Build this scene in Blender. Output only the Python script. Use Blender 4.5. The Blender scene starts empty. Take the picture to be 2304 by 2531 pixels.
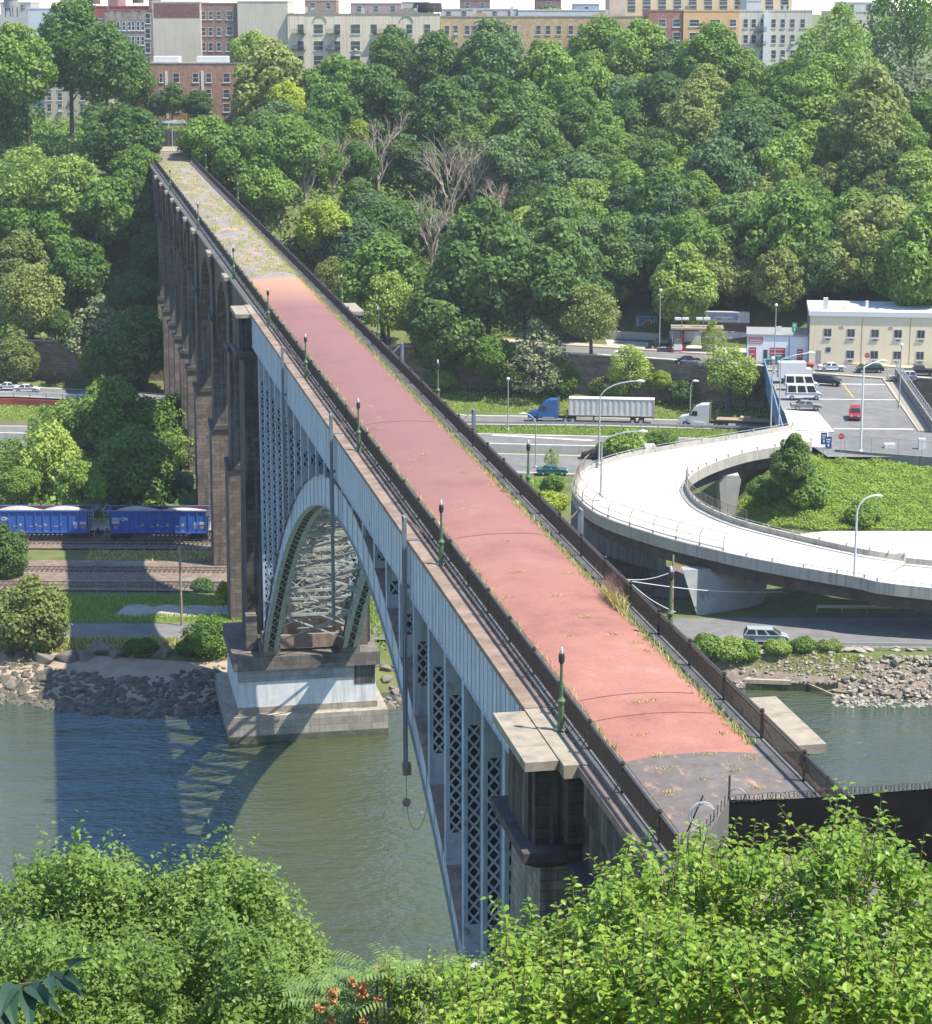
import bpy, math, random
import numpy as np
from mathutils import Vector, Matrix

SC = bpy.context.scene
COL = SC.collection
# ---------------------------------------------------------------- camera
CAM_Z = 74.0
FPX = 5480.0 / 2304 * 1835            # focal length for a picture 1835 units wide
CXP, CYP = 917.5, 1007.9
PITCH = math.atan((1265.5 - 10) / 5480.0)
cam_d = bpy.data.cameras.new('camera')
cam_d.sensor_fit = 'HORIZONTAL'
cam_d.sensor_width = 36.0
cam_d.lens = 36.0 * 5480.0 / 2304
cam_d.clip_start = 0.5
cam_d.clip_end = 20000
cam = bpy.data.objects.new('camera', cam_d)
cam.location = (0, 0, CAM_Z)
cam.rotation_euler = (math.pi / 2 - PITCH, 0, 0)
COL.objects.link(cam)
SC.camera = cam
# ---------------------------------------------------------------- light
SUN_EL = math.radians(60)
SUN_AZ = math.atan2(.925, -.38)       # clockwise from +Y
world = bpy.data.worlds.new('World')
SC.world = world
world.use_nodes = True
nt = world.node_tree
bgn = nt.nodes['Background']
sky = nt.nodes.new('ShaderNodeTexSky')
sky.sky_type = 'NISHITA'
sky.sun_disc = False
sky.sun_elevation = SUN_EL
sky.sun_rotation = SUN_AZ
sky.air_density = 1.0
sky.altitude = 800
sky.dust_density = 0.1
sky.ozone_density = 3.0
nt.links.new(sky.outputs[0], bgn.inputs[0])
bgn.inputs[1].default_value = 0.15
sun_d = bpy.data.lights.new('sun', 'SUN')
sun_d.energy = 4.4
sun_d.angle = math.radians(0.5)
sun_d.color = (1.0, 0.93, 0.80)
sun = bpy.data.objects.new('sun', sun_d)
sv = Vector((math.sin(SUN_AZ) * math.cos(SUN_EL), math.cos(SUN_AZ) * math.cos(SUN_EL), math.sin(SUN_EL)))
sun.rotation_euler = sv.to_track_quat('Z', 'Y').to_euler()
sun.location = (100, -60, 300)
COL.objects.link(sun)
SC.view_settings.view_transform = 'Standard'
SC.view_settings.look = 'None'
SC.view_settings.exposure = 1.22
SC.view_settings.gamma = 1.0
SC.cycles.max_bounces = 6
SC.cycles.diffuse_bounces = 3
SC.cycles.transparent_max_bounces = 6

# ---------------------------------------------------------------- layout helpers
_c, _s = math.cos(PITCH), math.sin(PITCH)
def _ray(px, py):
    x = (px - CXP) / FPX; y = (py - CYP) / FPX
    return x, _c - y * _s, -_s - y * _c
def G(px, py, z):                       # survey: where a sight line meets elevation z
    r = _ray(px, py); t = (z - CAM_Z) / r[2]
    return Vector((r[0] * t, r[1] * t, z))
def GY(px, py, Y):                      # survey: where a sight line meets distance Y
    r = _ray(px, py); t = Y / r[1]
    return Vector((r[0] * t, Y, CAM_Z + r[2] * t))
def proj(p):
    z = p[2] - CAM_Z; d = p[1] * _c - z * _s
    return CXP + FPX * p[0] / d, CYP + FPX * (-p[1] * _s - z * _c) / d, FPX / d
def lerp(x, pts):
    if x <= pts[0][0]: return pts[0][1]
    for (a, b), (c, d) in zip(pts, pts[1:]):
        if x <= c: return b + (d - b) * (x - a) / (c - a)
    return pts[-1][1]
def sstep(a, b, x):
    t = min(1, max(0, (x - a) / (b - a))); return t * t * (3 - 2 * t)

# ---------------------------------------------------------------- object helpers
def tag(o, label=None, cat=None, group=None, kind=None):
    if label: o['label'] = label
    if cat: o['category'] = cat
    if group: o['group'] = group
    if kind: o['kind'] = kind
    return o
def empty(name, loc=(0, 0, 0), rz=0.0, label=None, cat=None, group=None, kind=None):
    o = bpy.data.objects.new(name, None)
    o.location = loc; o.rotation_euler = (0, 0, rz); o.empty_display_size = .5
    COL.objects.link(o)
    return tag(o, label, cat, group, kind)
def link(name, me, parent=None, loc=(0, 0, 0), rz=0.0):
    o = bpy.data.objects.new(name, me)
    o.location = loc; o.rotation_euler = (0, 0, rz)
    COL.objects.link(o)
    if parent: o.parent = parent
    return o
def copy_tree(o, parent=None):
    c = o.copy(); COL.objects.link(c)
    if parent: c.parent = parent
    for ch in o.children: copy_tree(ch, c)
    return c

class MB:
    """mesh builder: collects shapes, links ONE mesh object"""
    def __init__(s): s.v = []; s.f = []; s.mi = []; s.m = 0; s.smooth = False
    def add(s, vs, fs, m=None):
        b = len(s.v); s.v += [tuple(p) for p in vs]
        s.f += [tuple(i + b for i in f) for f in fs]; s.mi += [s.m if m is None else m] * len(fs)
        return s
    def box(s, x0, x1, y0, y1, z0, z1, m=None):
        return s.add([(x0, y0, z0), (x1, y0, z0), (x1, y1, z0), (x0, y1, z0), (x0, y0, z1), (x1, y0, z1), (x1, y1, z1), (x0, y1, z1)],
                     [(0, 3, 2, 1), (4, 5, 6, 7), (0, 1, 5, 4), (1, 2, 6, 5), (2, 3, 7, 6), (3, 0, 4, 7)], m)
    def frust(s, c0, c1, m=None):       # (x0,x1,y0,y1,z) bottom, top
        a, b = c0, c1
        return s.add([(a[0], a[2], a[4]), (a[1], a[2], a[4]), (a[1], a[3], a[4]), (a[0], a[3], a[4]),
                      (b[0], b[2], b[4]), (b[1], b[2], b[4]), (b[1], b[3], b[4]), (b[0], b[3], b[4])],
                     [(0, 3, 2, 1), (4, 5, 6, 7), (0, 1, 5, 4), (1, 2, 6, 5), (2, 3, 7, 6), (3, 0, 4, 7)], m)
    def bar(s, p, q, w, h=None, up=(0, 0, 1), m=None):
        p, q = Vector(p), Vector(q); h = h or w; d = q - p
        if d.length < 1e-6: return s
        d.normalize(); u = Vector(up)
        if abs(d.dot(u)) > .98: u = Vector((0, 1, 0))
        a = d.cross(u).normalized(); b = a.cross(d)
        vs = []
        for e in (p, q):
            for i, j in ((-1, -1), (1, -1), (1, 1), (-1, 1)): vs.append(e + a * (i * w / 2) + b * (j * h / 2))
        return s.add(vs, [(0, 3, 2, 1), (4, 5, 6, 7), (0, 1, 5, 4), (1, 2, 6, 5), (2, 3, 7, 6), (3, 0, 4, 7)], m)
    def tube(s, pts, r, n=8, m=None, cap=True):
        pts = [Vector(p) for p in pts]; k = len(pts)
        rs = r if isinstance(r, (list, tuple)) else [r] * k
        vs = []; fs = []; pa = None
        for i, p in enumerate(pts):
            d = (pts[min(i + 1, k - 1)] - pts[max(i - 1, 0)]).normalized()
            if pa is None:
                u = Vector((0, 0, 1)) if abs(d.z) < .95 else Vector((1, 0, 0))
                a = d.cross(u).normalized()
            else:
                a = (pa - d * pa.dot(d)).normalized()
            pa = a; b = d.cross(a)
            for j in range(n):
                t = 2 * math.pi * j / n; vs.append(p + (a * math.cos(t) + b * math.sin(t)) * rs[i])
        for i in range(k - 1):
            for j in range(n):
                j2 = (j + 1) % n; fs.append((i * n + j, i * n + j2, (i + 1) * n + j2, (i + 1) * n + j))
        if cap: fs += [tuple(range(n - 1, -1, -1)), tuple((k - 1) * n + j for j in range(n))]
        return s.add(vs, fs, m)
    def lathe(s, prof, at=(0, 0, 0), n=12, m=None):   # prof: (r,z)
        return s.tube([(at[0], at[1], at[2] + z) for r, z in prof], [max(r, .001) for r, z in prof], n, m)
    def ball(s, c, r, n=8, m=None):
        k = max(4, n // 2); return s.tube([(c[0], c[1], c[2] - r * math.cos(math.pi * i / k)) for i in range(k + 1)], [max(.002, r * math.sin(math.pi * i / k)) for i in range(k + 1)], n, m)
    def prism(s, poly, axis, a, b, m=None):   # poly of 2D pts; axis 'x','y','z' extruded a..b
        def P(u, v, w): return {'x': (w, u, v), 'y': (u, w, v), 'z': (u, v, w)}[axis]
        n = len(poly); vs = [P(u, v, a) for u, v in poly] + [P(u, v, b) for u, v in poly]
        fs = [tuple(range(n - 1, -1, -1)), tuple(range(n, 2 * n))] + [(i, (i + 1) % n, n + (i + 1) % n, n + i) for i in range(n)]
        return s.add(vs, fs, m)
    def wheel(s, c, r, w, axis='y', n=16, m=None):
        d = {'y': (0, 1, 0), 'x': (1, 0, 0)}[axis]; c = Vector(c); d = Vector(d)
        return s.tube([c - d * w / 2, c + d * w / 2], r, n, m)
    def strip(s, A, B, m=None):
        n = len(A); return s.add(list(A) + list(B), [(i, i + 1, n + i + 1, n + i) for i in range(n - 1)], m)
    def mesh(s, name, mats, smooth=False):
        me = bpy.data.meshes.new(name); me.from_pydata(s.v, [], s.f)
        mats = mats if isinstance(mats, (list, tuple)) else [mats]
        for mm in mats: me.materials.append(mm)
        if len(mats) > 1: me.polygons.foreach_set('material_index', s.mi)
        if smooth or s.smooth: me.polygons.foreach_set('use_smooth', [True] * len(s.f))
        # consistent outward normals
        import bmesh
        bm = bmesh.new(); bm.from_mesh(me); bmesh.ops.recalc_face_normals(bm, faces=bm.faces[:]); bm.to_mesh(me); bm.free()
        me.update(); return me
    def build(s, name, mats, parent=None, loc=(0, 0, 0), rz=0.0, smooth=False):
        return link(name, s.mesh(name, mats, smooth), parent, loc, rz)
def np_mesh(name, V, F, mat, smooth=False):
    me = bpy.data.meshes.new(name)
    V = np.asarray(V, np.float32); F = np.asarray(F, np.int32); k = F.shape[1]
    me.vertices.add(len(V)); me.vertices.foreach_set('co', V.ravel())
    me.loops.add(F.size); me.loops.foreach_set('vertex_index', F.ravel())
    me.polygons.add(len(F)); me.polygons.foreach_set('loop_start', np.arange(0, F.size, k, dtype=np.int32))
    me.materials.append(mat)
    if smooth: me.polygons.foreach_set('use_smooth', np.ones(len(F), bool))
    me.update(calc_edges=True); me.validate(); return me

# ---------------------------------------------------------------- materials
def _nm(name):
    m = bpy.data.materials.new(name); m.use_nodes = True
    n = m.node_tree.nodes; b = n['Principled BSDF']; return m, m.node_tree, n, b
def _coord(t, n, how, sc=(1, 1, 1)):
    if how == 'world':
        g = n.new('ShaderNodeNewGeometry'); src = g.outputs['Position']
    else:
        g = n.new('ShaderNodeTexCoord'); src = g.outputs['Object']
    mp = n.new('ShaderNodeMapping'); mp.inputs['Scale'].default_value = sc
    t.links.new(src, mp.inputs['Vector']); return mp.outputs[0]
def _noise(t, n, vec, scale, detail=5, rough=.6):
    x = n.new('ShaderNodeTexNoise'); x.inputs['Scale'].default_value = scale; x.inputs['Detail'].default_value = detail; x.inputs['Roughness'].default_value = rough
    t.links.new(vec, x.inputs['Vector']); return x.outputs['Fac']
def _ramp(t, n, fac, stops):
    r = n.new('ShaderNodeValToRGB'); e = r.color_ramp.elements
    while len(e) < len(stops): e.new(.5)
    for i, (p, c) in enumerate(stops):
        e[i].position = p; e[i].color = (*c, 1) if len(c) == 3 else c
    t.links.new(fac, r.inputs['Fac']); return r.outputs['Color']
def _mix(t, n, fac, a, b, mode='MIX'):
    x = n.new('ShaderNodeMix'); x.data_type = 'RGBA'; x.blend_type = mode
    for sock, v in ((0, fac), (6, a), (7, b)):
        if isinstance(v, (int, float)): x.inputs[sock].default_value = v
        elif isinstance(v, (tuple, list)): x.inputs[sock].default_value = (*v, 1) if len(v) == 3 else v
        else: t.links.new(v, x.inputs[sock])
    return x.outputs[2]
def _bump(t, n, b, h, strength, dist=.05):
    x = n.new('ShaderNodeBump'); x.inputs['Strength'].default_value = strength; x.inputs['Distance'].default_value = dist
    t.links.new(h, x.inputs['Height']); t.links.new(x.outputs[0], b.inputs['Normal'])
ALB = .73
def M(name, c1, c2=None, scale=1.0, rough=.75, detail=6, bump=0, how='obj', sc=(1, 1, 1), metal=0, spec=.35, stain=None, sscale=.3, sth=(.55, .7), streak=None, lo=.3, hi=.7):
    m, t, n, b = _nm(name); b.inputs['Roughness'].default_value = rough; b.inputs['Metallic'].default_value = metal
    b.inputs['Specular IOR Level'].default_value = spec
    if c2 is None: c2 = tuple(min(1, x * 1.25 + .004) for x in c1); c1 = tuple(x * .8 for x in c1)
    c1, c2, stain, streak = (tuple(x * ALB for x in q) if q else q for q in (c1, c2, stain, streak))
    vec = _coord(t, n, how, sc); f = _noise(t, n, vec, scale, detail)
    c = _ramp(t, n, f, [(lo, c1), (hi, c2)])
    if stain:
        f2 = _noise(t, n, vec, sscale, 7, .7)
        k = _ramp(t, n, f2, [(sth[0], (0, 0, 0)), (sth[1], (1, 1, 1))]); c = _mix(t, n, k, c, stain)
    if streak:                         # vertical run marks
        v2 = _coord(t, n, how, (1.6, 1.6, .07)); f3 = _noise(t, n, v2, 1.3, 5, .7)
        k = _ramp(t, n, f3, [(.5, (0, 0, 0)), (.68, (1, 1, 1))]); c = _mix(t, n, k, c, streak)
    t.links.new(c, b.inputs['Base Color'])
    if bump: _bump(t, n, b, f, bump)
    return m
def plain(name, c, rough=.5, metal=0, spec=.4, var=.12):
    return M(name, tuple(x * (1 - var) for x in c), tuple(x * (1 + var) for x in c), 1.7, rough, 3, 0, 'obj', (1, 1, 1), metal, spec)
def courses(name, c1, c2, mortar, w=.9, h=.42, rough=.85, stain=None, sth=(.5, .72), sscale=.22, streak=None, bump=.5, how='obj', msize=.018):
    """squared masonry or brick in level courses, on walls facing any way"""
    m, t, n, b = _nm(name); b.inputs['Roughness'].default_value = rough; b.inputs['Specular IOR Level'].default_value = .25
    c1, c2, mortar, stain, streak = (tuple(x * ALB for x in q) if q else q for q in (c1, c2, mortar, stain, streak))
    vec = _coord(t, n, how); sp = n.new('ShaderNodeSeparateXYZ'); t.links.new(vec, sp.inputs[0])
    ad = n.new('ShaderNodeMath'); t.links.new(sp.outputs[0], ad.inputs[0]); t.links.new(sp.outputs[1], ad.inputs[1])
    cb = n.new('ShaderNodeCombineXYZ'); t.links.new(ad.outputs[0], cb.inputs[0]); t.links.new(sp.outputs[2], cb.inputs[1])
    br = n.new('ShaderNodeTexBrick'); t.links.new(cb.outputs[0], br.inputs['Vector'])
    br.inputs['Scale'].default_value = 1; br.inputs['Brick Width'].default_value = w; br.inputs['Row Height'].default_value = h
    br.inputs['Mortar Size'].default_value = msize; br.inputs['Mortar Smooth'].default_value = .3; br.inputs['Bias'].default_value = 0
    for k, c in (('Color1', c1), ('Color2', c2), ('Mortar', mortar)): br.inputs[k].default_value = (*c, 1)
    f = _noise(t, n, vec, .9, 7, .7)
    c = _mix(t, n, .8, br.outputs[0], _ramp(t, n, f, [(.25, (.5, .5, .5)), (.75, (1.25, 1.22, 1.18))]), 'MULTIPLY')
    if stain:
        f2 = _noise(t, n, vec, sscale, 7, .72); k = _ramp(t, n, f2, [(sth[0], (0, 0, 0)), (sth[1], (1, 1, 1))]); c = _mix(t, n, k, c, stain)
    if streak:
        v2 = _coord(t, n, how, (1.2, 1.2, .06)); f3 = _noise(t, n, v2, 1.3, 5, .7)
        k = _ramp(t, n, f3, [(.5, (0, 0, 0)), (.66, (1, 1, 1))]); c = _mix(t, n, k, c, streak)
    t.links.new(c, b.inputs['Base Color'])
    if bump: _bump(t, n, b, br.outputs['Fac'], -bump, .06)
    return m
def leafmat(name, c1, c2, trans=.3, rough=.55, objvar=.25, spec=.25):
    m, t, n, b = _nm(name)
    g = n.new('ShaderNodeNewGeometry'); oi = n.new('ShaderNodeObjectInfo')
    c = _ramp(t, n, g.outputs['Random Per Island'], [(0, c1), (1, c2)])
    hs = n.new('ShaderNodeHueSaturation')
    mr = n.new('ShaderNodeMapRange'); t.links.new(oi.outputs['Random'], mr.inputs['Value']); mr.inputs['To Min'].default_value = 1 - objvar; mr.inputs['To Max'].default_value = 1 + objvar
    mr2 = n.new('ShaderNodeMapRange'); t.links.new(oi.outputs['Random'], mr2.inputs['Value']); mr2.inputs['To Min'].default_value = .5 + .014 * objvar / .25; mr2.inputs['To Max'].default_value = .5 - .010 * objvar / .25
    t.links.new(mr.outputs[0], hs.inputs['Value']); t.links.new(mr2.outputs[0], hs.inputs['Hue']); t.links.new(c, hs.inputs['Color'])
    t.links.new(hs.outputs[0], b.inputs['Base Color']); b.inputs['Roughness'].default_value = rough; b.inputs['Specular IOR Level'].default_value = spec
    tr = n.new('ShaderNodeBsdfTranslucent'); t.links.new(hs.outputs[0], tr.inputs[0])
    ms = n.new('ShaderNodeMixShader'); ms.inputs[0].default_value = trans
    t.links.new(b.outputs[0], ms.inputs[1]); t.links.new(tr.outputs[0], ms.inputs[2]); t.links.new(ms.outputs[0], n['Material Output'].inputs['Surface'])
    return m
MT = {}
MT['steel'] = M('blue_grey_steel', (.49, .565, .655), (.64, .71, .785), .8, .5, 6, 0, stain=(.26, .20, .16), sscale=1.1, sth=(.59, .75), streak=(.35, .39, .44))
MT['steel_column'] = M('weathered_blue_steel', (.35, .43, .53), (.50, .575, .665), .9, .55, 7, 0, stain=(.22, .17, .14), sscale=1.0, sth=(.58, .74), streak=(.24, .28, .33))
MT['column_shade'] = M('shaded_column_inside', (.045, .048, .055), (.10, .105, .115), 1.5, .85, 6, 0)  # near-black colour standing in for the shade inside the columns
MT['hanger'] = M('dull_dark_blue_steel', (.15, .18, .21), (.24, .28, .32), 1.2, .55, 6, 0, stain=(.2, .12, .08), sscale=1.5, sth=(.6, .75))
MT['steel_pale'] = M('pale_bracing_steel', (.24, .25, .225), (.50, .50, .46), 1.2, .6, 5, 0, stain=(.2, .15, .11), sscale=1.2, sth=(.6, .75))
MT['rust'] = M('rusty_flange', (.19, .135, .11), (.38, .29, .24), 1.6, .85, 8, .2, stain=(.34, .36, .38), sscale=.7, sth=(.6, .75))
MT['coping'] = M('brown_weathered_coping', (.19, .13, .10), (.36, .27, .21), .9, .85, 8, .15, stain=(.09, .07, .06), sscale=.5, sth=(.58, .75))
MT['cap'] = M('pale_cap_stone', (.30, .255, .19), (.42, .365, .285), 1.1, .85, 8, .15, stain=(.19, .17, .14), sscale=.8, sth=(.5, .72))
MT['stone'] = courses('sooty_ashlar', (.17, .15, .135), (.26, .23, .20), (.06, .055, .05), 1.1, .5, stain=(.06, .055, .05), sth=(.52, .72), streak=(.12, .105, .09))
MT['stone_grey'] = courses('grey_rusticated_ashlar', (.24, .225, .20), (.36, .34, .30), (.07, .065, .06), .95, .45, stain=(.06, .055, .05), sth=(.5, .72), streak=(.13, .12, .11), bump=.8)
MT['stone_black'] = courses('black_stained_ashlar', (.065, .058, .053), (.115, .102, .09), (.03, .028, .025), 1.1, .5, stain=(.024, .022, .02), sth=(.45, .65), streak=(.17, .16, .145))
MT['stone_pier'] = courses('brown_ashlar', (.17, .135, .11), (.27, .22, .18), (.06, .052, .046), 1.15, .48, stain=(.045, .04, .036), sth=(.5, .72), streak=(.085, .072, .062))
MT['stone_dark'] = courses('soot_and_shade_ashlar', (.085, .07, .06), (.15, .122, .10), (.035, .03, .028), 1.15, .48, stain=(.03, .027, .025), sth=(.5, .7), streak=(.19, .165, .14))  # soot tone, darkened further to carry the shade on upper shafts and spandrels
MT['dark_trim'] = M('black_stained_stone', (.05, .047, .043), (.12, .11, .10), 1.2, .9, 7, .2, stain=(.24, .22, .2), sscale=.8, sth=(.68, .8))
MT['plinth'] = courses('tan_plinth_stone', (.36, .31, .25), (.47, .42, .35), (.15, .13, .11), 2.4, .75, stain=(.42, .28, .16), sth=(.6, .8), streak=(.27, .24, .19))
MT['white_paint'] = M('white_painted_stone', (.62, .63, .62), (.76, .76, .75), .8, .8, 6, .1, streak=(.50, .49, .46))
MT['concrete'] = M('concrete', (.36, .35, .32), (.48, .465, .43), .5, .85, 7, .1, streak=(.30, .285, .26))
MT['concrete_pale'] = M('pale_concrete', (.55, .53, .49), (.68, .66, .61), .4, .85, 7, .05, streak=(.48, .45, .40))
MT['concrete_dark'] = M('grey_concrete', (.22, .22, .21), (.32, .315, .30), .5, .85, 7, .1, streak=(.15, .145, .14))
MT['iron'] = M('black_brown_iron', (.028, .024, .022), (.065, .052, .045), 3, .55, 5)
MT['green_paint'] = M('green_lamp_paint', (.08, .145, .07), (.125, .195, .105), 4, .5, 5, stain=(.05, .06, .045), sscale=3, sth=(.62, .75))
MT['lampdark'] = plain('dark_lamp_iron', (.045, .04, .042), .5)
MT['lampglass'] = plain('lamp_glass', (.75, .75, .78), .2)
MT['white'] = plain('white_paint', (.78, .78, .76), .5, 0, .4, .05)
MT['galv'] = M('galvanised_steel', (.42, .43, .43), (.55, .56, .55), 3, .45, 4, 0, metal=.3)
MT['bright_white'] = plain('bright_white_render', (1.0, 1.0, .97), .6, 0, .3, .03)
MT['black'] = plain('black_rubber', (.02, .02, .02), .7)
MT['glass'] = plain('dark_glass', (.025, .03, .035), .08, 0, .6)
MT['chrome'] = plain('bright_metal', (.6, .6, .6), .25, .9)
MT['red'] = plain('red_paint', (.55, .03, .035), .4)
MT['asphalt'] = M('asphalt', (.15, .148, .145), (.22, .217, .21), .6, .9, 8, .05, how='world', stain=(.27, .26, .25), sscale=.08, sth=(.5, .75))
MT['asphalt_dark'] = M('dark_asphalt', (.085, .083, .082), (.13, .127, .125), .6, .9, 8, .05, how='world', stain=(.16, .155, .15), sscale=.1, sth=(.5, .75))
MT['road_pale'] = M('bleached_concrete_road', (.62, .585, .52), (.75, .715, .65), .25, .9, 8, .03, how='world', stain=(.56, .52, .46), sscale=.12, sth=(.52, .75))
MT['paint_line'] = plain('road_paint', (.75, .74, .70), .7)
MT['sidewalk'] = M('tan_sidewalk', (.42, .36, .28), (.55, .48, .38), .7, .9, 7, .1, how='world')
MT['bark'] = M('bark', (.07, .055, .042), (.15, .12, .095), 2.5, .9, 6, .4, sc=(1, 1, .25))
MT['deadwood'] = M('bare_grey_wood', (.34, .265, .205), (.52, .42, .335), 2, .9, 6, .2)
MT['wood'] = M('weathered_timber', (.26, .2, .14), (.45, .37, .27), 2, .85, 6, .2, sc=(.3, 2, 2))
L = {}
L['dark'] = leafmat('dark_green_leaves', (.078, .146, .032), (.138, .226, .054), .42, objvar=.28)
L['mid'] = leafmat('mid_green_leaves', (.108, .198, .030), (.195, .305, .056), .42, objvar=.3)
L['light'] = leafmat('light_green_leaves', (.19, .285, .052), (.31, .41, .095), .42)
L['yellow'] = leafmat('yellow_green_leaves', (.23, .32, .032), (.37, .44, .062), .42)
L['grey'] = leafmat('grey_green_leaves', (.18, .23, .11), (.29, .33, .17), .38)
L['olive'] = leafmat('olive_leaves', (.17, .22, .052), (.27, .32, .088), .4, objvar=.2)
L['blue'] = leafmat('blue_green_leaves', (.082, .150, .050), (.142, .230, .080), .4, objvar=.28)
L['grass'] = leafmat('grass_blades', (.19, .31, .038), (.34, .45, .08), .38, .6, .1)
L['dry'] = leafmat('dry_grass', (.36, .32, .10), (.56, .49, .19), .2, .7, .1)
L['near'] = leafmat('near_shrub_leaves', (.13, .245, .020), (.29, .405, .052), .45, .4, .1, .35)
L['near2'] = leafmat('near_tree_leaves', (.110, .190, .032), (.22, .31, .062), .42, .45, .12, .3)
L['sumac'] = leafmat('sumac_leaflets', (.12, .19, .05), (.21, .29, .10), .34, .5, .1)
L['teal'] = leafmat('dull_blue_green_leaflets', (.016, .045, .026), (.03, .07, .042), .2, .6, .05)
L['orange'] = leafmat('orange_seed_clusters', (.40, .20, .08), (.55, .30, .13), .2, .6, .05)
# ================================================================ TERRAIN
YW = [(-4000, 412), (-130, 408), (-60, 403), (-10, 397), (7.5, 393), (25, 386), (42, 378.5), (52, 374), (80, 360), (130, 342), (300, 310), (4000, 310)]
SH = [(-4000, 232), (-70, 233), (-48, 232), (-30, 228), (-15, 231), (0, 236), (30, 237), (48, 231), (80, 230), (4000, 235)]
def Yw(X): return lerp(X, YW)
def shore(X): return lerp(X, SH)
HILL_R = [(0, 13), (26, 13), (36, 18), (60, 27), (90, 37), (120, 45), (160, 50), (400, 54), (3000, 46), (9000, 40)]
HILL_L = [(0, 13), (12, 14), (24, 24), (38, 38), (56, 43.5), (75, 44.5), (110, 47), (160, 50), (400, 54), (3000, 46), (9000, 40)]
def H(X, Y):
    if Y < 150:
        return max(-3, 66 - .5 * max(Y, -8)) if Y > -30 else 70
    d = Y - shore(X)
    if d < -2: return -3
    t = Y - Yw(X); d *= lerp(X, [(8, 1), (20, 2.7)])
    if t < -.15:
        z = lerp(d, [(-2, -2.5), (0, -.25), (3, .7), (7, 1.6), (11, 2.6), (14, 3)])
        if Y > 298: z = max(z, lerp(Y, [(298, 3), (318, 5)]))
        if X > 30 and 256 < Y < 327:
            m = lerp(Y, [(256, 3), (262, 6.2), (282, 7.0), (291, 9.8), (300, 12.2), (326, 12.5), (327, 5)])
            z += max(0, m - z) * sstep(33, 46, X)
        if t > -9: z = max(z, lerp(t, [(-9, 5), (-.2, 6.6)]))
        return z
    f = sstep(-40, -5, X)
    return lerp(t, HILL_L) * (1 - f) + lerp(t, HILL_R) * f
MT['ground'] = M('grass_and_soil', (.085, .115, .03), (.17, .195, .06), .35, .95, 9, .3, how='world', stain=(.17, .14, .09), sscale=.09, sth=(.55, .72))
def build_ground():
    xs = [-4000, -2000, -1000, -500, -300, -200] + [-150 + 4 * i for i in range(76)] + [200, 300, 500, 1000, 2000, 4000]
    rows = [('a', y) for y in (-400, -60, -31, -29, -8, 0, 20, 40, 60, 80, 100, 120, 140, 149, 151, 200, 215, 222)]
    rows += [('s', d) for d in (-2.1, -1.9, 0, 1.5, 3, 5, 7, 9, 11, 14)]
    rows += [('a', y) for y in (253, 256, 259, 262, 267, 272, 277, 282, 287, 291, 295.5, 300, 306, 312, 318, 324, 326, 327)]
    rows += [('f', k / 5) for k in range(1, 5)]
    rows += [('t', t) for t in (-9.5, -6, -3, -.3, -.1, 4, 10, 14, 19, 24, 27, 31, 36, 40, 46, 52, 60, 70, 80, 90, 100, 110, 125, 145, 170, 220, 300, 450, 800, 1500, 3000, 7000)]
    vs = []; fs = []; n = len(xs); rng = random.Random(4)
    for k, v in rows:
        for x in xs:
            if k == 'a': y = v
            elif k == 's': y = shore(x) + v
            elif k == 't': y = Yw(x) + v
            else: y = 327 + (Yw(x) - 9.5 - 327) * v if Yw(x) - 9.5 > 327 else 327 + (Yw(x) - 9.5 - 327) * v
            z = H(x, y)
            vs.append((x, y, z))
    for j in range(len(rows) - 1):
        for i in range(n - 1): fs.append((j * n + i, j * n + i + 1, (j + 1) * n + i + 1, (j + 1) * n + i))
    me = bpy.data.meshes.new('ground'); me.from_pydata(vs, [], fs); me.materials.append(MT['ground']); me.update()
    return tag(link('ground', me), kind='structure')
build_ground()
# ---- water
def water_mat():
    m, t, n, b = _nm('river_water')
    vec = _coord(t, n, 'world', (.55, 1, 1)); f = _noise(t, n, vec, .035, 5)
    c = _ramp(t, n, f, [(.3, (.048, .058, .018)), (.7, (.064, .072, .025))])
    t.links.new(c, b.inputs['Base Color']); b.inputs['Roughness'].default_value = .06; b.inputs['Specular IOR Level'].default_value = .5; b.inputs['IOR'].default_value = 2.5; b.inputs['Specular Tint'].default_value = (.35, .68, 1, 1)
    a = _noise(t, n, _coord(t, n, 'world', (.5, 1, 1)), 1.5, 4, .6); a2 = _noise(t, n, _coord(t, n, 'world', (.35, 1, 1)), .25, 3, .5)
    ad = n.new('ShaderNodeMath'); ad.operation = 'MULTIPLY_ADD'; t.links.new(a2, ad.inputs[0]); ad.inputs[1].default_value = 2.2; t.links.new(a, ad.inputs[2])
    _bump(t, n, b, ad.outputs[0], .8, .5); return m
MB().add([(-2500, 100, 0), (2500, 100, 0), (2500, 243, 0), (-2500, 243, 0)], [(0, 1, 2, 3)]).build('river', water_mat())
tag(bpy.data.objects['river'], kind='structure')
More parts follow.
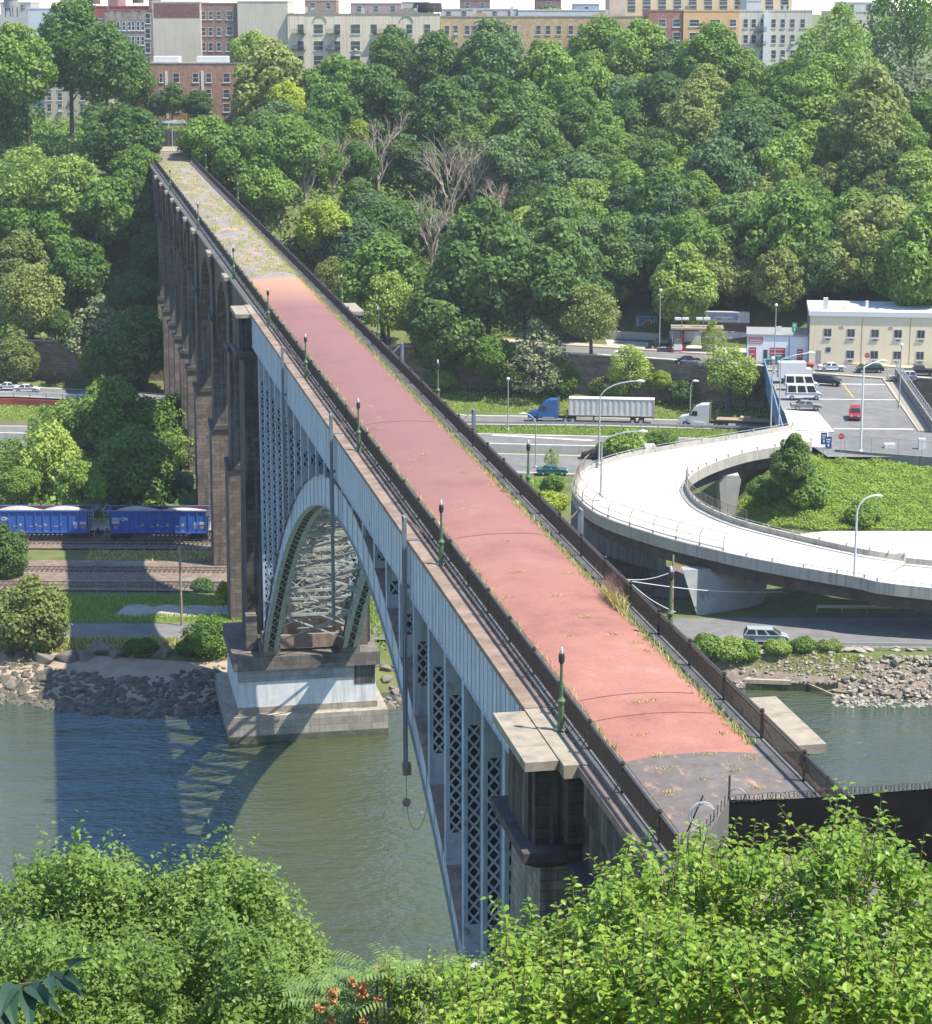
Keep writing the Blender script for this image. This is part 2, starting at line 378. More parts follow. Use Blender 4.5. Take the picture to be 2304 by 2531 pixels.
# ---- roads and other flat sheets, following the terrain
def sheet(name, A, B, mat, dz=.03, sub=8, kind='structure', zf=None):
    """surface between two plan polylines of equal length"""
    def dens(P):
        out = []
        for p, q in zip(P, P[1:]):
            for k in range(sub): out.append((p[0] + (q[0] - p[0]) * k / sub, p[1] + (q[1] - p[1]) * k / sub))
        return out + [P[-1]]
    A, B = dens(A), dens(B); w = 5; n = len(A); vs = []; fs = []
    for j in range(w):
        for a, b in zip(A, B):
            x = a[0] + (b[0] - a[0]) * j / (w - 1); y = a[1] + (b[1] - a[1]) * j / (w - 1)
            vs.append((x, y, (zf(x, y) if zf else H(x, y)) + dz))
    for j in range(w - 1):
        for i in range(n - 1): fs.append((j * n + i, j * n + i + 1, (j + 1) * n + i + 1, (j + 1) * n + i))
    me = bpy.data.meshes.new(name); me.from_pydata(vs, [], fs); me.materials.append(mat); me.update()
    return tag(link(name, me), kind=kind)
MT['sand'] = M('muddy_sand', (.32, .25, .18), (.47, .38, .28), .5, .9, 8, .2, how='world', stain=(.22, .18, .14), sscale=.25, sth=(.55, .75))
MT['ballast'] = M('rusty_ballast', (.15, .11, .085), (.29, .22, .175), 1.4, .95, 9, .4, how='world', stain=(.34, .31, .27), sscale=.12, sth=(.56, .7))
MT['gravel'] = M('pale_gravel', (.36, .33, .29), (.50, .47, .42), 1.2, .95, 9, .3, how='world')
def off(P, d): return [(x, y + d) for x, y in P]
sheet('beach', [(x, shore(x) + .4) for x in range(-150, -11, 6)], [(x, shore(x) + 9.5) for x in range(-150, -11, 6)], MT['sand'], .14, 4)
MT['bank'] = M('brown_stony_bank', (.15, .12, .09), (.30, .25, .19), 1.6, .95, 9, .5, how='world', stain=(.36, .32, .26), sscale=.5, sth=(.55, .7))
sheet('stony_bank', [(x, shore(x) + .3) for x in range(8, 151, 6)], [(x, shore(x) + 3.9) for x in range(8, 151, 6)], MT['bank'], .14, 4)
rr = [(-150, 245.5), (-40, 245), (0, 244), (22, 241.5), (60, 240.5), (150, 240)]
sheet('riverside_road', rr, [(-150, 251.5), (-40, 251), (0, 251), (22, 253.5), (60, 253.5), (150, 254)], MT['asphalt'], .04, 6, zf=lambda x, y: 3.0)
sheet('sunlit_ground_strip', [(-150, 298.5), (-20, 297)], [(-150, 304), (-20, 303)], MT['gravel'], .08, 8)  # pale strip added: sunlight on the ground under the wagons, put in as colour
sheet('gravel_pad', [(-42, 254), (-27, 254)], [(-41, 260), (-28, 259)], MT['gravel'], .04, 3)
for y0, y1 in ((265.5, 280.5), (287, 297.5)):
    sheet('track_bed', [(-150, y0 + 2), (-40, y0), (24, y0 - 3)], [(-150, y1 + 2), (-40, y1), (24, y1 - 3)], MT['ballast'], .05, 8, zf=lambda x, y: 3.15)
def ry(x, y): return y + (2 if x <= -150 else lerp(x, [(-150, 2), (-40, 0), (24, -3), (150, -9)]))
sheet('track_bed', [(24, 262), (150, 256)], [(24, 278), (150, 272)], MT['ballast'], .05, 8, zf=lambda x, y: 3.15)
for yy in (268.2, 275.8, 290.6, 295.2):
    tr = empty('railway_track', (0, 0, 3.2), 0, {268.2: 'rusty railway track nearest the river', 275.8: 'rusty railway track behind the chain link fence', 290.6: 'railway track under the blue gondola wagons', 295.2: 'railway track behind the blue gondola wagons'}[yy], 'railway track')
    for k in (-.72, .72):
        m = MB(); pts = [(x, ry(x, yy) + k, .22) for x in range(-140, 25, 8)]
        for p, q in zip(pts, pts[1:]): m.bar(p, q, .09, .15)
        m.build('rail', MT['rust'], tr)
    m = MB()
    for i in range(260):
        x = -140 + i * .63; m.box(x - .12, x + .12, ry(x, yy) - 1.3, ry(x, yy) + 1.3, .02, .13)
    m.build('sleeper_bed', M('old_sleeper_wood', (.08, .06, .05), (.17, .13, .1), 2, .9), tr)
# highway: near carriageway, far carriageway, slip lane
dn0 = [(-150, 341), (-75, 337), (0, 328), (40, 322), (150, 296)]; dn1 = [(-150, 356), (-75, 352), (0, 343.5), (40, 338.5), (150, 312)]
sheet('highway_near_lanes', dn0, dn1, MT['asphalt'], .05, 6, zf=lambda x, y: 5.0)
df0 = [(-150, 358.5), (-75, 354.5), (0, 346.5), (40, 341.5), (150, 314)]; df1 = [(-150, 370), (-75, 366), (0, 359.5), (40, 355), (150, 327)]
sheet('highway_far_lanes', df0, df1, MT['asphalt'], .05, 6, zf=lambda x, y: 5.0)
sl0 = [(-150, 390), (-80, 387), (0, 366.5), (20, 365.6), (50, 361.3), (90, 350), (150, 332)]; sl1 = [(-150, 401), (-80, 398), (0, 376), (20, 374.5), (50, 369), (90, 357), (150, 340)]
sheet('highway_slip_lane', sl0, sl1, MT['asphalt'], .06, 6, zf=lambda x, y: 5.0 if x > -10 else 6.2)
for nm, P, d, w in (('lane_line', dn1, -1.0, .3), ('lane_line', df0, .8, .3), ('lane_line', df1, -.8, .35), ('lane_line', dn0, 1, .3), ('lane_line', sl1, -.9, .45), ('lane_line', sl0, .6, .3)):
    sheet(nm, off(P, d), off(P, d + w), MT['paint_line'], .07, 6, zf=(lambda x, y: 5.0) if P is not sl0 and P is not sl1 else (lambda x, y: 5.01 if x > -10 else 6.21))
sheet('painted_gore', [(7, 357.9), (16, 356.6)], [(16, 357.4), (16.4, 356.9)], MT['paint_line'], .072, 1, zf=lambda x, y: 5.0)
sheet('painted_gore', [(4, 357.2), (20, 352.5)], [(4.6, 357.9), (21, 353.2)], MT['paint_line'], .072, 3, zf=lambda x, y: 5.0)
sx = [-150, -60, -10, 7.5, 25, 42, 52, 80, 130]
sheet('avenue', [(x, Yw(x) + 1.8) for x in sx], [(x, Yw(x) + 14) for x in sx], MT['asphalt'], .03, 5, zf=lambda x, y: 13.0)
sheet('sidewalk', [(x, Yw(x) + .35) for x in sx], [(x, Yw(x) + 1.8) for x in sx], MT['sidewalk'], .14, 5, zf=lambda x, y: 13.0)
sheet('sidewalk', [(x, Yw(x) + 14) for x in sx], [(x, Yw(x) + 17.5) for x in sx], MT['sidewalk'], .14, 5, zf=lambda x, y: 13.0)
sheet('forecourt', [(26, Yw(26) + 17.5), (37, Yw(37) + 17.5), (53, Yw(53) + 17.5)], [(26, Yw(26) + 33), (37, Yw(37) + 32), (55, Yw(55) + 30)], MT['road_pale'], .06, 5, zf=lambda x, y: 13.0)
# far-off sky is the world; low distant ridge hides the edge of the ground
# ================================================================ retaining wall, fences, guard rails
MT['rwall'] = courses('brown_retaining_wall_stone', (.28, .215, .155), (.40, .32, .24), (.09, .075, .06), 1.3, .55, stain=(.10, .085, .07), sth=(.52, .75), how='world')
def wall_run(name, P, z0, z1, th, mats, label, cat, cap=None, parent=None):
    o = parent or empty(name, (0, 0, 0), 0, label, cat)
    m = MB()
    for p, q in zip(P, P[1:]):
        d = Vector((q[0] - p[0], q[1] - p[1])); nrm = Vector((-d.y, d.x)).normalized() * th
        for a in (0,):
            poly = [(p[0], p[1]), (q[0], q[1]), (q[0] + nrm.x, q[1] + nrm.y), (p[0] + nrm.x, p[1] + nrm.y)]
            za = z0 if not callable(z0) else None
            zb0, zb1 = (z0(*p), z0(*q)) if callable(z0) else (z0, z0); zt0, zt1 = (z1(*p), z1(*q)) if callable(z1) else (z1, z1)
            m.add([(poly[0][0], poly[0][1], zb0), (poly[1][0], poly[1][1], zb1), (poly[2][0], poly[2][1], zb1), (poly[3][0], poly[3][1], zb0),
                   (poly[0][0], poly[0][1], zt0), (poly[1][0], poly[1][1], zt1), (poly[2][0], poly[2][1], zt1), (poly[3][0], poly[3][1], zt0)],
                  [(0, 3, 2, 1), (4, 5, 6, 7), (0, 1, 5, 4), (1, 2, 6, 5), (2, 3, 7, 6), (3, 0, 4, 7)])
    m.build('wall_face', mats, o)
    if cap:
        m = MB()
        for p, q in zip(P, P[1:]):
            d = Vector((q[0] - p[0], q[1] - p[1], 0)).normalized(); nr = Vector((-d.y, d.x, 0)) * (th / 2)
            za, zb = (z1(*p), z1(*q)) if callable(z1) else (z1, z1)
            m.bar(Vector((p[0], p[1], za + .1)) + nr, Vector((q[0], q[1], zb + .1)) + nr, th + .3, .2)
        m.build('coping', cap, o)
    return o
wx = [-130, -60, -10, 7.5, 25, 42, 51]
wall_run('retaining_wall', [(x, Yw(x) - .35) for x in wx], 5, 13.7, .6, MT['rwall'], 'long brown stone retaining wall below the avenue, left of the blue overpass side', 'retaining wall', MT['concrete_pale'])
wall_run('retaining_wall', [(x, Yw(x) - .35) for x in (70.5, 80, 105, 130)], 5, 13.7, .6, MT['rwall'], 'brown stone retaining wall right of the overpass under the parked cars', 'retaining wall', MT['concrete_pale'])
wall_run('median_barrier', [(x, lerp(x, dn1) + 1.1) for x in (-150, -75, -20, 0, 20, 40, 60, 100, 150)], 4.9, 6.25, .6, MT['concrete_pale'], 'beige concrete median barrier between the two highway carriageways', 'barrier', None)
def guard_rail(name, P, zf, label, post=3.0, mat=None, h=.75):
    o = empty(name, (0, 0, 0), 0, label, 'guard rail'); m = MB(); PS = []
    for p, q in zip(P, P[1:]):
        a = Vector((p[0], p[1], zf(*p) + h)); b = Vector((q[0], q[1], zf(*q) + h)); d = b - a
        m.bar(a, b, .12, .36); k = max(1, int(d.length / post))
        for i in range(k):
            c = a + d * (i / k); PS.append(c)
    m.build('rail', mat or MT['galv'], o); me = MB().box(-.09, .09, -.06, .12, -h, .12).mesh('post', MT['galv'])
    for c in PS[:100]: link('post', me, o, c)
    return o
guard_rail('guard_rail', [(-20, 372), (0, 365.3), (20, 364.4), (50, 360.3), (80, 352)], lambda x, y: 5.0, 'long galvanised guard rail in front of the blue container truck')
guard_rail('guard_rail', [(-140, 391), (-80, 386.6), (-62, 383)], lambda x, y: 6.3, 'white guard rail in front of the two pale cars', mat=MT['white'])
guard_rail('guard_rail', [(42, 256), (60, 255.4), (90, 255)], lambda x, y: 3.0, 'pale guard rail on the far side of the riverside road', mat=MT['white'])
guard_rail('guard_rail', [(40, 240.2), (60, 239.5), (90, 239)], lambda x, y: 3.0, 'dark guard rail in the ramp shadow on the river side of the road')
wall_run('red_barrier', [(-140, 389.5), (-80, 385.5), (-64, 381.5)], 4.9, 6.2, .3, plain('red_barrier_paint', (.42, .09, .07), .7), 'low red barrier wall under the white guard rail', 'barrier')
# chain link fence by the tracks
def mesh_fence(name, P, z0, h, label, mat_post, step=2.6, cat='fence', wire=True, top=True, curve=0):
    o = empty(name, (0, 0, 0), 0, label, cat); m = MB(); w = MB(); PS = []
    for (p, q) in zip(P, P[1:]):
        za = z0(*p) if callable(z0) else z0; zb = z0(*q) if callable(z0) else z0
        a = Vector((p[0], p[1], za)); b = Vector((q[0], q[1], zb)); d = b - a; k = max(1, int(d.length / step))
        for i in range(k + 1):
            if len(PS) < 100 and (i < k or q is P[-1]): PS.append(a + d * (i / k))
        if top: m.bar(a + Vector((0, 0, h)), b + Vector((0, 0, h)), .05)
        if wire:
            n = int(d.length / .22)
            for i in range(n):
                c = a + d * (i / n); e = a + d * (min(n, i + h / .22) / n)
                e2 = c + d * (h / d.length) if d.length > h else b
                w.bar(c, c + d.normalized() * (h * .5) + Vector((0, 0, h)), .010); w.bar(c + d.normalized() * (h * .5), c + Vector((0, 0, h)), .010)
    if top: m.build('top_rail', mat_post, o)
    me = MB().tube([(0, 0, 0), (0, 0, h)], .035, 6).mesh('post', mat_post)
    for c in PS: link('post', me, o, c)
    if wire: w.build('wire_mesh', mat_post, o)
    return o
mesh_fence('chain_link_fence', [(-49, 263.2), (-20, 262)], 3.0, 2.1, 'low chain link fence between the tracks and the grass', MT['galv'], 3.6)
# ================================================================ BRIDGE
PHI = math.atan((1152 - 88) * _c / 5480.0)
NC = 24.96
def BW(s, n): return Vector((-s * math.sin(PHI) + n * math.cos(PHI), s * math.cos(PHI) + n * math.sin(PHI), 0))
BR = empty('arch_bridge', BW(0, NC), PHI, 'long high stone and steel arch bridge with a red brick walkway across the river', 'bridge')
DZ = 43.9
CR = 153.1
def extr(y): return 39.9 - .00695 * (y - CR) ** 2
def intr(y): return 37.35 - .00668 * (y - CR) ** 2
# ---- paving
MT['brickred'] = M('red_brick_paving', (.36, .125, .105), (.46, .175, .15), .35, .85, 10, .1, stain=(.40, .19, .20), sscale=.06, sth=(.42, .68))
def paving_mat():
    m, t, n, b = _nm('red_herringbone_brick'); b.inputs['Roughness'].default_value = .85; b.inputs['Specular IOR Level'].default_value = .25
    v = _coord(t, n, 'obj'); f = _noise(t, n, v, .22, 10, .7); f2 = _noise(t, n, v, 6, 3, .7)
    c = _ramp(t, n, f, [(.30, (.20, .090, .072)), (.46, (.29, .130, .100)), (.58, (.31, .147, .114)), (.72, (.37, .205, .168))])
    c = _mix(t, n, .35, c, _ramp(t, n, f2, [(.3, (.6, .56, .56)), (.7, (1.25, 1.25, 1.25))]), 'MULTIPLY')
    sp = n.new('ShaderNodeSeparateXYZ'); t.links.new(v, sp.inputs[0])
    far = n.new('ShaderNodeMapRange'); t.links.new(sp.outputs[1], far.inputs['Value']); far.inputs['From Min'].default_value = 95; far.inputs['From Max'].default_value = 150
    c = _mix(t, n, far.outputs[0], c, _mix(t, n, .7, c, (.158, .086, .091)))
    fo = n.new('ShaderNodeMapRange'); t.links.new(sp.outputs[1], fo.inputs['Value']); fo.inputs['From Min'].default_value = 222; fo.inputs['From Max'].default_value = 244
    c = _mix(t, n, fo.outputs[0], c, (.36, .20, .13))
    f3 = _noise(t, n, _coord(t, n, 'obj', (1, .35, 1)), .55, 8, .75); k = _ramp(t, n, f3, [(.63, (0, 0, 0)), (.78, (.7, .7, .7))]); c = _mix(t, n, k, c, (.44, .215, .145))
    br = n.new('ShaderNodeTexBrick'); t.links.new(v, br.inputs['Vector']); br.inputs['Scale'].default_value = 1; br.inputs['Brick Width'].default_value = .22; br.inputs['Row Height'].default_value = .11; br.inputs['Mortar Size'].default_value = .008
    c = _mix(t, n, _mix(t, n, .16, (0, 0, 0), br.outputs['Fac']), c, (.15, .065, .055))
    t.links.new(c, b.inputs['Base Color']); _bump(t, n, b, f2, .06); return m
def worn_mat(k0=1.0):
    m, t, n, b = _nm('worn_dark_paving' if k0 == 1 else 'dark_stained_paving'); b.inputs['Roughness'].default_value = .9; b.inputs['Specular IOR Level'].default_value = .2
    v = _coord(t, n, 'obj'); f = _noise(t, n, v, .35 if k0 == 1 else 1.6, 9, .75)
    c = _ramp(t, n, f, [(.3, (.15 * k0, .132 * k0, .128 * k0)), (.7, (.26 * k0, .228 * k0, .21 * k0))])
    f3 = _noise(t, n, _coord(t, n, 'obj', (1, .45, 1)), .4 if k0 == 1 else 1.5, 9, .75); k = _ramp(t, n, f3, [(.53 if k0 == 1 else .54, (0, 0, 0)), (.66, (1, 1, 1))]); c = _mix(t, n, k, c, (.40 * k0 ** .4, .24 * k0 ** .4, .17 * k0 ** .4))
    t.links.new(c, b.inputs['Base Color']); _bump(t, n, b, f, .2); return m
def cam_strip(y0, y1, step, name, mat):
    xs = [-2.68, -2.2, -1.5, -.75, 0, .75, 1.5, 2.3, 3.0]; n = len(xs); vs = []; fs = []; k = max(1, int((y1 - y0) / step))
    for j in range(k + 1):
        y = y0 + (y1 - y0) * j / k
        for x in xs: vs.append((x, y, DZ + .02 + .22 * max(0, 1 - ((x - .15) / 2.85) ** 2)))
    for j in range(k):
        for i in range(n - 1): fs.append((j * n + i, j * n + i + 1, (j + 1) * n + i + 1, (j + 1) * n + i))
    me = bpy.data.meshes.new(name); me.from_pydata(vs, [], fs); me.materials.append(mat)
    me.polygons.foreach_set('use_smooth', [True] * len(fs)); me.update()
    return link(name, me, BR)
cam_strip(83.0, 247.5, 4, 'brick_paving', paving_mat())
wm = worn_mat()
cam_strip(66, 83.0, 4, 'worn_paving', worn_mat(.6)); cam_strip(247.5, 440, 4, 'worn_paving', wm)
JNT = plain('dark_joint', (.25, .115, .10), .9)
for y in (88.3, 91.2, 122.2, 158.3):
    xs = [-2.6 + .35 * i for i in range(16)]; m = MB()
    for a, b in zip(xs, xs[1:]):
        za, zb = (DZ + .035 + .22 * max(0, 1 - ((q - .15) / 2.85) ** 2) for q in (a, b)); m.bar((a, y, za), (b, y, zb), .045, .014)
    m.build('paving_joint', JNT, BR)
MB().box(-3.95, 3.95, 66, 440, 42.7, DZ).build('deck_slab', M('dark_gutter_concrete', (.10, .095, .09), (.20, .19, .18), .9, .9, 7, .1, stain=(.26, .24, .2), sscale=.5), BR)
# ---- copings
m = MB(); m.box(-5.06, -3.96, 91.3, 221.4, 43.45, 43.72); m.build('steel_span_coping', MT['coping'], BR)
m = MB(); m.box(3.96, 5.06, 91.3, 221.4, 43.45, 43.72); m.build('steel_span_coping', MT['coping'], BR)
for sx in (-1, 1):
    for (a, b, c) in ((62, 84.2, 4.45), (228.5, 440, 4.5)):
        m = MB(); x0, x1 = sorted((sx * 3.96, sx * c)); m.box(x0, x1, a, b, 43.25, 43.62)
        m.build('stone_coping', MT['cap'] if a > 100 else MT['coping'], BR)
# ---- fascia girders
for sx in (-1, 1):
    m = MB(); X = 4.96 * sx; x0, x1 = sorted((X, X - .05 * sx)); m.box(x0, x1, 91.2, 221.5, 40.45, 43.42)
    k = 0; y = 91.7
    while y < 221.3:
        a, b = sorted((X, X + .035 * sx)); m.box(a, b, y - .035, y + .035, 40.5, 43.4); y += 1.04
    a, b = sorted((X + .06 * sx, X - .45 * sx)); m.box(a, b, 91.2, 221.5, 40.38, 40.44); m.box(a, b, 91.2, 221.5, 43.38, 43.44)
    m.build('fascia_girder', MT['steel'], BR)
for k in range(1, 25):
    y = 91.4 + 5.2 * k; MB().box(-4.3, 4.3, y - .12, y + .12, 41.2, 42.68).build('floor_beam', MT['steel_pale'], BR)
for x in (-2.2, 0, 2.2): MB().box(x - .15, x + .15, 91.2, 221.5, 41.9, 42.66).build('stringer', MT['steel_pale'], BR)
# ---- spandrel columns
def column(y, sx):
    zt = 40.36; zb = extr(y) - .15
    m = MB(); h = zt - zb
    def X(a, b): return sorted((sx * a, sx * b))
    a, b = X(4.88, 4.66); m.box(a, b, y - .30, y + .30, zb, zt)
    a, b = X(4.02, 3.86); m.box(a, b, y - .30, y + .30, zb, zt)
    for fy in (-.29, .28):
        a, b = X(4.655, 4.025)
        tp = min(2.5, h * .45); bt = min(1.9, h * .3)
        m.box(a, b, y + fy - .012, y + fy + .012, zt - tp, zt)
        m.box(a, b, y + fy - .012, y + fy + .012, zb, zb + bt)
        z = zb + bt; z1 = zt - tp; n = max(1, round((z1 - z) / .74)) if z1 - z > .5 else 0
        if fy > 0: m.box(a, b, y + fy - .01, y + fy + .01, zb + bt, zt - tp, 1); n = 0  # back plate added, coloured dark so lattice gaps look shaded
        for i in range(n):
            za = z + (z1 - z) * i / n; zc = z + (z1 - z) * (i + 1) / n
            m.bar((a + .02, y + fy, za), (b - .02, y + fy, zc), .02, .15, up=(0, 1, 0)) if False else None
            for (p, q) in (((a, za), (b, zc)), ((b, za), (a, zc))):
                d = Vector((q[0] - p[0], q[1] - p[1])).normalized(); nx, nz = -d.y * .062, d.x * .062; e = fy + (.006 if p[0] == a else -.006)
                m.add([(p[0] + nx, y + e, p[1] + nz), (p[0] - nx, y + e, p[1] - nz), (q[0] - nx, y + e, q[1] - nz), (q[0] + nx, y + e, q[1] + nz)], [(0, 1, 2, 3)])
    # side lattice (zig-zag) on the outer face
    return m.build('spandrel_column', [MT['steel_column'], MT['column_shade']], BR)
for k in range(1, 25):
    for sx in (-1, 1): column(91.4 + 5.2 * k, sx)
# ---- arch ribs
YA, YB = 91.3, 217.9
NS = 50
ys = [YA + (YB - YA) * i / NS for i in range(NS + 1)]
for sx in (-1, 1):
    xo, xi = 4.7 * sx, 3.5 * sx
    rib = MB()
    for X in (xo, xi):
        vs = [(X, y, extr(y)) for y in ys] + [(X, y, intr(y)) for y in ys]; n = len(ys)
        rib.add(vs, [(i, i + 1, n + i + 1, n + i) for i in range(n - 1)])
        for y in ys[1:-1]:
            o = .05 * (1 if X == xo else -1) * sx; a, b = sorted((X, X + o)); rib.box(a, b, y - .04, y + .04, intr(y) + .05, extr(y) - .05)
    r = rib.build('arch_rib', MT['steel'], BR)
    top = MB(); a, b = sorted((xo + .18 * sx, xi - .18 * sx)); n = len(ys)
    vs = [(a, y, extr(y) + .06) for y in ys] + [(b, y, extr(y) + .06) for y in ys] + [(a, y, extr(y) - .02) for y in ys] + [(b, y, extr(y) - .02) for y in ys]
    fs = []
    for i in range(n - 1): fs += [(i, i + 1, n + i + 1, n + i), (2 * n + i, 3 * n + i, 3 * n + i + 1, 2 * n + i + 1), (i, 2 * n + i, 2 * n + i + 1, i + 1), (n + i, n + i + 1, 3 * n + i + 1, 3 * n + i)]
    top.add(vs, fs); top.build('top_flange', MT['rust'], r)
    bot = MB()
    for (p, q) in ((xo + .16 * sx, xo - .30 * sx), (xi + .30 * sx, xi - .16 * sx)):
        a, b = sorted((p, q)); vs = [(a, y, intr(y) - .03) for y in ys] + [(b, y, intr(y) - .03) for y in ys] + [(a, y, intr(y) + .02) for y in ys] + [(b, y, intr(y) + .02) for y in ys]
        bot.add(vs, [f for i in range(n - 1) for f in ((i, n + i, n + i + 1, i + 1), (2 * n + i, 2 * n + i + 1, 3 * n + i + 1, 3 * n + i), (i, i + 1, 2 * n + i + 1, 2 * n + i), (n + i, 3 * n + i, 3 * n + i + 1, n + i + 1))])
    q = 0; y = YA
    while y < YB - .9:
        a, b = xo - .3 * sx, xi + .3 * sx
        bot.bar((a, y, intr(y)), (b, y + .7, intr(y + .7)), .1, .05) if q % 2 else bot.bar((b, y, intr(y)), (a, y + .7, intr(y + .7)), .1, .05)
        y += .7; q += 1
    bot.build('bottom_flange', M('dull_green_grey_steel', (.30, .32, .25), (.44, .45, .37), 1.2, .7, 6, 0, stain=(.2, .13, .09), sscale=.9, sth=(.62, .78)), r)
# ---- bracing between the ribs
for fn, nm in ((intr, 'lower_bracing'), (extr, 'upper_bracing')):
    m = MB(); P = [91.4 + 5.2 * k for k in range(0, 26)]
    for a, b in zip(P, P[1:]):
        if a < YA - 3 or b > YB + 3: continue
        za, zb = fn(a) + .12, fn(b) + .12
        m.bar((-3.5, a, za), (3.5, a, za), .2, .26); m.bar((-3.5, a, za), (3.5, b, zb), .13, .16); m.bar((3.5, a, za), (-3.5, b, zb), .13, .16)
        for q in range(7):
            x = -3.5 + q; s_ = (q % 2) * .5; m.bar((x, a + 1.3 * s_, za + (zb - za) * .25 * s_), (x + 1, a + 1.3 * (.5 - s_) + .6, za + (zb - za) * (.12 + .25 * (.5 - s_))), .07)
            m.bar((x, a, za - .1), (x + .9, a + .1, za + 1.2), .06); m.bar((x + .9, a, za - .1), (x, a + .1, za + 1.2), .06)
        m.bar((-3.5, a, za + 1.2), (3.5, a, za + 1.2), .1)
        m.bar((-1.75, (a + b) / 2, (za + zb) / 2), (1.75, (a + b) / 2, (za + zb) / 2), .09)
        if nm == 'lower_bracing':
            m.bar((-3.5, a, fn(a)), (3.5, a, extr(a)), .12); m.bar((3.5, a, fn(a)), (-3.5, a, extr(a)), .12)
    m.build(nm, MT['steel_pale'], BR)
for k in range(1, 25):                   # cross frames between column pairs
    m = MB(); y = 91.4 + 5.2 * k; z = extr(y); zt = 40.3
    while zt - z > 2.0:
        zc = min(zt, z + 6.5)
        m.bar((-3.86, y, z), (3.86, y, zc), .13, .1); m.bar((3.86, y, z), (-3.86, y, zc), .13, .1); m.bar((-3.86, y, zc), (3.86, y, zc), .16, .16); z = zc
    if m.f: m.build('cross_frame', MT['steel_pale'], BR)
# ---- the two river piers
def river_pier(y0, y1, name, zb):
    """front face y0 .. back face y1 of the cap"""
    e = MB(); yc = (y0 + y1) / 2
    e.frust((-6.1, 6.1, y0 + .15, y1 - .15, zb), (-5.75, 5.75, y0 + .5, y1 - .5, 38.9))
    p = e.build(name, MT['stone_black'] if y0 > 150 else MT['stone_grey'], BR)
    m = MB()
    for sx in (-1, 1):
        a, b = sorted((sx * 5.95, sx * 3.97)); m.box(a, b, y0 + .75, y1 - .75, 39.75, 43.2)
        a, b = sorted((sx * 6.1, sx * 5.0)); m.box(a, b, y0 + 1.4, y1 - 1.4, 39.75, 43.2)
    m.box(-3.9, 3.9, y0 + .8, y1 - .8, 39.75, 42.65); m.build('pier_neck', MT['stone_black'], p)
    m = MB()
    m.frust((-5.9, 5.9, y0 + .4, y1 - .4, 38.9), (-6.6, 6.6, y0 - .1, y1 + .1, 39.3)); m.box(-6.6, 6.6, y0 - .1, y1 + .1, 39.3, 39.75)
    m.build('cornice', MT['dark_trim'], p)
    for sx in (-1, 1):
        for (ya, yb) in ((y0 + .2, yc - 1.15), (yc - 1.12, yc + 1.13), (yc + 1.16, y1 + .1)):
            m = MB(); a, b = sorted((sx * 6.5, sx * 5.08)); m.box(a, b, ya, yb, 43.22, 43.62); m.build('cap_slab', MT['cap'], p)
        m = MB(); a, b = sorted((sx * 5.05, sx * 3.97)); m.box(a, b, y0 - .6, y1 + .2, 43.1, 43.68); m.build('inner_cap_slab', MT['cap'], p)
        m = MB(); a, b = sorted((sx * 4.85, sx * 3.97)); m.box(a, b, y0 - .5, y0 + .7, 40.2, 43.1); m.build('corbel_block', MT['stone_black'], p)
    return p
pf = river_pier(221.6, 228.4, 'river_pier', 7); pn = river_pier(84.3, 91.1, 'river_pier', -1)
# foot of the far river pier
m = MB(); m.box(-8.7, 7.9, 217.0, 233, -3, 2.8); m.build('pier_plinth', MT['plinth'], pf)
m = MB(); m.box(-8.72, 7.92, 216.98, 233.02, -.5, .75); m.build('waterline_moss', M('mossy_waterline', (.07, .075, .04), (.17, .16, .10), 1.2, .8, 7, .2), pf)
m = MB(); m.frust((-7.6, 6.9, 218.0, 231, 2.8), (-7.4, 6.7, 218.2, 231, 7.5)); m.build('pier_base', [MT['white_paint']], pf)
m = MB(); m.box(-7.63, 6.92, 217.95, 231.05, 2.79, 3.5); m.build('base_course', MT['plinth'], pf)
m = MB(); m.box(-7.9, 7.2, 217.6, 231.4, 7.5, 8.9); m.build('base_ledge', MT['stone'], pf)
m = MB(); m.box(4.6, 6.72, 218.05, 218.16, 5.4, 7.48); m.build('unpainted_patch', MT['stone_black'], pf)
m = MB(); m.box(-7.5, 4.55, 218.02, 218.15, 6.2, 7.48); m.build('stained_course', courses('grey_stained_course', (.36, .35, .33), (.46, .45, .43), (.2, .19, .18), 1.6, .6, stain=(.14, .13, .12), sth=(.5, .75)), pf)
for sx in (-1, 1):                       # skewback blocks and shoes
    m = MB(); a, b = sorted((sx * 5.1, sx * 3.1)); m.box(a, b, 217.7, 221.7, 8.9, 10.2); m.build('bearing_block', MT['stone'], pf)
    m = MB(); a, b = sorted((sx * 4.9, sx * 3.3)); m.frust((a, b, 217.4, 220.6, 10.2), (a + .1, b - .1, 217.8, 219.6, 11.2)); m.build('arch_shoe', MT['rust'], pf)
m = MB(); m.box(-3.1, 3.1, 219.4, 219.8, 9.2, 10.6); m.build('end_strut', MT['rust'], pf)
for sx in (-1, 1):
    a, b = sorted((sx * 6.3, sx * 5.2)); MB().box(a, b, 220.3, 221.8, 8.9, 12.6).build('pier_block', MT['stone'], pf)
m = MB(); m.box(4.9, 6.7, 221.3, 221.72, 9, 14.5); m.build('right_pilaster', MT['stone_black'], pf)
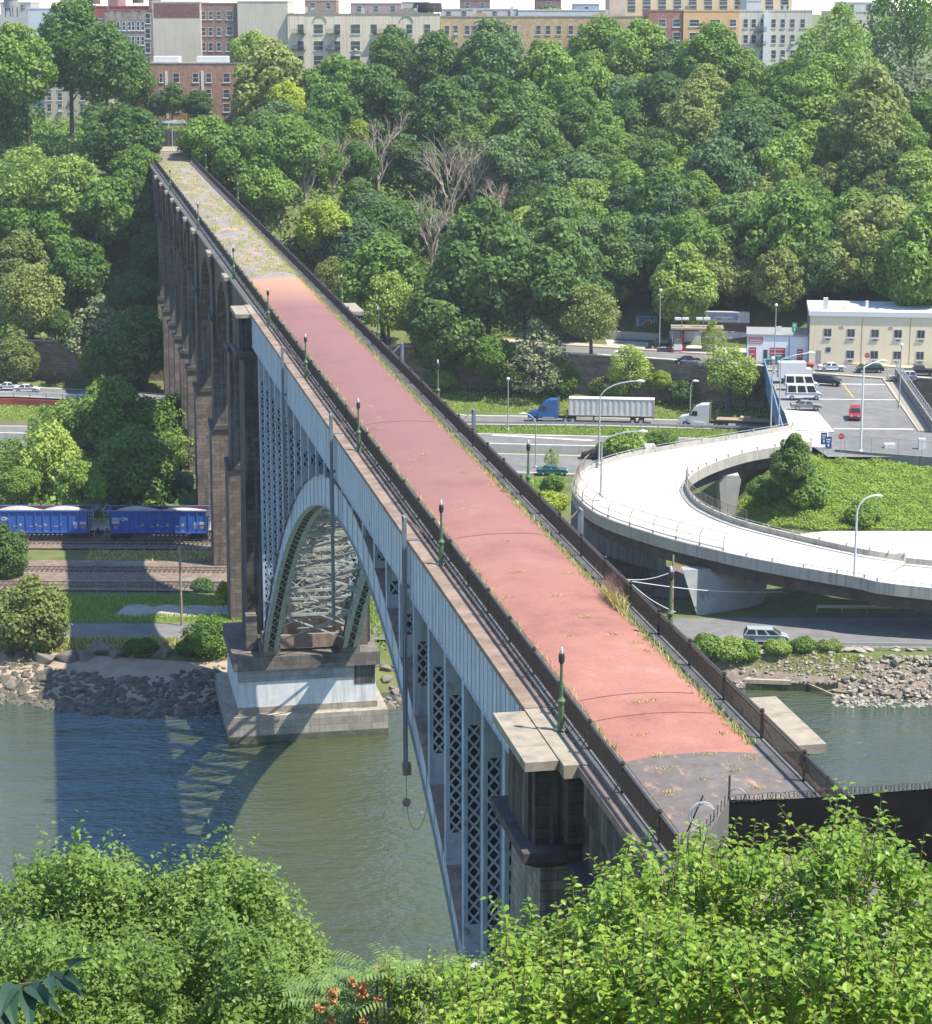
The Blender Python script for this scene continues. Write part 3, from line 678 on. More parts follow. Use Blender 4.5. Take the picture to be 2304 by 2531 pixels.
# ---- stone viaduct
PIERS = [(255.9, 4.0), (281.3, 3.8), (310.4, 4.0), (327.7, 2.2), (344.4, 2.2), (360.2, 2.2), (376.2, 2.2), (393.2, 2.2), (410, 2.4)]
m = MB(); prev = 228.4 - .5; poly = [(228.2, 42.6)]; edges = []
for y, w in PIERS + [(428, 4)]:
    a, b = prev, y - w / 2; r = (b - a) / 2; c = (a + b) / 2; cz = min(41.2 - r, 41.2 - r)
    k = 14
    arc = [(c - r * math.cos(math.pi * i / k), cz + r * math.sin(math.pi * i / k)) for i in range(k + 1)]
    for (p, q) in zip(arc, arc[1:]):      # one solid wedge per arch step
        vs = []
        for X in (-4.25, 4.25): vs += [(X, p[0], p[1]), (X, q[0], q[1]), (X, q[0], 43.2), (X, p[0], 43.2)]
        m.add(vs, [(0, 1, 2, 3), (7, 6, 5, 4), (0, 4, 5, 1), (3, 2, 6, 7)])
    prev = y + w / 2
m.build('arched_spandrels', MT['stone_dark'], BR)
for y, w in PIERS:
    wp = BW(y, NC); zg = H(wp.x, wp.y) - 1.5
    m = MB(); m.frust((-4.75, 4.75, y - w / 2 - .05, y + w / 2 + .05, 21.7), (-4.6, 4.6, y - w / 2, y + w / 2, 42.4))
    p = m.build('viaduct_pier', MT['stone_dark'], BR)
    if zg < 21:
        m = MB(); m.frust((-5.3, 5.3, y - w / 2 - .45, y + w / 2 + .45, zg), (-5.15, 5.15, y - w / 2 - .35, y + w / 2 + .35, 21.1)); m.build('lower_shaft', MT['stone_pier'], p)
        m = MB(); m.box(-5.3, 5.3, y - w / 2 - .6, y + w / 2 + .6, 21.1, 21.7); m.build('string_course', MT['dark_trim'], p)
    for sx in (-1, 1):
        m = MB(); a, b = sorted((sx * 5.05, sx * 4.0)); m.box(a, b, y - w / 2 - .2, y + w / 2 + .2, 43.1, 43.55); m.build('pier_cap', MT['cap'], p); m = MB()
        a, b = sorted((sx * 4.75, sx * 4.0)); m.box(a, b, y - w / 2 + .1, y + w / 2 - .1, 41.6, 43.1); m.build('corbel', MT['stone_dark'], p)
    h = 35 if w > 3 else 36
    for sx in (-1, 1):
        a, b = sorted((sx * 4.95, sx * 4.2)); MB().box(a, b, y - w / 2 - .25, y + w / 2 + .25, h, h + .5).build('impost_band', MT['dark_trim'], p)
m = MB(); m.box(-4.3, 4.3, 426, 470, 8, 43.2); m.build('far_abutment', MT['stone_pier'], BR)
m = MB()                                 # near approach
m.box(-4.1, 4.1, 20, 84.2, 20, 42.69); m.build('near_abutment', MT['stone_black'], BR)
m = MB(); m.box(-4.75, 4.75, 20, 84.2, 38.6, 39.3); m.box(-4.4, 4.4, 20, 84.2, 38.1, 38.6); m.build('near_string_course', MT['dark_trim'], BR)
m = MB(); m.box(-4.42, -4.1, 62, 82.8, 41.8, 43.25); m.build('parapet_base', MT['stone_black'], BR)
m = MB(); m.box(-3.95, 3.95, 20, 66, 42.7, 43.8); m.box(4.11, 30, 20, 64, 30, 43.7); m.build('terrace_fill', MT['concrete_dark'], BR)
# ---- railings
def railing(x, sx):
    y0, y1 = 72.0, 438.0
    rail = MB(); rail.bar((x, y0, 45.02), (x, y1, 45.02), .11, .07); rail.bar((x, y0, 44.87), (x, y1, 44.87), .05, .04); rail.bar((x, y0, 44.04), (x, y1, 44.04), .07, .05)
    r = rail.build('railing', MT['iron'], BR)
    n = int((y1 - y0) / .125); V = []; F = []; w = .0145
    for i in range(n):
        y = y0 + i * .125; b = len(V)
        for z in (44.04, 44.9): V += [(x - w, y - w, z), (x + w, y - w, z), (x + w, y + w, z), (x - w, y + w, z)]
        F += [(b, b + 1, b + 5, b + 4), (b + 1, b + 2, b + 6, b + 5), (b + 2, b + 3, b + 7, b + 6), (b + 3, b, b + 4, b + 7)]
    link('balusters', np_mesh('balusters', V, F, MT['iron']), r)
    pm = MB(); pm.box(-.055, .055, -.055, .055, 0, 1.16); pm.bar((0, 0, .75), (sx * .42, 0, .02), .035); pm.tube([(0, 0, 1.14), (0, 0, 1.2)], [.05, .03], 6); pm.ball((0, 0, 1.29), .11, 8)
    pmesh = pm.mesh('rail_post', MT['iron']); k = 0; y = 84.9 - 5.36 * 2
    while y < y1 and k < 70:
        link('rail_post', pmesh, r, (x, y, DZ - .06)); y += 5.36; k += 1
    sm = MB(); y = 86.0                  # small outward kick stays and the conduit along the foot
    while y < 250:
        sm.bar((x + sx * .06, y, 44.05), (x + sx * .38, y + .1, 43.74), .03); sm.bar((x + sx * .38, y + .1, 43.74), (x + sx * .40, y + .12, 44.02), .03); y += 1.34
    sm.tube([(x + sx * .14, yy, 43.93) for yy in range(88, 216, 8)], .025, 6); sm.build('stay_row', MT['iron'], r)
    return r
railing(-3.68, -1); railing(3.76, 1)
# ---- inspection hangers
for sx in (-1, 1):
    for i, y in enumerate((123.4, 156.6, 189.6)):
        x = 5.25 * sx; zb = 29.8; m = MB()
        for dy in (-.3, .3): m.box(x - .085, x + .085, y + dy - .085, y + dy + .085, zb, 45.1)
        m.box(x - .07, x + .07, y - .36, y + .36, 45.02, 45.14); m.box(min(x, x - .9 * sx), max(x, x - .9 * sx), y - .34, y - .26, 43.72, 43.8)
        m.box(min(x, x - .5 * sx), max(x, x - .5 * sx), y - .36, y + .36, 40.9, 41.0)
        h = m.build('inspection_hanger', MT['hanger'], BR)
        m = MB(); m.bar((x, y + .2, 45.1), (x - 1.45 * sx, y - .2, 43.8), .07); m.build('hanger_brace', MT['rust'], h)
        if sx < 0 and i == 0:
            m = MB(); m.box(x - .18, x + .3, y - .25, y + .25, 29.4, 30.1); m.ball((x, y - .2, 27.7), .28, 8); m.tube([(x, y - .2, 30), (x, y - .2, 27.9)], .02, 5)
            m.tube([(x, y - .3, 28) if k == 0 else (x + .75 * (1 - math.cos(math.pi * k / 10)), y - .3, 28 - 3.2 * math.sin(math.pi * k / 10) + .25 * k) for k in range(11)], .02, 5); m.build('hanging_hook', MT['rust'], h)
# ---- lamp posts on the bridge
def bridge_lamp(y, x, side, label):
    o = empty('lamp_post', BW(y, NC + x) + Vector((0, 0, 43.7)), PHI, label, 'lamp post', 'green lamp posts along the bridge')
    MB().lathe([(.32, 0), (.32, .06), (.23, .12), (.17, .28), (.145, .34), (.14, .9), (.125, 1.18), (.175, 1.24), (.19, 1.33), (.125, 1.42), (.085, 1.5)], (0, 0, 0), 8).build('lamp_base', MT['green_paint'], o)
    MB().lathe([(.085, 1.5), (.072, 2.2), (.06, 2.88), (.09, 2.92), (.06, 2.97)], (0, 0, 0), 8).build('pole', MT['green_paint'], o)
    MB().lathe([(.06, 2.95), (.125, 3.05), (.14, 3.3), (.11, 3.42)], (0, 0, 0), 10).build('lamp_cup', MT['lampdark'], o)
    MB().lathe([(.06, 3.42), (.07, 3.55), (.05, 3.66), (.02, 3.7)], (0, 0, 0), 8).build('lamp_bulb', MT['lampglass'], o)
LL = [(88.1, 'left railing beside the nearest pale cap slabs'), (117.3, 'left railing, second from the near end'), (150.1, 'left railing, third from the near end'), (181.5, 'left railing, fourth from the near end'), (212.5, 'left railing, just before the far river pier'), (251.5, 'left railing beside the far edge of the red paving'), (308.6, 'left railing of the grassy far part, nearer one'), (375.2, 'left railing at the far end of the bridge')]
for y, t in LL: bridge_lamp(y, -4.15, -1, 'green lamp post outside the ' + t)
RL = [(100.7, 'right railing, nearest one'), (133.3, 'right railing in front of the teal car on the highway'), (166, 'right railing in front of the brown retaining wall'), (197.2, 'right railing, just before the far right cap slab'), (222, 'right railing, just past the far right cap slab'), (279.6, 'right railing of the far part, before green bushes'), (342, 'right railing of the far part, middle one of three'), (408.5, 'right railing at the far end near the gate')]
for y, t in RL: bridge_lamp(y, 4.25, 1, 'green lamp post outside the ' + t)
# ---- far end steps, gate, pavilion slab
for i in range(7):
    pass
m = MB()
for i in range(8): m.box(-3.6, 3.4, 440 + i * 1.6, 470, 43.6 + i * .22, 43.82 + i * .22)
tag(m.build('stairs', MT['cap'], None, BW(0, NC), PHI), kind=None); tag(bpy.data.objects['stairs'], 'pale stone steps up from the far end of the bridge to the gate', 'stairs')
g = empty('gate', BW(466, NC) + Vector((0, 0, 45.2)), PHI, 'dark barred gate with two pale posts at the far end of the bridge', 'gate')
MB().box(-.9, -.72, -.1, .1, 0, 4.0).build('gate_post', MT['concrete'], g); MB().box(1.5, 1.7, -.1, .1, 0, 4.4).build('gate_post', MT['concrete'], g)
m = MB()
for i in range(15): m.box(-.7 + i * .15, -.66 + i * .15, -.02, .02, 0, 3.6)
for z in (.2, 1.8, 3.5): m.box(-.72, 1.5, -.04, .04, z, z + .1)
m.build('gate_leaf', MT['iron'], g)
m = MB(); m.box(-4.5, -.95, .3, .8, -1, 3.0); m.box(1.75, 5, .3, .8, -1, 3.0); m.box(-4.5, 5, 2, 2.6, -1, 3.1); m.build('gate_wall', MT['stone_black'], g)
m = MB(); m.box(3.3, 5.0, -21, -19, -1.2, -.9); m.build('pale_slab', MT['cap'], g)
# ================================================================ CURVED RAMP AND OVERPASS
OUT = [(1560, 848, 13), (1460, 865, 13), (1330, 886, 12.8), (1230, 905, 12.5), (1165, 927, 12.2), (1136, 950, 12), (1134, 985, 11.6), (1180, 1025, 11.2), (1285, 1063, 10.8), (1400, 1093, 10.3), (1520, 1119, 9.8), (1680, 1147, 9.0), (1835, 1171, 8.4)]
INN = [(1640, 872, 13), (1560, 886, 13), (1475, 900, 12.8), (1410, 920, 12.5), (1368, 940, 12.2), (1352, 956, 12), (1352, 974, 11.6), (1378, 1003, 11.2), (1450, 1035, 10.8), (1560, 1064, 10.3), (1690, 1093, 9.8), (1780, 1108, 9.0), (1835, 1117, 8.4)]
def smooth(P, k=5):
    P = [Vector(p) for p in P]; out = []
    for i in range(len(P) - 1):
        a = P[max(0, i - 1)]; b = P[i]; c = P[i + 1]; d = P[min(len(P) - 1, i + 2)]
        for j in range(k):
            t = j / k; out.append(.5 * ((2 * b) + (c - a) * t + (2 * a - 5 * b + 4 * c - d) * t * t + (3 * b - a - 3 * c + d) * t ** 3))
    return out + [P[-1]]
RO = [G(*p) for p in OUT]; RI = [G(*p) for p in INN]
RO.append(RO[-1] + Vector((45, -9, -2))); RI.append(RI[-1] + Vector((45, -9, -2)))
RO, RI = smooth(RO), smooth(RI)
ramp = empty('road_ramp', (0, 0, 0), 0, 'pale curved concrete road ramp looping round from the overpass', 'ramp')
m = MB(); n = len(RO)
m.strip(RO, RI); m.build('roadway', MT['road_pale'], ramp)
def edge_wall(A, C, z0, z1, th, inward, name, mat, parent):
    """wall along A, thickened towards C by th (inward=+1) or away"""
    m = MB(); n = len(A); vs = []
    for a, c in zip(A, C):
        d = (c - a); d.z = 0; d = d.normalized() * th * inward
        vs += [a + Vector((0, 0, z0)), a + d + Vector((0, 0, z0)), a + d + Vector((0, 0, z1)), a + Vector((0, 0, z1))]
    fs = [(4 * i + j, 4 * i + (j + 1) % 4, 4 * i + 4 + (j + 1) % 4, 4 * i + 4 + j) for i in range(n - 1) for j in range(4)] + [(0, 1, 2, 3), (4 * n - 1, 4 * n - 2, 4 * n - 3, 4 * n - 4)]
    m.add(vs, fs); return m.build(name, mat, parent)
MT['parapet'] = M('streaked_parapet_concrete', (.42, .39, .34), (.56, .52, .46), .5, .85, 7, .1, how='world', streak=(.30, .27, .23))
edge_wall(RO, RI, -.55, .85, .3, -1, 'parapet', MT['parapet'], ramp)
edge_wall(RI[3:], RO[3:], -.55, .85, .3, -1, 'parapet', MT['parapet'], ramp)
edge_wall([p + Vector((0, 0, 0)) for p in RO], RI, -.02, .16, .7, 1, 'kerb', MT['concrete_pale'], ramp)
edge_wall(RI[3:], RO[3:], -.02, .16, .7, 1, 'kerb', MT['concrete_pale'], ramp)
def inset(A, C, d): return [a + Vector(((c - a).x, (c - a).y, 0)).normalized() * d for a, c in zip(A, C)]
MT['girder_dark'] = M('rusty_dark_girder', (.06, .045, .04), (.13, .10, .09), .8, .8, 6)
for A, C in ((RO, RI), (RI, RO)):
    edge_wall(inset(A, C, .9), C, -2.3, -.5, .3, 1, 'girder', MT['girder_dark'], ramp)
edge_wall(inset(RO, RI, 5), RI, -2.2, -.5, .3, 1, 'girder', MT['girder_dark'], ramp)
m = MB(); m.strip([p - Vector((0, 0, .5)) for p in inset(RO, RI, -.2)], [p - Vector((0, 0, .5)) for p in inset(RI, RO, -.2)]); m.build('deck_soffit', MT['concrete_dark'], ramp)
TTM = M('worn_tyre_track', (.50, .48, .44), (.66, .64, .60), .5, .9, 8, 0, how='world')
m = MB()
for i in range(4, len(RO) - 2, 6): m.bar(RO[i] + Vector((0, 0, .012)), RI[i] + Vector((0, 0, .012)), .12, .012)
m.build('expansion_joint', MT['concrete'], ramp)
for fr in (.22, .38, .60, .76):
    m = MB(); m.strip([a + (c - a) * (fr - .022) + Vector((0, 0, .006)) for a, c in zip(RO, RI)], [a + (c - a) * (fr + .022) + Vector((0, 0, .006)) for a, c in zip(RO, RI)]); m.build('tyre_track', TTM, ramp)
m = MB()                                  # little drains / rail posts on the parapets
for A in (RO, RI[3:]):
    for a in A[::2]: m.box(a.x - .1, a.x + .1, a.y - .1, a.y + .1, a.z + .85, a.z + 1.25)
    for p, q in zip(A, A[1:]): m.bar(p + Vector((0, 0, 1.2)), q + Vector((0, 0, 1.2)), .06)
m.build('parapet_rail', MT['galv'], ramp)
# curved snow fence on the outer parapet
fa = RO[22:47]
f = empty('curved_fence', (0, 0, 0), 0, 'tan see-through fence with curved posts on the outer ramp parapet', 'fence'); m = MB()
nrm = []
for a, c in zip(RO[22:47], RI[22:47]): d = c - a; d.z = 0; nrm.append(d.normalized())
for a, d in list(zip(fa, nrm))[::2]:
    m.tube([a + Vector((0, 0, .8)), a + Vector((0, 0, 2.0)) + d * .05, a + Vector((0, 0, 2.6)) + d * .3, a + Vector((0, 0, 2.9)) + d * .7], .05, 6)
for h, k in ((1.1, 0), (2.0, .05), (2.9, .7)):
    for (a, d), (b, e) in zip(list(zip(fa, nrm)), list(zip(fa, nrm))[1:]): m.bar(a + d * k + Vector((0, 0, h)), b + e * k + Vector((0, 0, h)), .05)
m.build('post_frame', M('tan_mesh_steel', (.32, .27, .2), (.45, .38, .29), 2, .7), f)
m = MB()
for (a, d), (b, e) in zip(list(zip(fa, nrm)), list(zip(fa, nrm))[1:]):
    for k in range(9):
        p = a + (b - a) * (k / 9); dd = d + (e - d) * (k / 9); m.bar(p + Vector((0, 0, .9)), p + dd * .05 + Vector((0, 0, 2.0)), .018); m.bar(p + dd * .05 + Vector((0, 0, 2.0)), p + dd * .7 + Vector((0, 0, 2.9)), .018)
m.build('wire_mesh', M('tan_mesh_wire', (.32, .27, .2), (.45, .38, .29), 2, .7), f)
# fence on the inner parapet near the tip
ip = [p + Vector((0, 0, .85)) for p in RI[24:42]]
mesh_fence('parapet_fence', [(p.x, p.y) for p in ip], lambda x, y: min(ip, key=lambda q: (q.x - x) ** 2 + (q.y - y) ** 2).z, 1.5, 'dark chain link fence along the inner ramp parapet', M('brown_fence_steel', (.13, .11, .09), (.24, .2, .17), 2, .7), 2.4)
# supports
def support(pts, z0, z1, name='support_wall', mat='concrete_dark', th=1.4):
    m = MB()
    for p, q in zip(pts, pts[1:]):
        p, q = Vector(p), Vector(q); d = (q - p).normalized(); nr = Vector((-d.y, d.x)) * th
        m.add([(p.x, p.y, z0), (q.x, q.y, z0), (q.x + nr.x, q.y + nr.y, z0), (p.x + nr.x, p.y + nr.y, z0), (p.x, p.y, z1), (q.x, q.y, z1), (q.x + nr.x, q.y + nr.y, z1), (p.x + nr.x, p.y + nr.y, z1)],
              [(0, 3, 2, 1), (4, 5, 6, 7), (0, 1, 5, 4), (1, 2, 6, 5), (2, 3, 7, 6), (3, 0, 4, 7)])
    return m.build(name, MT[mat], ramp)
m = MB(); a = G(1362, 1212, 3); b = G(1500, 1192, 3)
m.add([(a.x + .8, a.y, 2.5), (b.x, b.y, 2.5), (b.x, b.y + 1.6, 2.5), (a.x + .8, a.y + 1.6, 2.5), (a.x - 1.2, a.y, 8.6), (b.x + 1.0, b.y, 8.0), (b.x + 1.0, b.y + 1.6, 8.0), (a.x - 1.2, a.y + 1.6, 8.6)], [(0, 3, 2, 1), (4, 5, 6, 7), (0, 1, 5, 4), (1, 2, 6, 5), (2, 3, 7, 6), (3, 0, 4, 7)])
pw = m.build('support_wall', M('pale_grey_pier_concrete', (.30, .31, .31), (.42, .43, .43), .6, .85, 7, .1), ramp)
# scribbled red tag on the wall pier
tx = bpy.data.curves.new('tag', 'CURVE'); tx.dimensions = '3D'; tx.bevel_depth = .045
rg = random.Random(12); c0 = a + (b - a) * .33
for i in range(6):
    sp = tx.splines.new('POLY'); k = 9; sp.points.add(k - 1); ox = (i - 3) * .62
    for j in range(k): sp.points[j].co = (c0.x + ox + .34 * math.cos(j * .9 + i), c0.y - .07 + (b.y - a.y) / (b.x - a.x) * ox, 5.1 + .5 * math.sin(j * 1.3 + i * 2) + rg.uniform(-.15, .15), 1)
to = bpy.data.objects.new('t', tx); COL.objects.link(to); bpy.context.view_layer.update()
me = bpy.data.meshes.new_from_object(to.evaluated_get(bpy.context.evaluated_depsgraph_get())); bpy.data.objects.remove(to); me.materials.clear(); me.materials.append(plain('faded_red_spray', (.42, .22, .19), .8))
link('scribble', me, pw)
a = G(1140, 1035, 6); b = G(1296, 1108, 4.5)
support([(a.x - 1, a.y + 2), (b.x, b.y + 1)], 2.6, 9.0, 'abutment_wall')
a = G(1422, 1003, 6)
m = MB(); m.prism([(a.x, 4.5), (a.x + 1.7, 4.5), (a.x + 2.5, 10.2), (a.x + 2.2, 10.8), (a.x - .6, 10.8)], 'y', a.y, a.y + 5); m.build('tapered_pier', MT['concrete_pale'], ramp)
a = G(1280, 980, 5.2)
m = MB(); m.box(a.x, a.x + 1.6, a.y + 8, a.y + 13, 3, 10.6); m.build('tapered_pier', MT['concrete'], ramp)
# lower pale road right of the ramp
lo = empty('x', (0, 0, 0)); bpy.data.objects.remove(lo)
sheet('lower_ramp_road', [(46, 270.5), (60, 264), (110, 255)], [(43.5, 281), (62, 281), (112, 281)], MT['road_pale'], .12, 5)
# ---- overpass deck and junction
ov = empty('overpass', (0, 0, 0), 0, 'wide road overpass crossing the highway with parked vehicles on it', 'overpass')
MB().add([(47.5, 318, 12.92), (68.2, 318, 12.92), (72, 376, 12.92), (51.8, 378, 12.92), (47.5, 318, 11.6), (68.2, 318, 11.6), (72, 376, 11.6), (51.8, 378, 11.6)], [(0, 1, 2, 3), (7, 6, 5, 4), (0, 4, 5, 1), (1, 5, 6, 2), (2, 6, 7, 3), (3, 7, 4, 0)]).build('deck', MT['concrete_dark'], ov)
MB().add([(53.8, 318, 12.99), (66.2, 318, 12.99), (69.6, 366, 12.99), (53.8, 376, 12.99)], [(0, 1, 2, 3)]).build('roadway', MT['asphalt'], ov)
m = MB(); m.add([(66.2, 319, 12.93), (68, 319, 12.93), (71.6, 366.3, 12.93), (69.5, 366, 12.93), (66.2, 319, 13.14), (68, 319, 13.14), (71.6, 366.3, 13.14), (69.5, 366, 13.14)], [(0, 3, 2, 1), (4, 5, 6, 7), (0, 1, 5, 4), (1, 2, 6, 5), (2, 3, 7, 6), (3, 0, 4, 7)]); m.build('sidewalk', MT['sidewalk'], ov)
m = MB(); m.add([(47.6, 320, 12.94), (53.8, 318, 12.94), (53.8, 334, 12.94), (48.9, 336, 12.94), (47.6, 320, 13.16), (53.8, 318, 13.16), (53.8, 334, 13.16), (48.9, 336, 13.16)], [(0, 3, 2, 1), (4, 5, 6, 7), (0, 1, 5, 4), (1, 2, 6, 5), (2, 3, 7, 6), (3, 0, 4, 7)]); m.build('island', MT['road_pale'], ov)
m = MB(); m.bar((68.1, 318, 13.9), (71.9, 366.5, 13.9), .35, 1.6); m.build('parapet', MT['concrete_dark'], ov)
m = MB()
for i in range(24):
    t = i / 23; m.box(68.1 + 3.8 * t - .06, 68.1 + 3.8 * t + .06, 318 + 48.5 * t - .06, 318 + 48.5 * t + .06, 14.6, 16)
m.bar((68.1, 318, 16), (71.9, 366.5, 16), .08); m.bar((68.1, 318, 15.3), (71.9, 366.5, 15.3), .05); m.build('rail_fence', MT['galv'], ov)
m = MB(); m.add([(46.9, 322, 10.2), (51.5, 378.2, 10.2), (51.5, 378.2, 14.4), (46.9, 322, 13.3), (46.7, 322, 10.2), (51.3, 378.2, 10.2), (51.3, 378.2, 14.4), (46.7, 322, 13.3)], [(0, 1, 2, 3), (7, 6, 5, 4), (0, 4, 5, 1), (1, 5, 6, 2), (2, 6, 7, 3), (3, 7, 4, 0)])
m.build('blue_side_panel', M('blue_panel', (.09, .20, .42), (.20, .33, .52), .35, .6, 7, 0, sc=(1, 1, .5), stain=(.40, .47, .55), sscale=.5, sth=(.6, .8)), ov)
MB().box(51.6, 71.5, 373.5, 375.5, 4, 12.9).build('abutment', MT['rwall'], ov); MB().box(46.9, 68, 318.5, 320.5, 4, 11.6).build('abutment', MT['rwall'], ov); MB().box(57, 59, 345, 347, 4, 11.6).build('pier_column', MT['concrete'], ov)
sheet('junction', [(50, 300.5), (66, 300), (110, 296)], [(47.5, 319), (68, 318.6), (112, 312)], MT['asphalt'], .10, 5, zf=lambda x, y: 12.9)
sheet('junction_apron', [(44.5, 308.6), (51, 307)], [(46.5, 320), (53, 318.6)], MT['road_pale'], .12, 3, zf=lambda x, y: 12.9)
sheet('stop_line', [(54.2, 321), (66, 320.6)], [(54.2, 321.6), (66, 321.2)], MT['paint_line'], .005, 2, zf=lambda x, y: 13.0)
sheet('crosswalk_line', [(54.0, 346.2), (68, 345.4)], [(54.0, 346.7), (68, 345.9)], MT['paint_line'], .005, 2, zf=lambda x, y: 13.0)
sheet('crosswalk_line', [(54.0, 361.0), (69, 359.9)], [(54.0, 361.6), (69, 360.5)], MT['paint_line'], .005, 2, zf=lambda x, y: 13.0)
sheet('yellow_line', [(61.5, 347.5), (62.0, 360)], [(61.75, 347.5), (62.25, 360)], plain('yellow_road_paint', (.62, .40, .08), .7), .006, 2, zf=lambda x, y: 13.0)
# low grey wall and fence by the mound
wall_run('low_wall', [(51.5, 303.8), (56, 301.5), (66, 297.5), (95, 290)], 11.5, 13.4, .35, MT['concrete_dark'], 'low grey wall along the top of the grassy mound', 'wall')
mesh_fence('pipe_fence', [(53, 304.6), (60, 301.8), (72, 297)], 13.0, 2.2, 'thin grey pipe and mesh fence behind the low wall on the mound', MT['galv'], 3.2)
m = MB(); p = G(1742, 880, 13.2); m.box(p.x, p.x + 1.5, p.y, p.y + 1, 13, 13.6); tag(m.build('utility_box', MT['white']), 'low white utility box behind the pipe fence', 'box')
m = MB(); p = G(1809, 882, 13.2); m.box(p.x, p.x + 1.0, p.y, p.y + .8, 13, 14.5); tag(m.build('utility_cabinet', MT['white']), 'tall white utility cabinet behind the pipe fence', 'cabinet')
# ================================================================ STREET LIGHTS, POLES, SIGNS
def street_light(p, h, arm=None, label='', heads=1, r=.11, mat='galv', curve=False, name='street_light'):
    o = empty(name, p, 0, label, 'street light'); m = MB()
    if arm and curve:
        ax, ay = arm; pts = [(0, 0, 0), (0, 0, h * .78)]
        for k in range(1, 8):
            t = k / 7 * math.pi / 2; pts.append((ax * (1 - math.cos(t)), ay * (1 - math.cos(t)), h * .78 + h * .22 * math.sin(t)))
        m.tube(pts, [r, r * .8] + [r * .7] * 7, 8); tip = pts[-1]
    else:
        m.tube([(0, 0, 0), (0, 0, h)], [r, r * .65], 8); tip = (0, 0, h)
        if arm:
            m.tube([(0, 0, h - .1), (arm[0] * .5, arm[1] * .5, h + .5), (arm[0], arm[1], h + .75)], r * .55, 6); tip = (arm[0], arm[1], h + .75)
    m.lathe([(r * 2.2, 0), (r * 2.2, .3), (r * 1.2, .5)], (0, 0, 0), 8); m.build('pole', MT[mat], o)
    hd = MB(); ux = 1 if not arm else (1 if arm[0] >= 0 else -1)
    if heads == 2:
        for s in (-1, 1):
            hd = MB(); hd.bar((0, 0, h), (s * .9, 0, h + .35), .1); hd.ball((s * 1.05, 0, h + .42), .32, 8)
            if s < 0: hd.build('lamp_head', MT['white'], o)
    else:
        hd.tube([(tip[0] - ux * .2, tip[1], tip[2]), (tip[0] + ux * .25, tip[1], tip[2] + .02), (tip[0] + ux * .85, tip[1], tip[2] - .03)], [.1, .22, .1], 8) if arm else hd.ball((0, 0, h + .12), .3, 8)
    hd.build('lamp_head', MT['white'], o); return o
street_light(G(1000, 848, 5), 8.6, None, 'slim grey street light on the grass strip left of the blue truck')
street_light(Vector((10.6, 331, 5)), 8.4, (-1.6, .2), 'street light with a short curved arm between the highway lanes near the teal car', curve=True)
street_light(G(1179, 924, 12.2) + Vector((0, 0, .6)), 11.6, (5.2, 0), 'tall curved street light in front of the white container', curve=True, r=.14)
street_light(G(1183, 984, 11.7) + Vector((0, 0, .6)), 8.4, (5.0, 0), 'curved street light standing on the ramp parapet fence', curve=True, r=.13)
street_light(G(1286, 790, 6), 7.4, None, 'straight white lamp pole behind the right end of the white container')
street_light(G(1358, 840, 5), 7.0, (.5, 0), 'thin grey lamp pole in front of the white truck cab')
street_light(G(1298, 690, 13), 10.8, None, 'tall lamp pole beside the blue billboard')
street_light(G(1212, 668, 13), 5.2, None, 'white lamp pole with a bright head left of the billboard', r=.12)
street_light(G(1205, 662, 13), 4.6, (.9, 0), 'lamp pole with a short arm left of the billboard', curve=True)
street_light(G(930, 645, 13), 6.6, None, 'Y-shaped twin-head street light at the foot of the wooded slope', heads=2)
street_light(G(1089, 640, 13), 5.0, None, 'thin lamp pole among the trees on the avenue', r=.09)
street_light(G(1524, 735, 13), 11.5, None, 'lamp pole in front of the white shop')
street_light(G(1694, 892, 12.9), 12.2, (2.4, .4), 'large white street light rising from the low wall at the junction', r=.17, mat='white')
street_light(G(1680, 1138, 9.2) + Vector((0, -.6, -.3)), 10.2, (2.0, 0), 'white curved street light on the ramp parapet near the right edge', curve=True, r=.15, mat='white')
street_light(G(1533, 852, 13), 10.9, (4.2, 1.0), 'lamp pole with a long arm at the left corner of the overpass')
street_light(G(1517, 854, 13), 11.0, None, 'straight grey lamp pole left of the blue overpass side', r=.13)
street_light(G(1770, 800, 13.1), 9.5, None, 'tall thin lamp pole on the overpass sidewalk', r=.1)
street_light(GY(195, 762, 403), 2.4, (-.6, 0), 'small street light above the green trees at left', r=.08, curve=True)
street_light(GY(352, 240, 520), 8.6, (-.7, 0), 'tall grey street light in front of the red brick building at the top', r=.12)
street_light(G(1083, 650, 13), 4.2, None, 'short white-headed lamp behind the willow on the avenue', r=.08)
def pole(p, h, label, r=.13, mat='wood', cross=0):
    o = empty('utility_pole', p, 0, label, 'utility pole'); m = MB(); m.tube([(0, 0, -.3), (0, 0, h)], [r, r * .75], 8)
    m.build('pole', MT[mat], o)
    if cross: MB().bar((-cross, 0, h - .3), (cross, 0, h - .3), .1).build('cross_arm', MT[mat], o)
    return o
pole(G(358, 1232, 3), 9.6, 'grey wooden utility pole by the service road left of the big pier', .16)
pole(G(1323, 1215, 3), 7.6, 'pale leaning pole under the ramp with white tapes tied to it', .16)
pole(GY(857, 620, 425), 12, 'wooden pole standing at the edge of the wooded slope', .13, 'wood', .9)
pole(G(1657, 715, 13), 10, 'tall thin rusty pole at the left end of the cream building', .09, 'rust')
pole(G(110, 575, 13), 3.5, 'small pale post among the trees at left', .06, 'white')
w = MB()
for (a, b) in (((1235, 1143, 8), (1540, 1165, 5.5)), ((1230, 1137, 8.5), (1330, 1205, 4)), ((1225, 1140, 8), (1330, 1123, 9))):
    p, q = G(*a), G(*b); w.tube([p + (q - p) * (i / 8) - Vector((0, 0, .5 * math.sin(math.pi * i / 8))) for i in range(9)], .045, 5)
tag(w.build('taped_wire', MT['white']), 'white taped wires strung under the ramp from the leaning pole', 'wire')
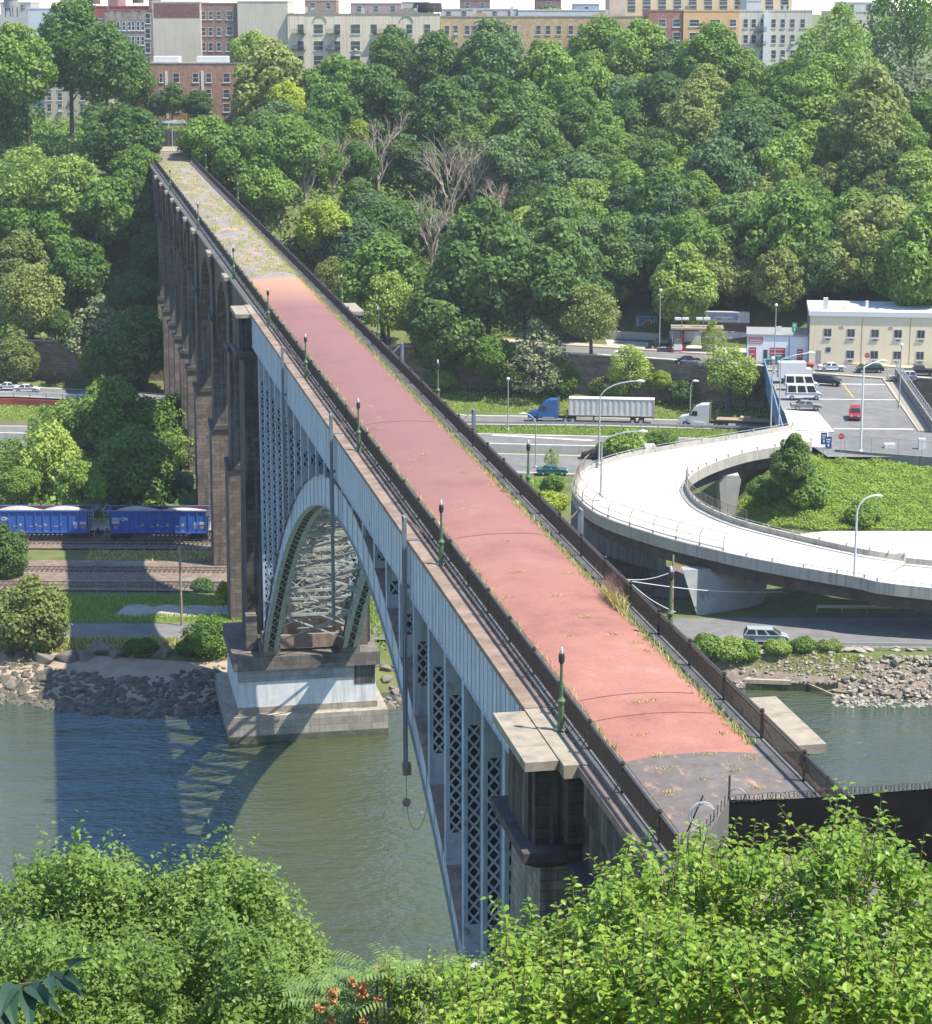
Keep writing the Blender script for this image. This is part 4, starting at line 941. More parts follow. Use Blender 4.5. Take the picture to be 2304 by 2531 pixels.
def sign(p, h, kind, label):
    o = empty('road_sign', p, 0, label, 'sign'); MB().tube([(0, 0, 0), (0, 0, h)], .04, 6).build('post', MT['galv'], o); m = MB()
    if kind == 'stop':
        m.prism([(.45 * math.cos(math.pi / 8 + i * math.pi / 4), h - .1 + .45 * math.sin(math.pi / 8 + i * math.pi / 4)) for i in range(8)], 'y', -.06, -.045); f = m.build('octagon_panel', MT['red'], o)
        text_on('STOP', f, (0, -.066, h - .1), .30, MT['white'])
    else:
        m.box(-.45, .45, -.06, -.045, h - 1.7, h); f = m.build('sign_panel', plain('road_sign_blue', (.03, .08, .28), .5), o)
        b = MB(); b.box(-.3, .3, -.066, -.061, h - .5, h - .32); b.box(-.25, .2, -.066, -.061, h - .8, h - .66); b.box(-.1, .1, -.066, -.061, h - 1.4, h - 1.0); b.build('sign_mark', MT['white'], f)
    return o
def text_on(s, parent, loc, size, mat, rx=math.pi / 2, rz=0, ext=.004, bold=0.0, name='lettering'):
    cu = bpy.data.curves.new('txt', 'FONT'); cu.body = s; cu.size = size; cu.align_x = 'CENTER'; cu.align_y = 'CENTER'; cu.extrude = ext; cu.offset = bold
    to = bpy.data.objects.new('txt', cu); COL.objects.link(to); bpy.context.view_layer.update()
    me = bpy.data.meshes.new_from_object(to.evaluated_get(bpy.context.evaluated_depsgraph_get())); bpy.data.objects.remove(to)
    me.materials.clear(); me.materials.append(mat)
    o = link(name, me, parent, loc); o.rotation_euler = (rx, 0, rz); return o
sign(G(1655, 895, 12.9), 2.7, 'stop', 'red octagonal stop sign at the ramp junction')
sign(GY(1706, 728, 374), 2.6, 'stop', 'red octagonal stop sign in front of the cream building')
sign(G(1621, 893, 12.9), 3.0, 'blue', 'tall blue road sign left of the stop sign, nearer to the overpass island')
sign(G(1630, 897, 12.9), 2.7, 'blue', 'blue road sign next to the red stop sign')
sp_ = sign(GY(1562, 712, 384), 6.9, 'blue', 'green street sign on a tall pole at the corner of the cream building')
for ch in sp_.children:
    if ch.name.startswith('sign_panel'): ch.data.materials[0] = plain('street_sign_green', (.05, .28, .16), .5)
# ---- razor-wired fence across the near end of the deck
fe = empty('screen_fence', BW(71.5, NC - .55) + Vector((0, 0, 43.8)), PHI, 'black screened fence across the near end of the walkway', 'fence')
MT['screen'] = M('black_screen_cloth', (.009, .009, .009), (.019, .018, .018), 1, .9, 5, .1, spec=.08)
m = MB(); xs = [-1.35, 0.6, 2.5, 4.5, 6.6, 9, 12, 16]; top = [2.62, 2.50, 2.48, 2.50, 2.53, 2.56, 2.6, 2.6]
for (a, ta), (b, tb) in zip(zip(xs, top), list(zip(xs, top))[1:]):
    m.add([(a, 0, -3), (b, 0, -3), (b, 0, tb), (a, 0, ta), (a, .03, -3), (b, .03, -3), (b, .03, tb), (a, .03, ta)], [(0, 1, 2, 3), (7, 6, 5, 4), (0, 4, 5, 1), (1, 5, 6, 2), (2, 6, 7, 3), (3, 7, 4, 0)])
m.build('screen', MT['screen'], fe)
m = MB(); P = [(-1.35, 0, 2.62), (-1.75, -.5, 2.4), (-2.25, -1.1, 2.15), (-2.8, -1.6, 1.95), (-3.4, -2.2, 1.7)]
for p, q in zip(P, P[1:]): m.add([(p[0], p[1], -5), (q[0], q[1], -5), q, p, (p[0], p[1] + .04, -5), (q[0], q[1] + .04, -5), (q[0], q[1] + .04, q[2]), (p[0], p[1] + .04, p[2])], [(0, 1, 2, 3), (7, 6, 5, 4), (0, 4, 5, 1), (1, 5, 6, 2), (2, 6, 7, 3), (3, 7, 4, 0)])
m.build('grey_sheet', M('grey_sagging_sheet', (.12, .115, .11), (.22, .21, .2), .7, .7, 7, .2, sc=(1, 1, .3)), fe)
for x, h, l in ((-1.33, 3.5, .0), (2.3, 3.25, .05), (6.6, 3.0, 0)): MB().bar((x, .08, -.5), (x + l, .1, h), .06).build('fence_post', MT['iron'], fe)
for i in range(11):
    x = -3.3 + i * .19; z = 1.75 + i * .085; y = -2.0 + i * .2; MB().bar((x, y, z - .1), (x + .03, y + .05, z + .32), .03).build('spike', MT['iron'], fe)
MB().bar((-3.2, .5, .2), (-2.2, .4, 2.7), .05).build('leaning_post', MT['iron'], fe)
m = MB()
for i in range(95):
    x = -1.2 + i * .165; z = 2.66 + .02 * math.sin(i)
    m.tube([(x + .11 * math.cos(t) + .02 * (i % 3), .02 * math.sin(t), z + .13 * math.sin(t)) for t in [k * math.pi / 5 for k in range(11)]], .012, 4, cap=False)
tag(m.build('razor_wire', MT['iron'], None, fe.location, PHI), 'row of dark razor wire loops along the top of the black screened fence', 'razor wire')
m = MB()
for c, r, tl in (((-2.5, -.5, 2.35), .46, .2), ((-2.45, -.45, 2.3), .42, .5), ((-3.1, -2.4, 1.1), .5, 1.1), ((-3.0, -2.2, .3), .5, 1.3), ((-3.25, -2.0, 1.3), .45, .9), ((-.9, .5, 2.6), .3, .9), ((-2.9, -1.2, 1.7), .4, 1.2)):
    c = Vector(c); ax = Vector((math.cos(tl), -math.sin(tl) * .6, 0)).normalized(); up = Vector((0, -math.sin(tl) * .5, 1)).normalized()
    m.tube([c + ax * (r * math.cos(t)) + up * (r * math.sin(t)) for t in [k * math.pi / 9 for k in range(19)]], .028, 5, cap=False)
tag(m.build('razor_coil', plain('bright_wire', (.72, .72, .75), .3, .4), None, fe.location, PHI), 'loose bright razor wire coils hanging at the left end of the fence', 'razor wire')
# ================================================================ VEHICLES
_rim = plain('silver_rim', (.55, .55, .56), .35, .6)
def paint(name, c): return M(name, c, tuple(min(1, x * 1.06 + .003) for x in c), .6, .28, 3, 0, spec=.55)
_tyre = MT['black']; _tail = plain('tail_lamp_red', (.4, .01, .015), .3); _head = plain('head_lamp_glass', (.75, .75, .72), .15)
KINDS = { # body profile (x,z) front at -x ; cabin profile ; width
 'sedan': ([(-2.3, .35), (-2.35, .62), (-2.1, .80), (-1.0, .93), (1.5, .98), (2.25, .93), (2.32, .55), (2.25, .33)], [(-1.15, .92), (-.45, 1.40), (.75, 1.43), (1.55, .97)], 1.75),
 'coupe': ([(-2.2, .33), (-2.25, .58), (-2.0, .74), (-.9, .86), (1.4, .94), (2.1, .92), (2.2, .55), (2.1, .33)], [(-1.0, .86), (-.2, 1.30), (.65, 1.31), (1.55, .93)], 1.72),
 'suv': ([(-2.3, .42), (-2.35, .8), (-2.2, 1.0), (-1.2, 1.08), (2.2, 1.1), (2.3, .8), (2.28, .42)], [(-1.3, 1.06), (-.6, 1.72), (1.95, 1.76), (2.22, 1.1)], 1.85),
 'wagon': ([(-2.35, .36), (-2.4, .66), (-2.15, .84), (-1.0, .96), (2.2, 1.0), (2.32, .6), (2.3, .34)], [(-1.15, .95), (-.4, 1.45), (1.75, 1.48), (2.22, 1.0)], 1.78),
 'van': ([(-2.5, .40), (-2.55, .75), (-2.3, .98), (-1.75, 1.08), (2.45, 1.12), (2.5, .7), (2.48, .38)], [(-1.8, 1.05), (-.75, 1.72), (2.1, 1.78), (2.45, 1.12)], 1.95),
 'pickup': ([(-2.7, .45), (-2.75, .85), (-2.5, 1.05), (-1.4, 1.12), (.7, 1.1), (.75, 1.15), (2.6, 1.15), (2.7, .8), (2.65, .45)], [(-1.4, 1.1), (-.75, 1.75), (.45, 1.78), (.75, 1.12)], 1.95),
 'bus': ([(-2.9, .5), (-2.95, .95), (-2.6, 1.15), (-2.2, 1.2), (3.0, 1.25), (3.05, .6), (3.0, .45)], [(-2.2, 1.18), (-1.7, 2.45), (2.95, 2.55), (3.02, 1.2)], 2.1),
}
def car(kind, p, hd, col, label, cat='car', name='parked_car', group=None, sc=1.0):
    """hd: direction of travel in degrees, 180 = nose towards -X"""
    o = empty(name, p, math.radians(hd - 180), label, cat, group); o.scale = (sc, sc, sc)
    body, cab, w = KINDS[kind]; hw = w / 2; pm = paint('paint_' + col[0], col[1])
    m = MB(); n = len(body)          # body shell with tucked-in shoulder
    vs = []
    for y, s in ((-hw + .09, .06), (-hw, 0), (hw, 0), (hw - .09, .06)):
        for x, z in body: vs.append((x * (1 - s * .25), y, z if s == 0 else z + (.045 if z > .6 else 0)))
    fs = [tuple(range(n - 1, -1, -1)), tuple(range(3 * n, 4 * n))]
    for k in range(3):
        for i in range(n): j = (i + 1) % n; fs.append((k * n + i, k * n + j, (k + 1) * n + j, (k + 1) * n + i))
    m.add(vs, fs); b = m.build('body', pm, o)
    m = MB(); (x0, z0), (x1, z1), (x2, z2), (x3, z3) = cab; ti = .2
    vs = [(x0, -hw + .06, z0), (x3, -hw + .06, z3), (x3, hw - .06, z3), (x0, hw - .06, z0), (x1, -hw + ti, z1), (x2, -hw + ti, z2), (x2, hw - ti, z2), (x1, hw - ti, z1)]
    m.add(vs, [(0, 1, 5, 4), (1, 2, 6, 5), (2, 3, 7, 6), (3, 0, 4, 7), (4, 5, 6, 7), (3, 2, 1, 0)]); m.build('cabin', pm, o)
    def quad(a, b, c, d, ins=.12, out=.012):
        a, b, c, d = map(Vector, (a, b, c, d)); ce = (a + b + c + d) / 4; nr = (b - a).cross(d - a).normalized()
        q = [v + (ce - v) * ins + nr * out for v in (a, b, c, d)]; mm = MB(); mm.add(q + [v - nr * .01 for v in q], [(0, 1, 2, 3), (0, 4, 5, 1), (1, 5, 6, 2), (2, 6, 7, 3), (3, 7, 4, 0)]); return mm
    quad(vs[0], vs[4], vs[7], vs[3], .1, -.012 if False else .012).build('windscreen', MT['glass'], o)
    quad(vs[3], vs[7], vs[4], vs[0], .1).build('windscreen', MT['glass'], o)
    quad(vs[1], vs[2], vs[6], vs[5], .13).build('rear_window', MT['glass'], o)
    for s in (0, 1):                  # side windows, split by a pillar
        A, B, C, D = [Vector(v) for v in ((vs[0], vs[1], vs[5], vs[4]) if s == 0 else (vs[2], vs[3], vs[7], vs[6]))]
        parts = 3 if kind in ('van', 'suv', 'wagon', 'bus') else 2
        for k in range(parts):
            t0, t1 = (k + .04) / parts, (k + .96) / parts
            quad(A + (B - A) * t0, A + (B - A) * t1, D + (C - D) * t1, D + (C - D) * t0, .12).build('side_window', MT['glass'], o)
    r = .33 if kind not in ('bus', 'suv', 'pickup', 'van') else .37
    xf, xr = body[0][0] + .85, body[-1][0] - .85
    for x in (xf, xr):
        for s in (-1, 1):
            wl = MB().wheel((x, s * (hw - .1), r), r, .22, 'y', 14).build('wheel', _tyre, o); MB().wheel((x, s * (hw + .012), r), r * .62, .02, 'y', 10).build('rim', _rim, wl)
    for s in (-1, 1):
        xb = body[1][0]; MB().box(xb - .02, xb + .12, s * (hw - .42) - .2, s * (hw - .42) + .2, body[1][1] - .08, body[1][1] + .08).build('headlight', _head, o)
        xe = max(q[0] for q in body); MB().box(xe - .1, xe + .02, s * (hw - .3) - .16, s * (hw - .3) + .16, .68, .9).build('tail_light', _tail, o)
    return o
W_, SI, BK = ('white', (.75, .75, .75)), ('silver', (.50, .51, .52)), ('black', (.02, .021, .023))
gp = 'vehicles parked along the avenue'
car('sedan', G(1352, 717, 13.05), 180, BK, 'black sedan on the avenue beside the small trees above the retaining wall', group=gp)
car('wagon', G(1402, 723, 13.05), 180, SI, 'silver wagon half hidden behind leafy branches above the retaining wall', group=gp)
car('sedan', G(1530, 716, 13.05), 180, ('teal', (.07, .26, .30)), 'teal sedan in front of the white shop', group=gp)
car('coupe', G(1575, 726, 13.05), 180, ('red', (.62, .03, .05)), 'bright red coupe in front of the white shop', group=gp)
car('sedan', G(1637, 730, 13.05), 0, W_, 'white sedan in front of the left end of the cream building', group=gp)
car('wagon', G(1712, 733, 13.05), 180, ('dark_green', (.035, .06, .055)), 'dark green wagon in front of the middle of the cream building', group=gp)
car('pickup', G(1812, 739, 13.05), 180, ('charcoal', (.03, .032, .035)), 'black pickup in front of the right end of the cream building', 'pickup truck', group=gp)
car('suv', G(1776, 751, 13.05), 180, ('grey_silver', (.42, .43, .45)), 'silver wagon parked along the near kerb beside the overpass railing', group=gp)
car('sedan', G(1850, 752, 13.05), 180, ('blue_black', (.04, .045, .06)), 'dark car cut off by the right picture edge', group=gp)
car('van', G(1627, 758, 13.02), -25, ('dark_navy', (.035, .045, .055)), 'dark minivan turning at the top of the overpass', 'van', 'moving_van')
car('suv', G(1683, 824, 13.02), -100, ('dark_red', (.36, .025, .04)), 'dark red suv driving down the overpass', 'suv', 'moving_suv')
gq = 'vehicles parked across the overpass edge'
car('sedan', G(1586, 806, 13.05), 0, ('dull_grey', (.33, .32, .31)), 'grey sedan nearest the camera in the row on the overpass', group=gq)
car('bus', G(1582, 785, 13.05), 0, W_, 'white passenger van in the overpass row, next to the grey sedan', 'van', group=gq, sc=.92)
car('bus', G(1578, 766, 13.05), 0, ('bright_white', (.8, .8, .8)), 'white passenger van in the overpass row, behind another white van', 'van', group=gq, sc=.92)
o = empty('box_truck', G(1568, 752, 13.05), 0, 'white box truck at the far end of the overpass row', 'truck', gq)
MB().box(-3.1, 1.4, -1.1, 1.1, .8, 3.4).build('cargo_box', MT['white'], o); MB().prism([(1.45, .5), (3.1, .5), (3.1, 1.2), (2.75, 1.4), (2.3, 2.3), (1.45, 2.35)], 'y', -1.0, 1.0).build('cab', MT['white'], o)
MB().prism([(2.34, 2.2), (2.72, 1.45), (2.76, 1.45), (2.38, 2.2)], 'y', -.85, .85).build('windscreen', MT['glass'], o)
for x in (-2, 2.4):
    for s in (-1, 1): MB().wheel((x, s * .95, .42), .42, .26, 'y', 14).build('wheel', _tyre, o)
car('sedan', G(1087, 934, 5.08), 0, ('sea_green', (.05, .17, .17)), 'dark teal car on the highway behind the small bright tree', 'car', 'moving_car')
car('sedan', G(1172, 902, 5.08), 180, ('maroon_black', (.05, .02, .025)), 'dark car on the highway half hidden by the ramp bushes', 'car', 'moving_car')
car('sedan', Vector((-82.3, 394.2, 5.25 + 1)), 0, W_, 'silver-white car on the far left highway lane, farther one', 'car', 'moving_car')
car('sedan', Vector((-78.6, 391.6, 6.3)), 0, ('pearl_white', (.68, .68, .67)), 'white car on the far left highway lane just behind the guard rail', 'car', 'moving_car')
car('suv', G(108, 884, 5.08), 180, ('dusk_grey', (.10, .10, .11)), 'dark car on the near highway lane behind the left trees', 'car', 'moving_car')
car('suv', G(1300, 686, 13.05), 180, BK, 'black suv at the gas station below the billboard', 'suv')
car('van', G(1507, 1265, 3.06), -4, ('pale_blue_silver', (.36, .43, .47)), 'silver-blue minivan on the riverside road under the ramp', 'van', 'minivan')
car('sedan', G(1235, 700, 13.05), 180, W_, 'white car behind the thin pale tree on the avenue', 'car')
# ---- semi trucks
def tractor(o, col, x0):
    """nose at x0, facing -x"""
    pm = paint('cab_' + col[0], col[1]); X = lambda a: x0 + a
    m = MB(); m.prism([(X(0), .75), (X(.05), 1.55), (X(.3), 1.72), (X(1.75), 2.05), (X(2.05), 2.08), (X(2.05), .75)], 'y', -1.02, 1.02); m.build('hood', pm, o)
    m = MB(); m.prism([(X(1.7), 1.95), (X(2.3), 2.95), (X(2.75), 3.45), (X(3.6), 3.85), (X(5.0), 3.95), (X(5.0), .75), (X(2.0), .75), (X(1.7), 1.2)], 'y', -1.22, 1.22); cb = m.build('cab', pm, o)
    MB().prism([(X(1.74), 2.1), (X(2.26), 2.95), (X(2.2), 2.98), (X(1.68), 2.1)], 'y', -1.05, 1.05).build('windscreen', MT['glass'], o)
    for s in (-1, 1):
        MB().prism([(X(2.05), 2.05), (X(2.35), 2.8), (X(3.15), 2.85), (X(3.2), 2.1), (X(2.9), 1.95)], 'y', s * 1.225 - .01, s * 1.225 + .01).build('side_window', MT['glass'], o)
        MB().box(X(2.5), X(4.4), s * 1.22 - .12, s * 1.22 + .12, .45, 1.0).build('fuel_tank', MT['galv'] if col[0] != 'white' else MT['white'], o)
        MB().tube([(X(5.15), s * 1.05, .9), (X(5.15), s * 1.05, 4.1), (X(5.3), s * 1.05, 4.3)], .09, 8).build('exhaust_stack', MT['chrome'], o)
        MB().box(X(.0), X(.12), s * .75 - .22, s * .75 + .22, 1.0, 1.3).build('headlight', _head, o)
        MB().box(X(1.9), X(2.05), s * 1.42 - .1, s * 1.42 + .1, 2.1, 2.8).build('mirror', MT['black'], o)
    MB().box(X(-.1), X(.25), -1.1, 1.1, .4, .78).build('bumper', MT['galv'], o)
    MB().box(X(.8), X(8.0), -.42, .42, .7, 1.0).build('frame', MT['black'], o)
    MB().box(X(6.2), X(8.1), -1.15, 1.15, 1.05, 1.14).build('mud_guard', MT['black'], o)
    for x in (1.15, 6.4, 7.6):
        for s in (-1, 1):
            wl = MB().wheel((X(x), s * 1.0, .52), .52, .34 if x < 2 else .5, 'y', 18).build('wheel', _tyre, o); MB().wheel((X(x), s * (1.18 if x < 2 else 1.26), .52), .32, .02, 'y', 12).build('rim', _rim, wl)
def twx(p, q): return math.atan2(q.y - p.y, q.x - p.x)
pa, pb = G(1040, 829, 5.07), G(1288, 834, 5.07)
o = empty('semi_truck', pa, twx(pa, pb), 'blue semi truck hauling a white shipping container on the highway', 'truck')
tractor(o, ('blue', (.03, .13, .36)), 0); Lt = (pb - pa).length
m = MB(); m.box(6.5, Lt, -.5, -.38, 1.0, 1.32); m.box(6.5, Lt, .38, .5, 1.0, 1.32); m.box(6.4, 6.7, -1.2, 1.2, 1.1, 1.9); m.box(Lt - .3, Lt, -1.2, 1.2, 1.0, 1.36); m.box(11.0, 11.2, -1.0, -.85, .3, 1.1); m.box(11.0, 11.2, .85, 1.0, .3, 1.1); m.build('chassis', MT['rust'], o)
for x in (Lt - 3.6, Lt - 2.2):
    for s in (-1, 1):
        wl = MB().wheel((x, s * 1.0, .5), .5, .5, 'y', 18).build('wheel', _tyre, o); MB().wheel((x, s * 1.26, .5), .3, .02, 'y', 12).build('rim', _rim, wl)
c = empty('shipping_container', pa + Vector((0, 0, 0)), twx(pa, pb), 'white corrugated shipping container with rusty edges on the blue truck', 'container')
cw = M('dirty_white_container', (.62, .61, .57), (.74, .73, .70), .7, .6, 6, 0, stain=(.5, .38, .27), sscale=.8, sth=(.64, .8)); x0, x1 = 6.9, Lt
m = MB()
for sy in (-1.2, 1.2):
    n = 60; vs = []
    for i in range(n + 1):
        x = x0 + .15 + (x1 - x0 - .3) * i / n; y = sy - (.05 if (i // 2) % 2 else 0) * (1 if sy > 0 else -1); vs += [(x, y, 1.5), (x, y, 4.15)]
    m.add(vs, [(2 * i, 2 * i + 2, 2 * i + 3, 2 * i + 1) for i in range(n)])
m.build('corrugated_side', cw, c)
MB().box(x0 + .02, x1 - .02, -1.19, 1.19, 4.12, 4.24).build('roof', MT['white'], c)
m = MB()
for x in (x0, x1 - .16):
    for y in (-1.22, 1.06): m.box(x, x + .16, y, y + .16, 1.36, 4.28)
for y in (-1.23, 1.11):
    m.box(x0, x1, y, y + .12, 1.36, 1.52); m.box(x0, x1, y, y + .12, 4.14, 4.26)
m.build('corner_frame', M('rusty_white_frame', (.45, .36, .28), (.62, .54, .46), 1.5, .7, 6, 0, stain=(.3, .14, .07), sscale=1, sth=(.55, .7)), c)
m = MB(); m.box(x0 + .1, x0 + .14, -1.1, 1.1, 1.5, 4.15); m.box(x1 - .14, x1 - .1, -1.1, 1.1, 1.5, 4.15); m.build('end_doors', cw, c)
pa, pb = G(1337, 838, 5.07), G(1510, 845, 5.07)
o = empty('flatbed_truck', pa, twx(pa, pb), 'white semi truck with an empty flatbed entering the overpass shadow', 'truck'); tractor(o, ('white', (.78, .78, .78)), 0)
MB().box(6.2, 19, -1.25, 1.25, 1.25, 1.55).build('flatbed', MT['wood'], o)
m = MB(); m.box(6.2, 19, -1.27, -1.2, 1.0, 1.4); m.box(6.2, 19, 1.2, 1.27, 1.0, 1.4); m.box(6.15, 6.3, -1.2, 1.2, 1.2, 2.9); m.build('bed_rail', MT['iron'], o)
for x in (16, 17.3):
    for s in (-1, 1): MB().wheel((x, s * 1.0, .5), .5, .5, 'y', 16).build('wheel', _tyre, o)
tag(MB().box(10.2, 12.0, -.9, .6, 1.56, 2.0).build('timber_stack', M('fresh_timber', (.50, .36, .2), (.62, .48, .3), 2, .8), None, pa, twx(pa, pb)), 'small stack of pale timber on the flatbed truck', 'timber')
# ---- gondola wagons
bl = M('blue_wagon_paint', (.03, .115, .46), (.05, .16, .56), .8, .5, 6, 0, stain=(.03, .06, .2), sscale=.6, sth=(.6, .8))
wl_ = MT['white']; yl = plain('yellow_patch', (.68, .52, .12), .6); og = plain('orange_patch', (.62, .25, .08), .6); br_ = plain('rust_red_inside', (.14, .055, .045), .9)
def wagon(xl, xr, yc, label, left_cut, marks):
    o = empty('gondola_wagon', (0, 0, 0), 0, label, 'railway wagon', 'blue gondola wagons on the railway')
    z0, z1 = 4.55, 7.55; hw = 1.5; L0, L1 = xl + 1.15, xr - 1.15
    m = MB()
    for s in (-1, 1): a, b = sorted((yc + s * hw, yc + s * (hw - .08))); m.box(L0, L1, a, b, z0, z1)
    k = 0; x = L0 + .1
    while x < L1 + .05:
        m.box(x - .07, x + .07, yc - hw - .11, yc - hw, z0, z1 - .12); m.box(x - .07, x + .07, yc + hw, yc + hw + .11, z0, z1 - .12); x += (L1 - L0 - .2) / 11
    m.box(L0, L1, yc - hw - .16, yc - hw + .06, z0 - .08, z0 + .1)
    b = m.build('side_walls', bl, o)
    m = MB(); m.box(xl + .02, xr - .02, yc - hw - .14, yc - hw + .08, z1 - .1, z1 + .06); m.box(xl + .02, xr - .02, yc + hw - .08, yc + hw + .14, z1 - .1, z1 + .06)
    m.bar((xl + .05, yc - hw, z1), (xl + .05, yc + hw, z1), .14); m.bar((xr - .05, yc - hw, z1), (xr - .05, yc + hw, z1), .14); m.build('top_chord', paint('chord_blue', (.10, .20, .42)), o)
    m = MB()
    for a, s in ((xl + 1.15, -1), (xr - 1.15, 1)):
        m.add([(a, yc - hw, z0), (a, yc + hw, z0), (a + s * .5, yc + hw, z1), (a + s * .5, yc - hw, z1), (a + .06, yc - hw, z0), (a + .06, yc + hw, z0), (a + s * .5 + .06, yc + hw, z1), (a + s * .5 + .06, yc - hw, z1)], [(0, 1, 2, 3), (7, 6, 5, 4), (0, 4, 5, 1), (1, 5, 6, 2), (2, 6, 7, 3), (3, 7, 4, 0)])
    m.build('end_walls', bl, o)
    m = MB(); m.box(L0, L1, yc - hw + .09, yc + hw - .09, z0 + .02, z1 - .75); m.build('floor', br_, o)
    m = MB(); m.box(L0, L1, yc + hw - .14, yc + hw - .085, z0, z1 - .02); m.build('inside_lining', br_, o)
    m = MB(); nx, ny = 36, 8; vs = []
    for i in range(nx + 1):
        for j in range(ny + 1):
            t = i / nx; u = j / ny; hgt = abs(math.sin(t * math.pi * 2)) ** .7 * .78 * math.sin(math.pi * min(1, max(0, u))) ** .5 * (1 if left_cut or t < .55 else .72)
            vs.append((L0 + .3 + (L1 - L0 - .6) * t, yc - hw + .1 + (2 * hw - .25) * u, z1 - .5 + hgt))
    m.add(vs, [(i * (ny + 1) + j, (i + 1) * (ny + 1) + j, (i + 1) * (ny + 1) + j + 1, i * (ny + 1) + j + 1) for i in range(nx) for j in range(ny)]); m.build('gravel_load', MT['gravel'], o, smooth=True)
    for a, s in ((xl + .1, 1), (xr - .1, -1)):
        m = MB()
        for k in range(6): m.bar((a + s * .15, yc - hw - .05, 4.4 + .52 * k), (a + s * .85, yc - hw - .05, 4.4 + .52 * k), .05)
        m.bar((a + s * .15, yc - hw - .05, 4.0), (a + s * .15, yc - hw - .05, z1), .07); m.bar((a + s * .85, yc - hw - .05, 4.0), (a + s * .85, yc - hw - .05, z1), .05); m.build('ladder', plain('pale_step_paint', (.5, .42, .25), .6), o)
        m = MB(); m.box(min(a - .9 * s, a + 1.2 * s), max(a - .9 * s, a + 1.2 * s), yc - .2, yc + .2, 4.1, 4.5); m.box(min(a, a + .2 * s), max(a, a + .2 * s), yc - hw, yc + hw, 4.05, 4.5); m.build('coupler_beam', plain('underframe_dark', (.04, .05, .08), .7), o)
        tr = empty('x'); bpy.data.objects.remove(tr)
        m = MB(); c = a + s * 2.2; m.box(c - 1.3, c + 1.3, yc - 1.15, yc - .95, 3.75, 4.1); m.box(c - 1.3, c + 1.3, yc + .95, yc + 1.15, 3.75, 4.1); m.box(c - .3, c + .3, yc - 1.1, yc + 1.1, 3.7, 4.4); bg = m.build('bogie', plain('bogie_dark', (.05, .042, .038), .8), o)
        for dx in (-.9, .9):
            for sy in (-1, 1): MB().wheel((c + dx, yc + sy * .75, 3.82), .44, .13, 'y', 18).build('wheel', plain('wheel_steel', (.07, .055, .05), .6), bg)
    m = MB(); m.box(xl + 4.2, xr - 4.2, yc - .6, yc + .6, 4.1, 4.5); m.build('centre_sill', plain('sill_dark', (.03, .035, .05), .7), o)
    m = MB()
    for i in range(5):
        xx = L0 + (L1 - L0) * (.22 + .14 * i); m.box(xx, xx + .1, yc - hw - .135, yc - hw - .125, z0 - .05, z0 + .02)
    m.build('reflector', og, b)
    yb = yc - hw - .008
    def patch(x, z, w, h, mt): MB().box(x - w / 2, x + w / 2, yb - .006, yb, z - h / 2, z + h / 2).build('marking_patch', mt, b)
    for f in marks['yellow']: patch(L0 + (L1 - L0) * f, z0 + 1.05, .34, .34, yl)
    for f in marks['orange']: patch(L0 + (L1 - L0) * f, z0 + .72, .55, .36, og)
    for f in marks['white']: patch(L0 + (L1 - L0) * f, z0 + 1.2, .55, .5, wl_); patch(L0 + (L1 - L0) * f, z0 + .7, .4, .35, wl_)
    for f in marks.get('bar', []): patch(L0 + (L1 - L0) * f, z0 + .2, .5, .1, og); patch(L0 + (L1 - L0) * (f - .05), z0 + .85, .55, .06, wl_)
    for s, f, z, sz in marks['text']: text_on(s, b, (L0 + (L1 - L0) * f, yb - .01, z0 + z), sz, wl_, bold=.03)
    return o
xa, xb = G(205, 1045, 4.5).x, G(412, 1045, 4.5).x
wagon(xa, xa + 15.2, 292.2, 'blue gondola wagon loaded with gravel, the one reaching behind the stone piers', False, dict(yellow=[.33, .49, .59, .75], orange=[.055, .955], white=[.89], bar=[.33, .49, .59, .75], text=[('WN', .05, 1.85, .62), ('0093', .05, 1.38, .5), ('CW', .145, 1.85, .62), ('093', .955, 1.25, .5)]))
wagon(xa - .9 - 15.2, xa - .9, 292.4, 'blue gondola wagon with two rounded gravel heaps, at the left picture edge', True, dict(yellow=[.30, .46, .56, .72], orange=[.955], white=[.875], bar=[.30, .46, .56, .72], text=[('CW', .145, 1.85, .62), ('WN', .05, 1.85, .62), ('0090', .955, 1.25, .45)]))
# ================================================================ BUILDINGS
_frame = plain('pale_window_frame', (.62, .62, .58), .6); _sill = MT['cap']
WG = M('window_glass', (.03, .035, .045), (.10, .12, .14), 1.3, .12, 3, 0, spec=.6)
def bldg(name, x0, x1, yt, Y, mat, label, cat='apartment block', depth=14, zb=None, parapet=True, rz=0.0, trim=None, roofm=None):
    """front wall at distance Y, from picture columns x0..x1, roof line yt"""
    a = GY(x0, yt, Y); b = GY(x1, yt, Y); zt = (a.z + b.z) / 2; xm = (a.x + b.x) / 2; hw = (b.x - a.x) / 2
    z0 = zb if zb is not None else H(xm, Y) - 3
    o = empty(name, (xm, Y, z0), rz, label, cat); h = zt - z0
    m = MB(); m.box(-hw, hw, 0, depth, 0, h); m.build('wall', mat, o)
    m = MB(); m.box(-hw + .25, hw - .25, .25, depth - .25, h + .02, h + .06); m.build('roof', roofm or MT['concrete'], o)
    if parapet:
        m = MB(); m.box(-hw - .06, hw + .06, -.08, .25, h, h + .35); m.box(-hw - .06, -hw + .25, .25, depth, h, h + .35); m.box(hw - .25, hw + .06, .25, depth, h, h + .35); m.build('parapet', trim or mat, o)
    o['_h'] = 0; del o['_h']
    return o, hw, h, xm, z0
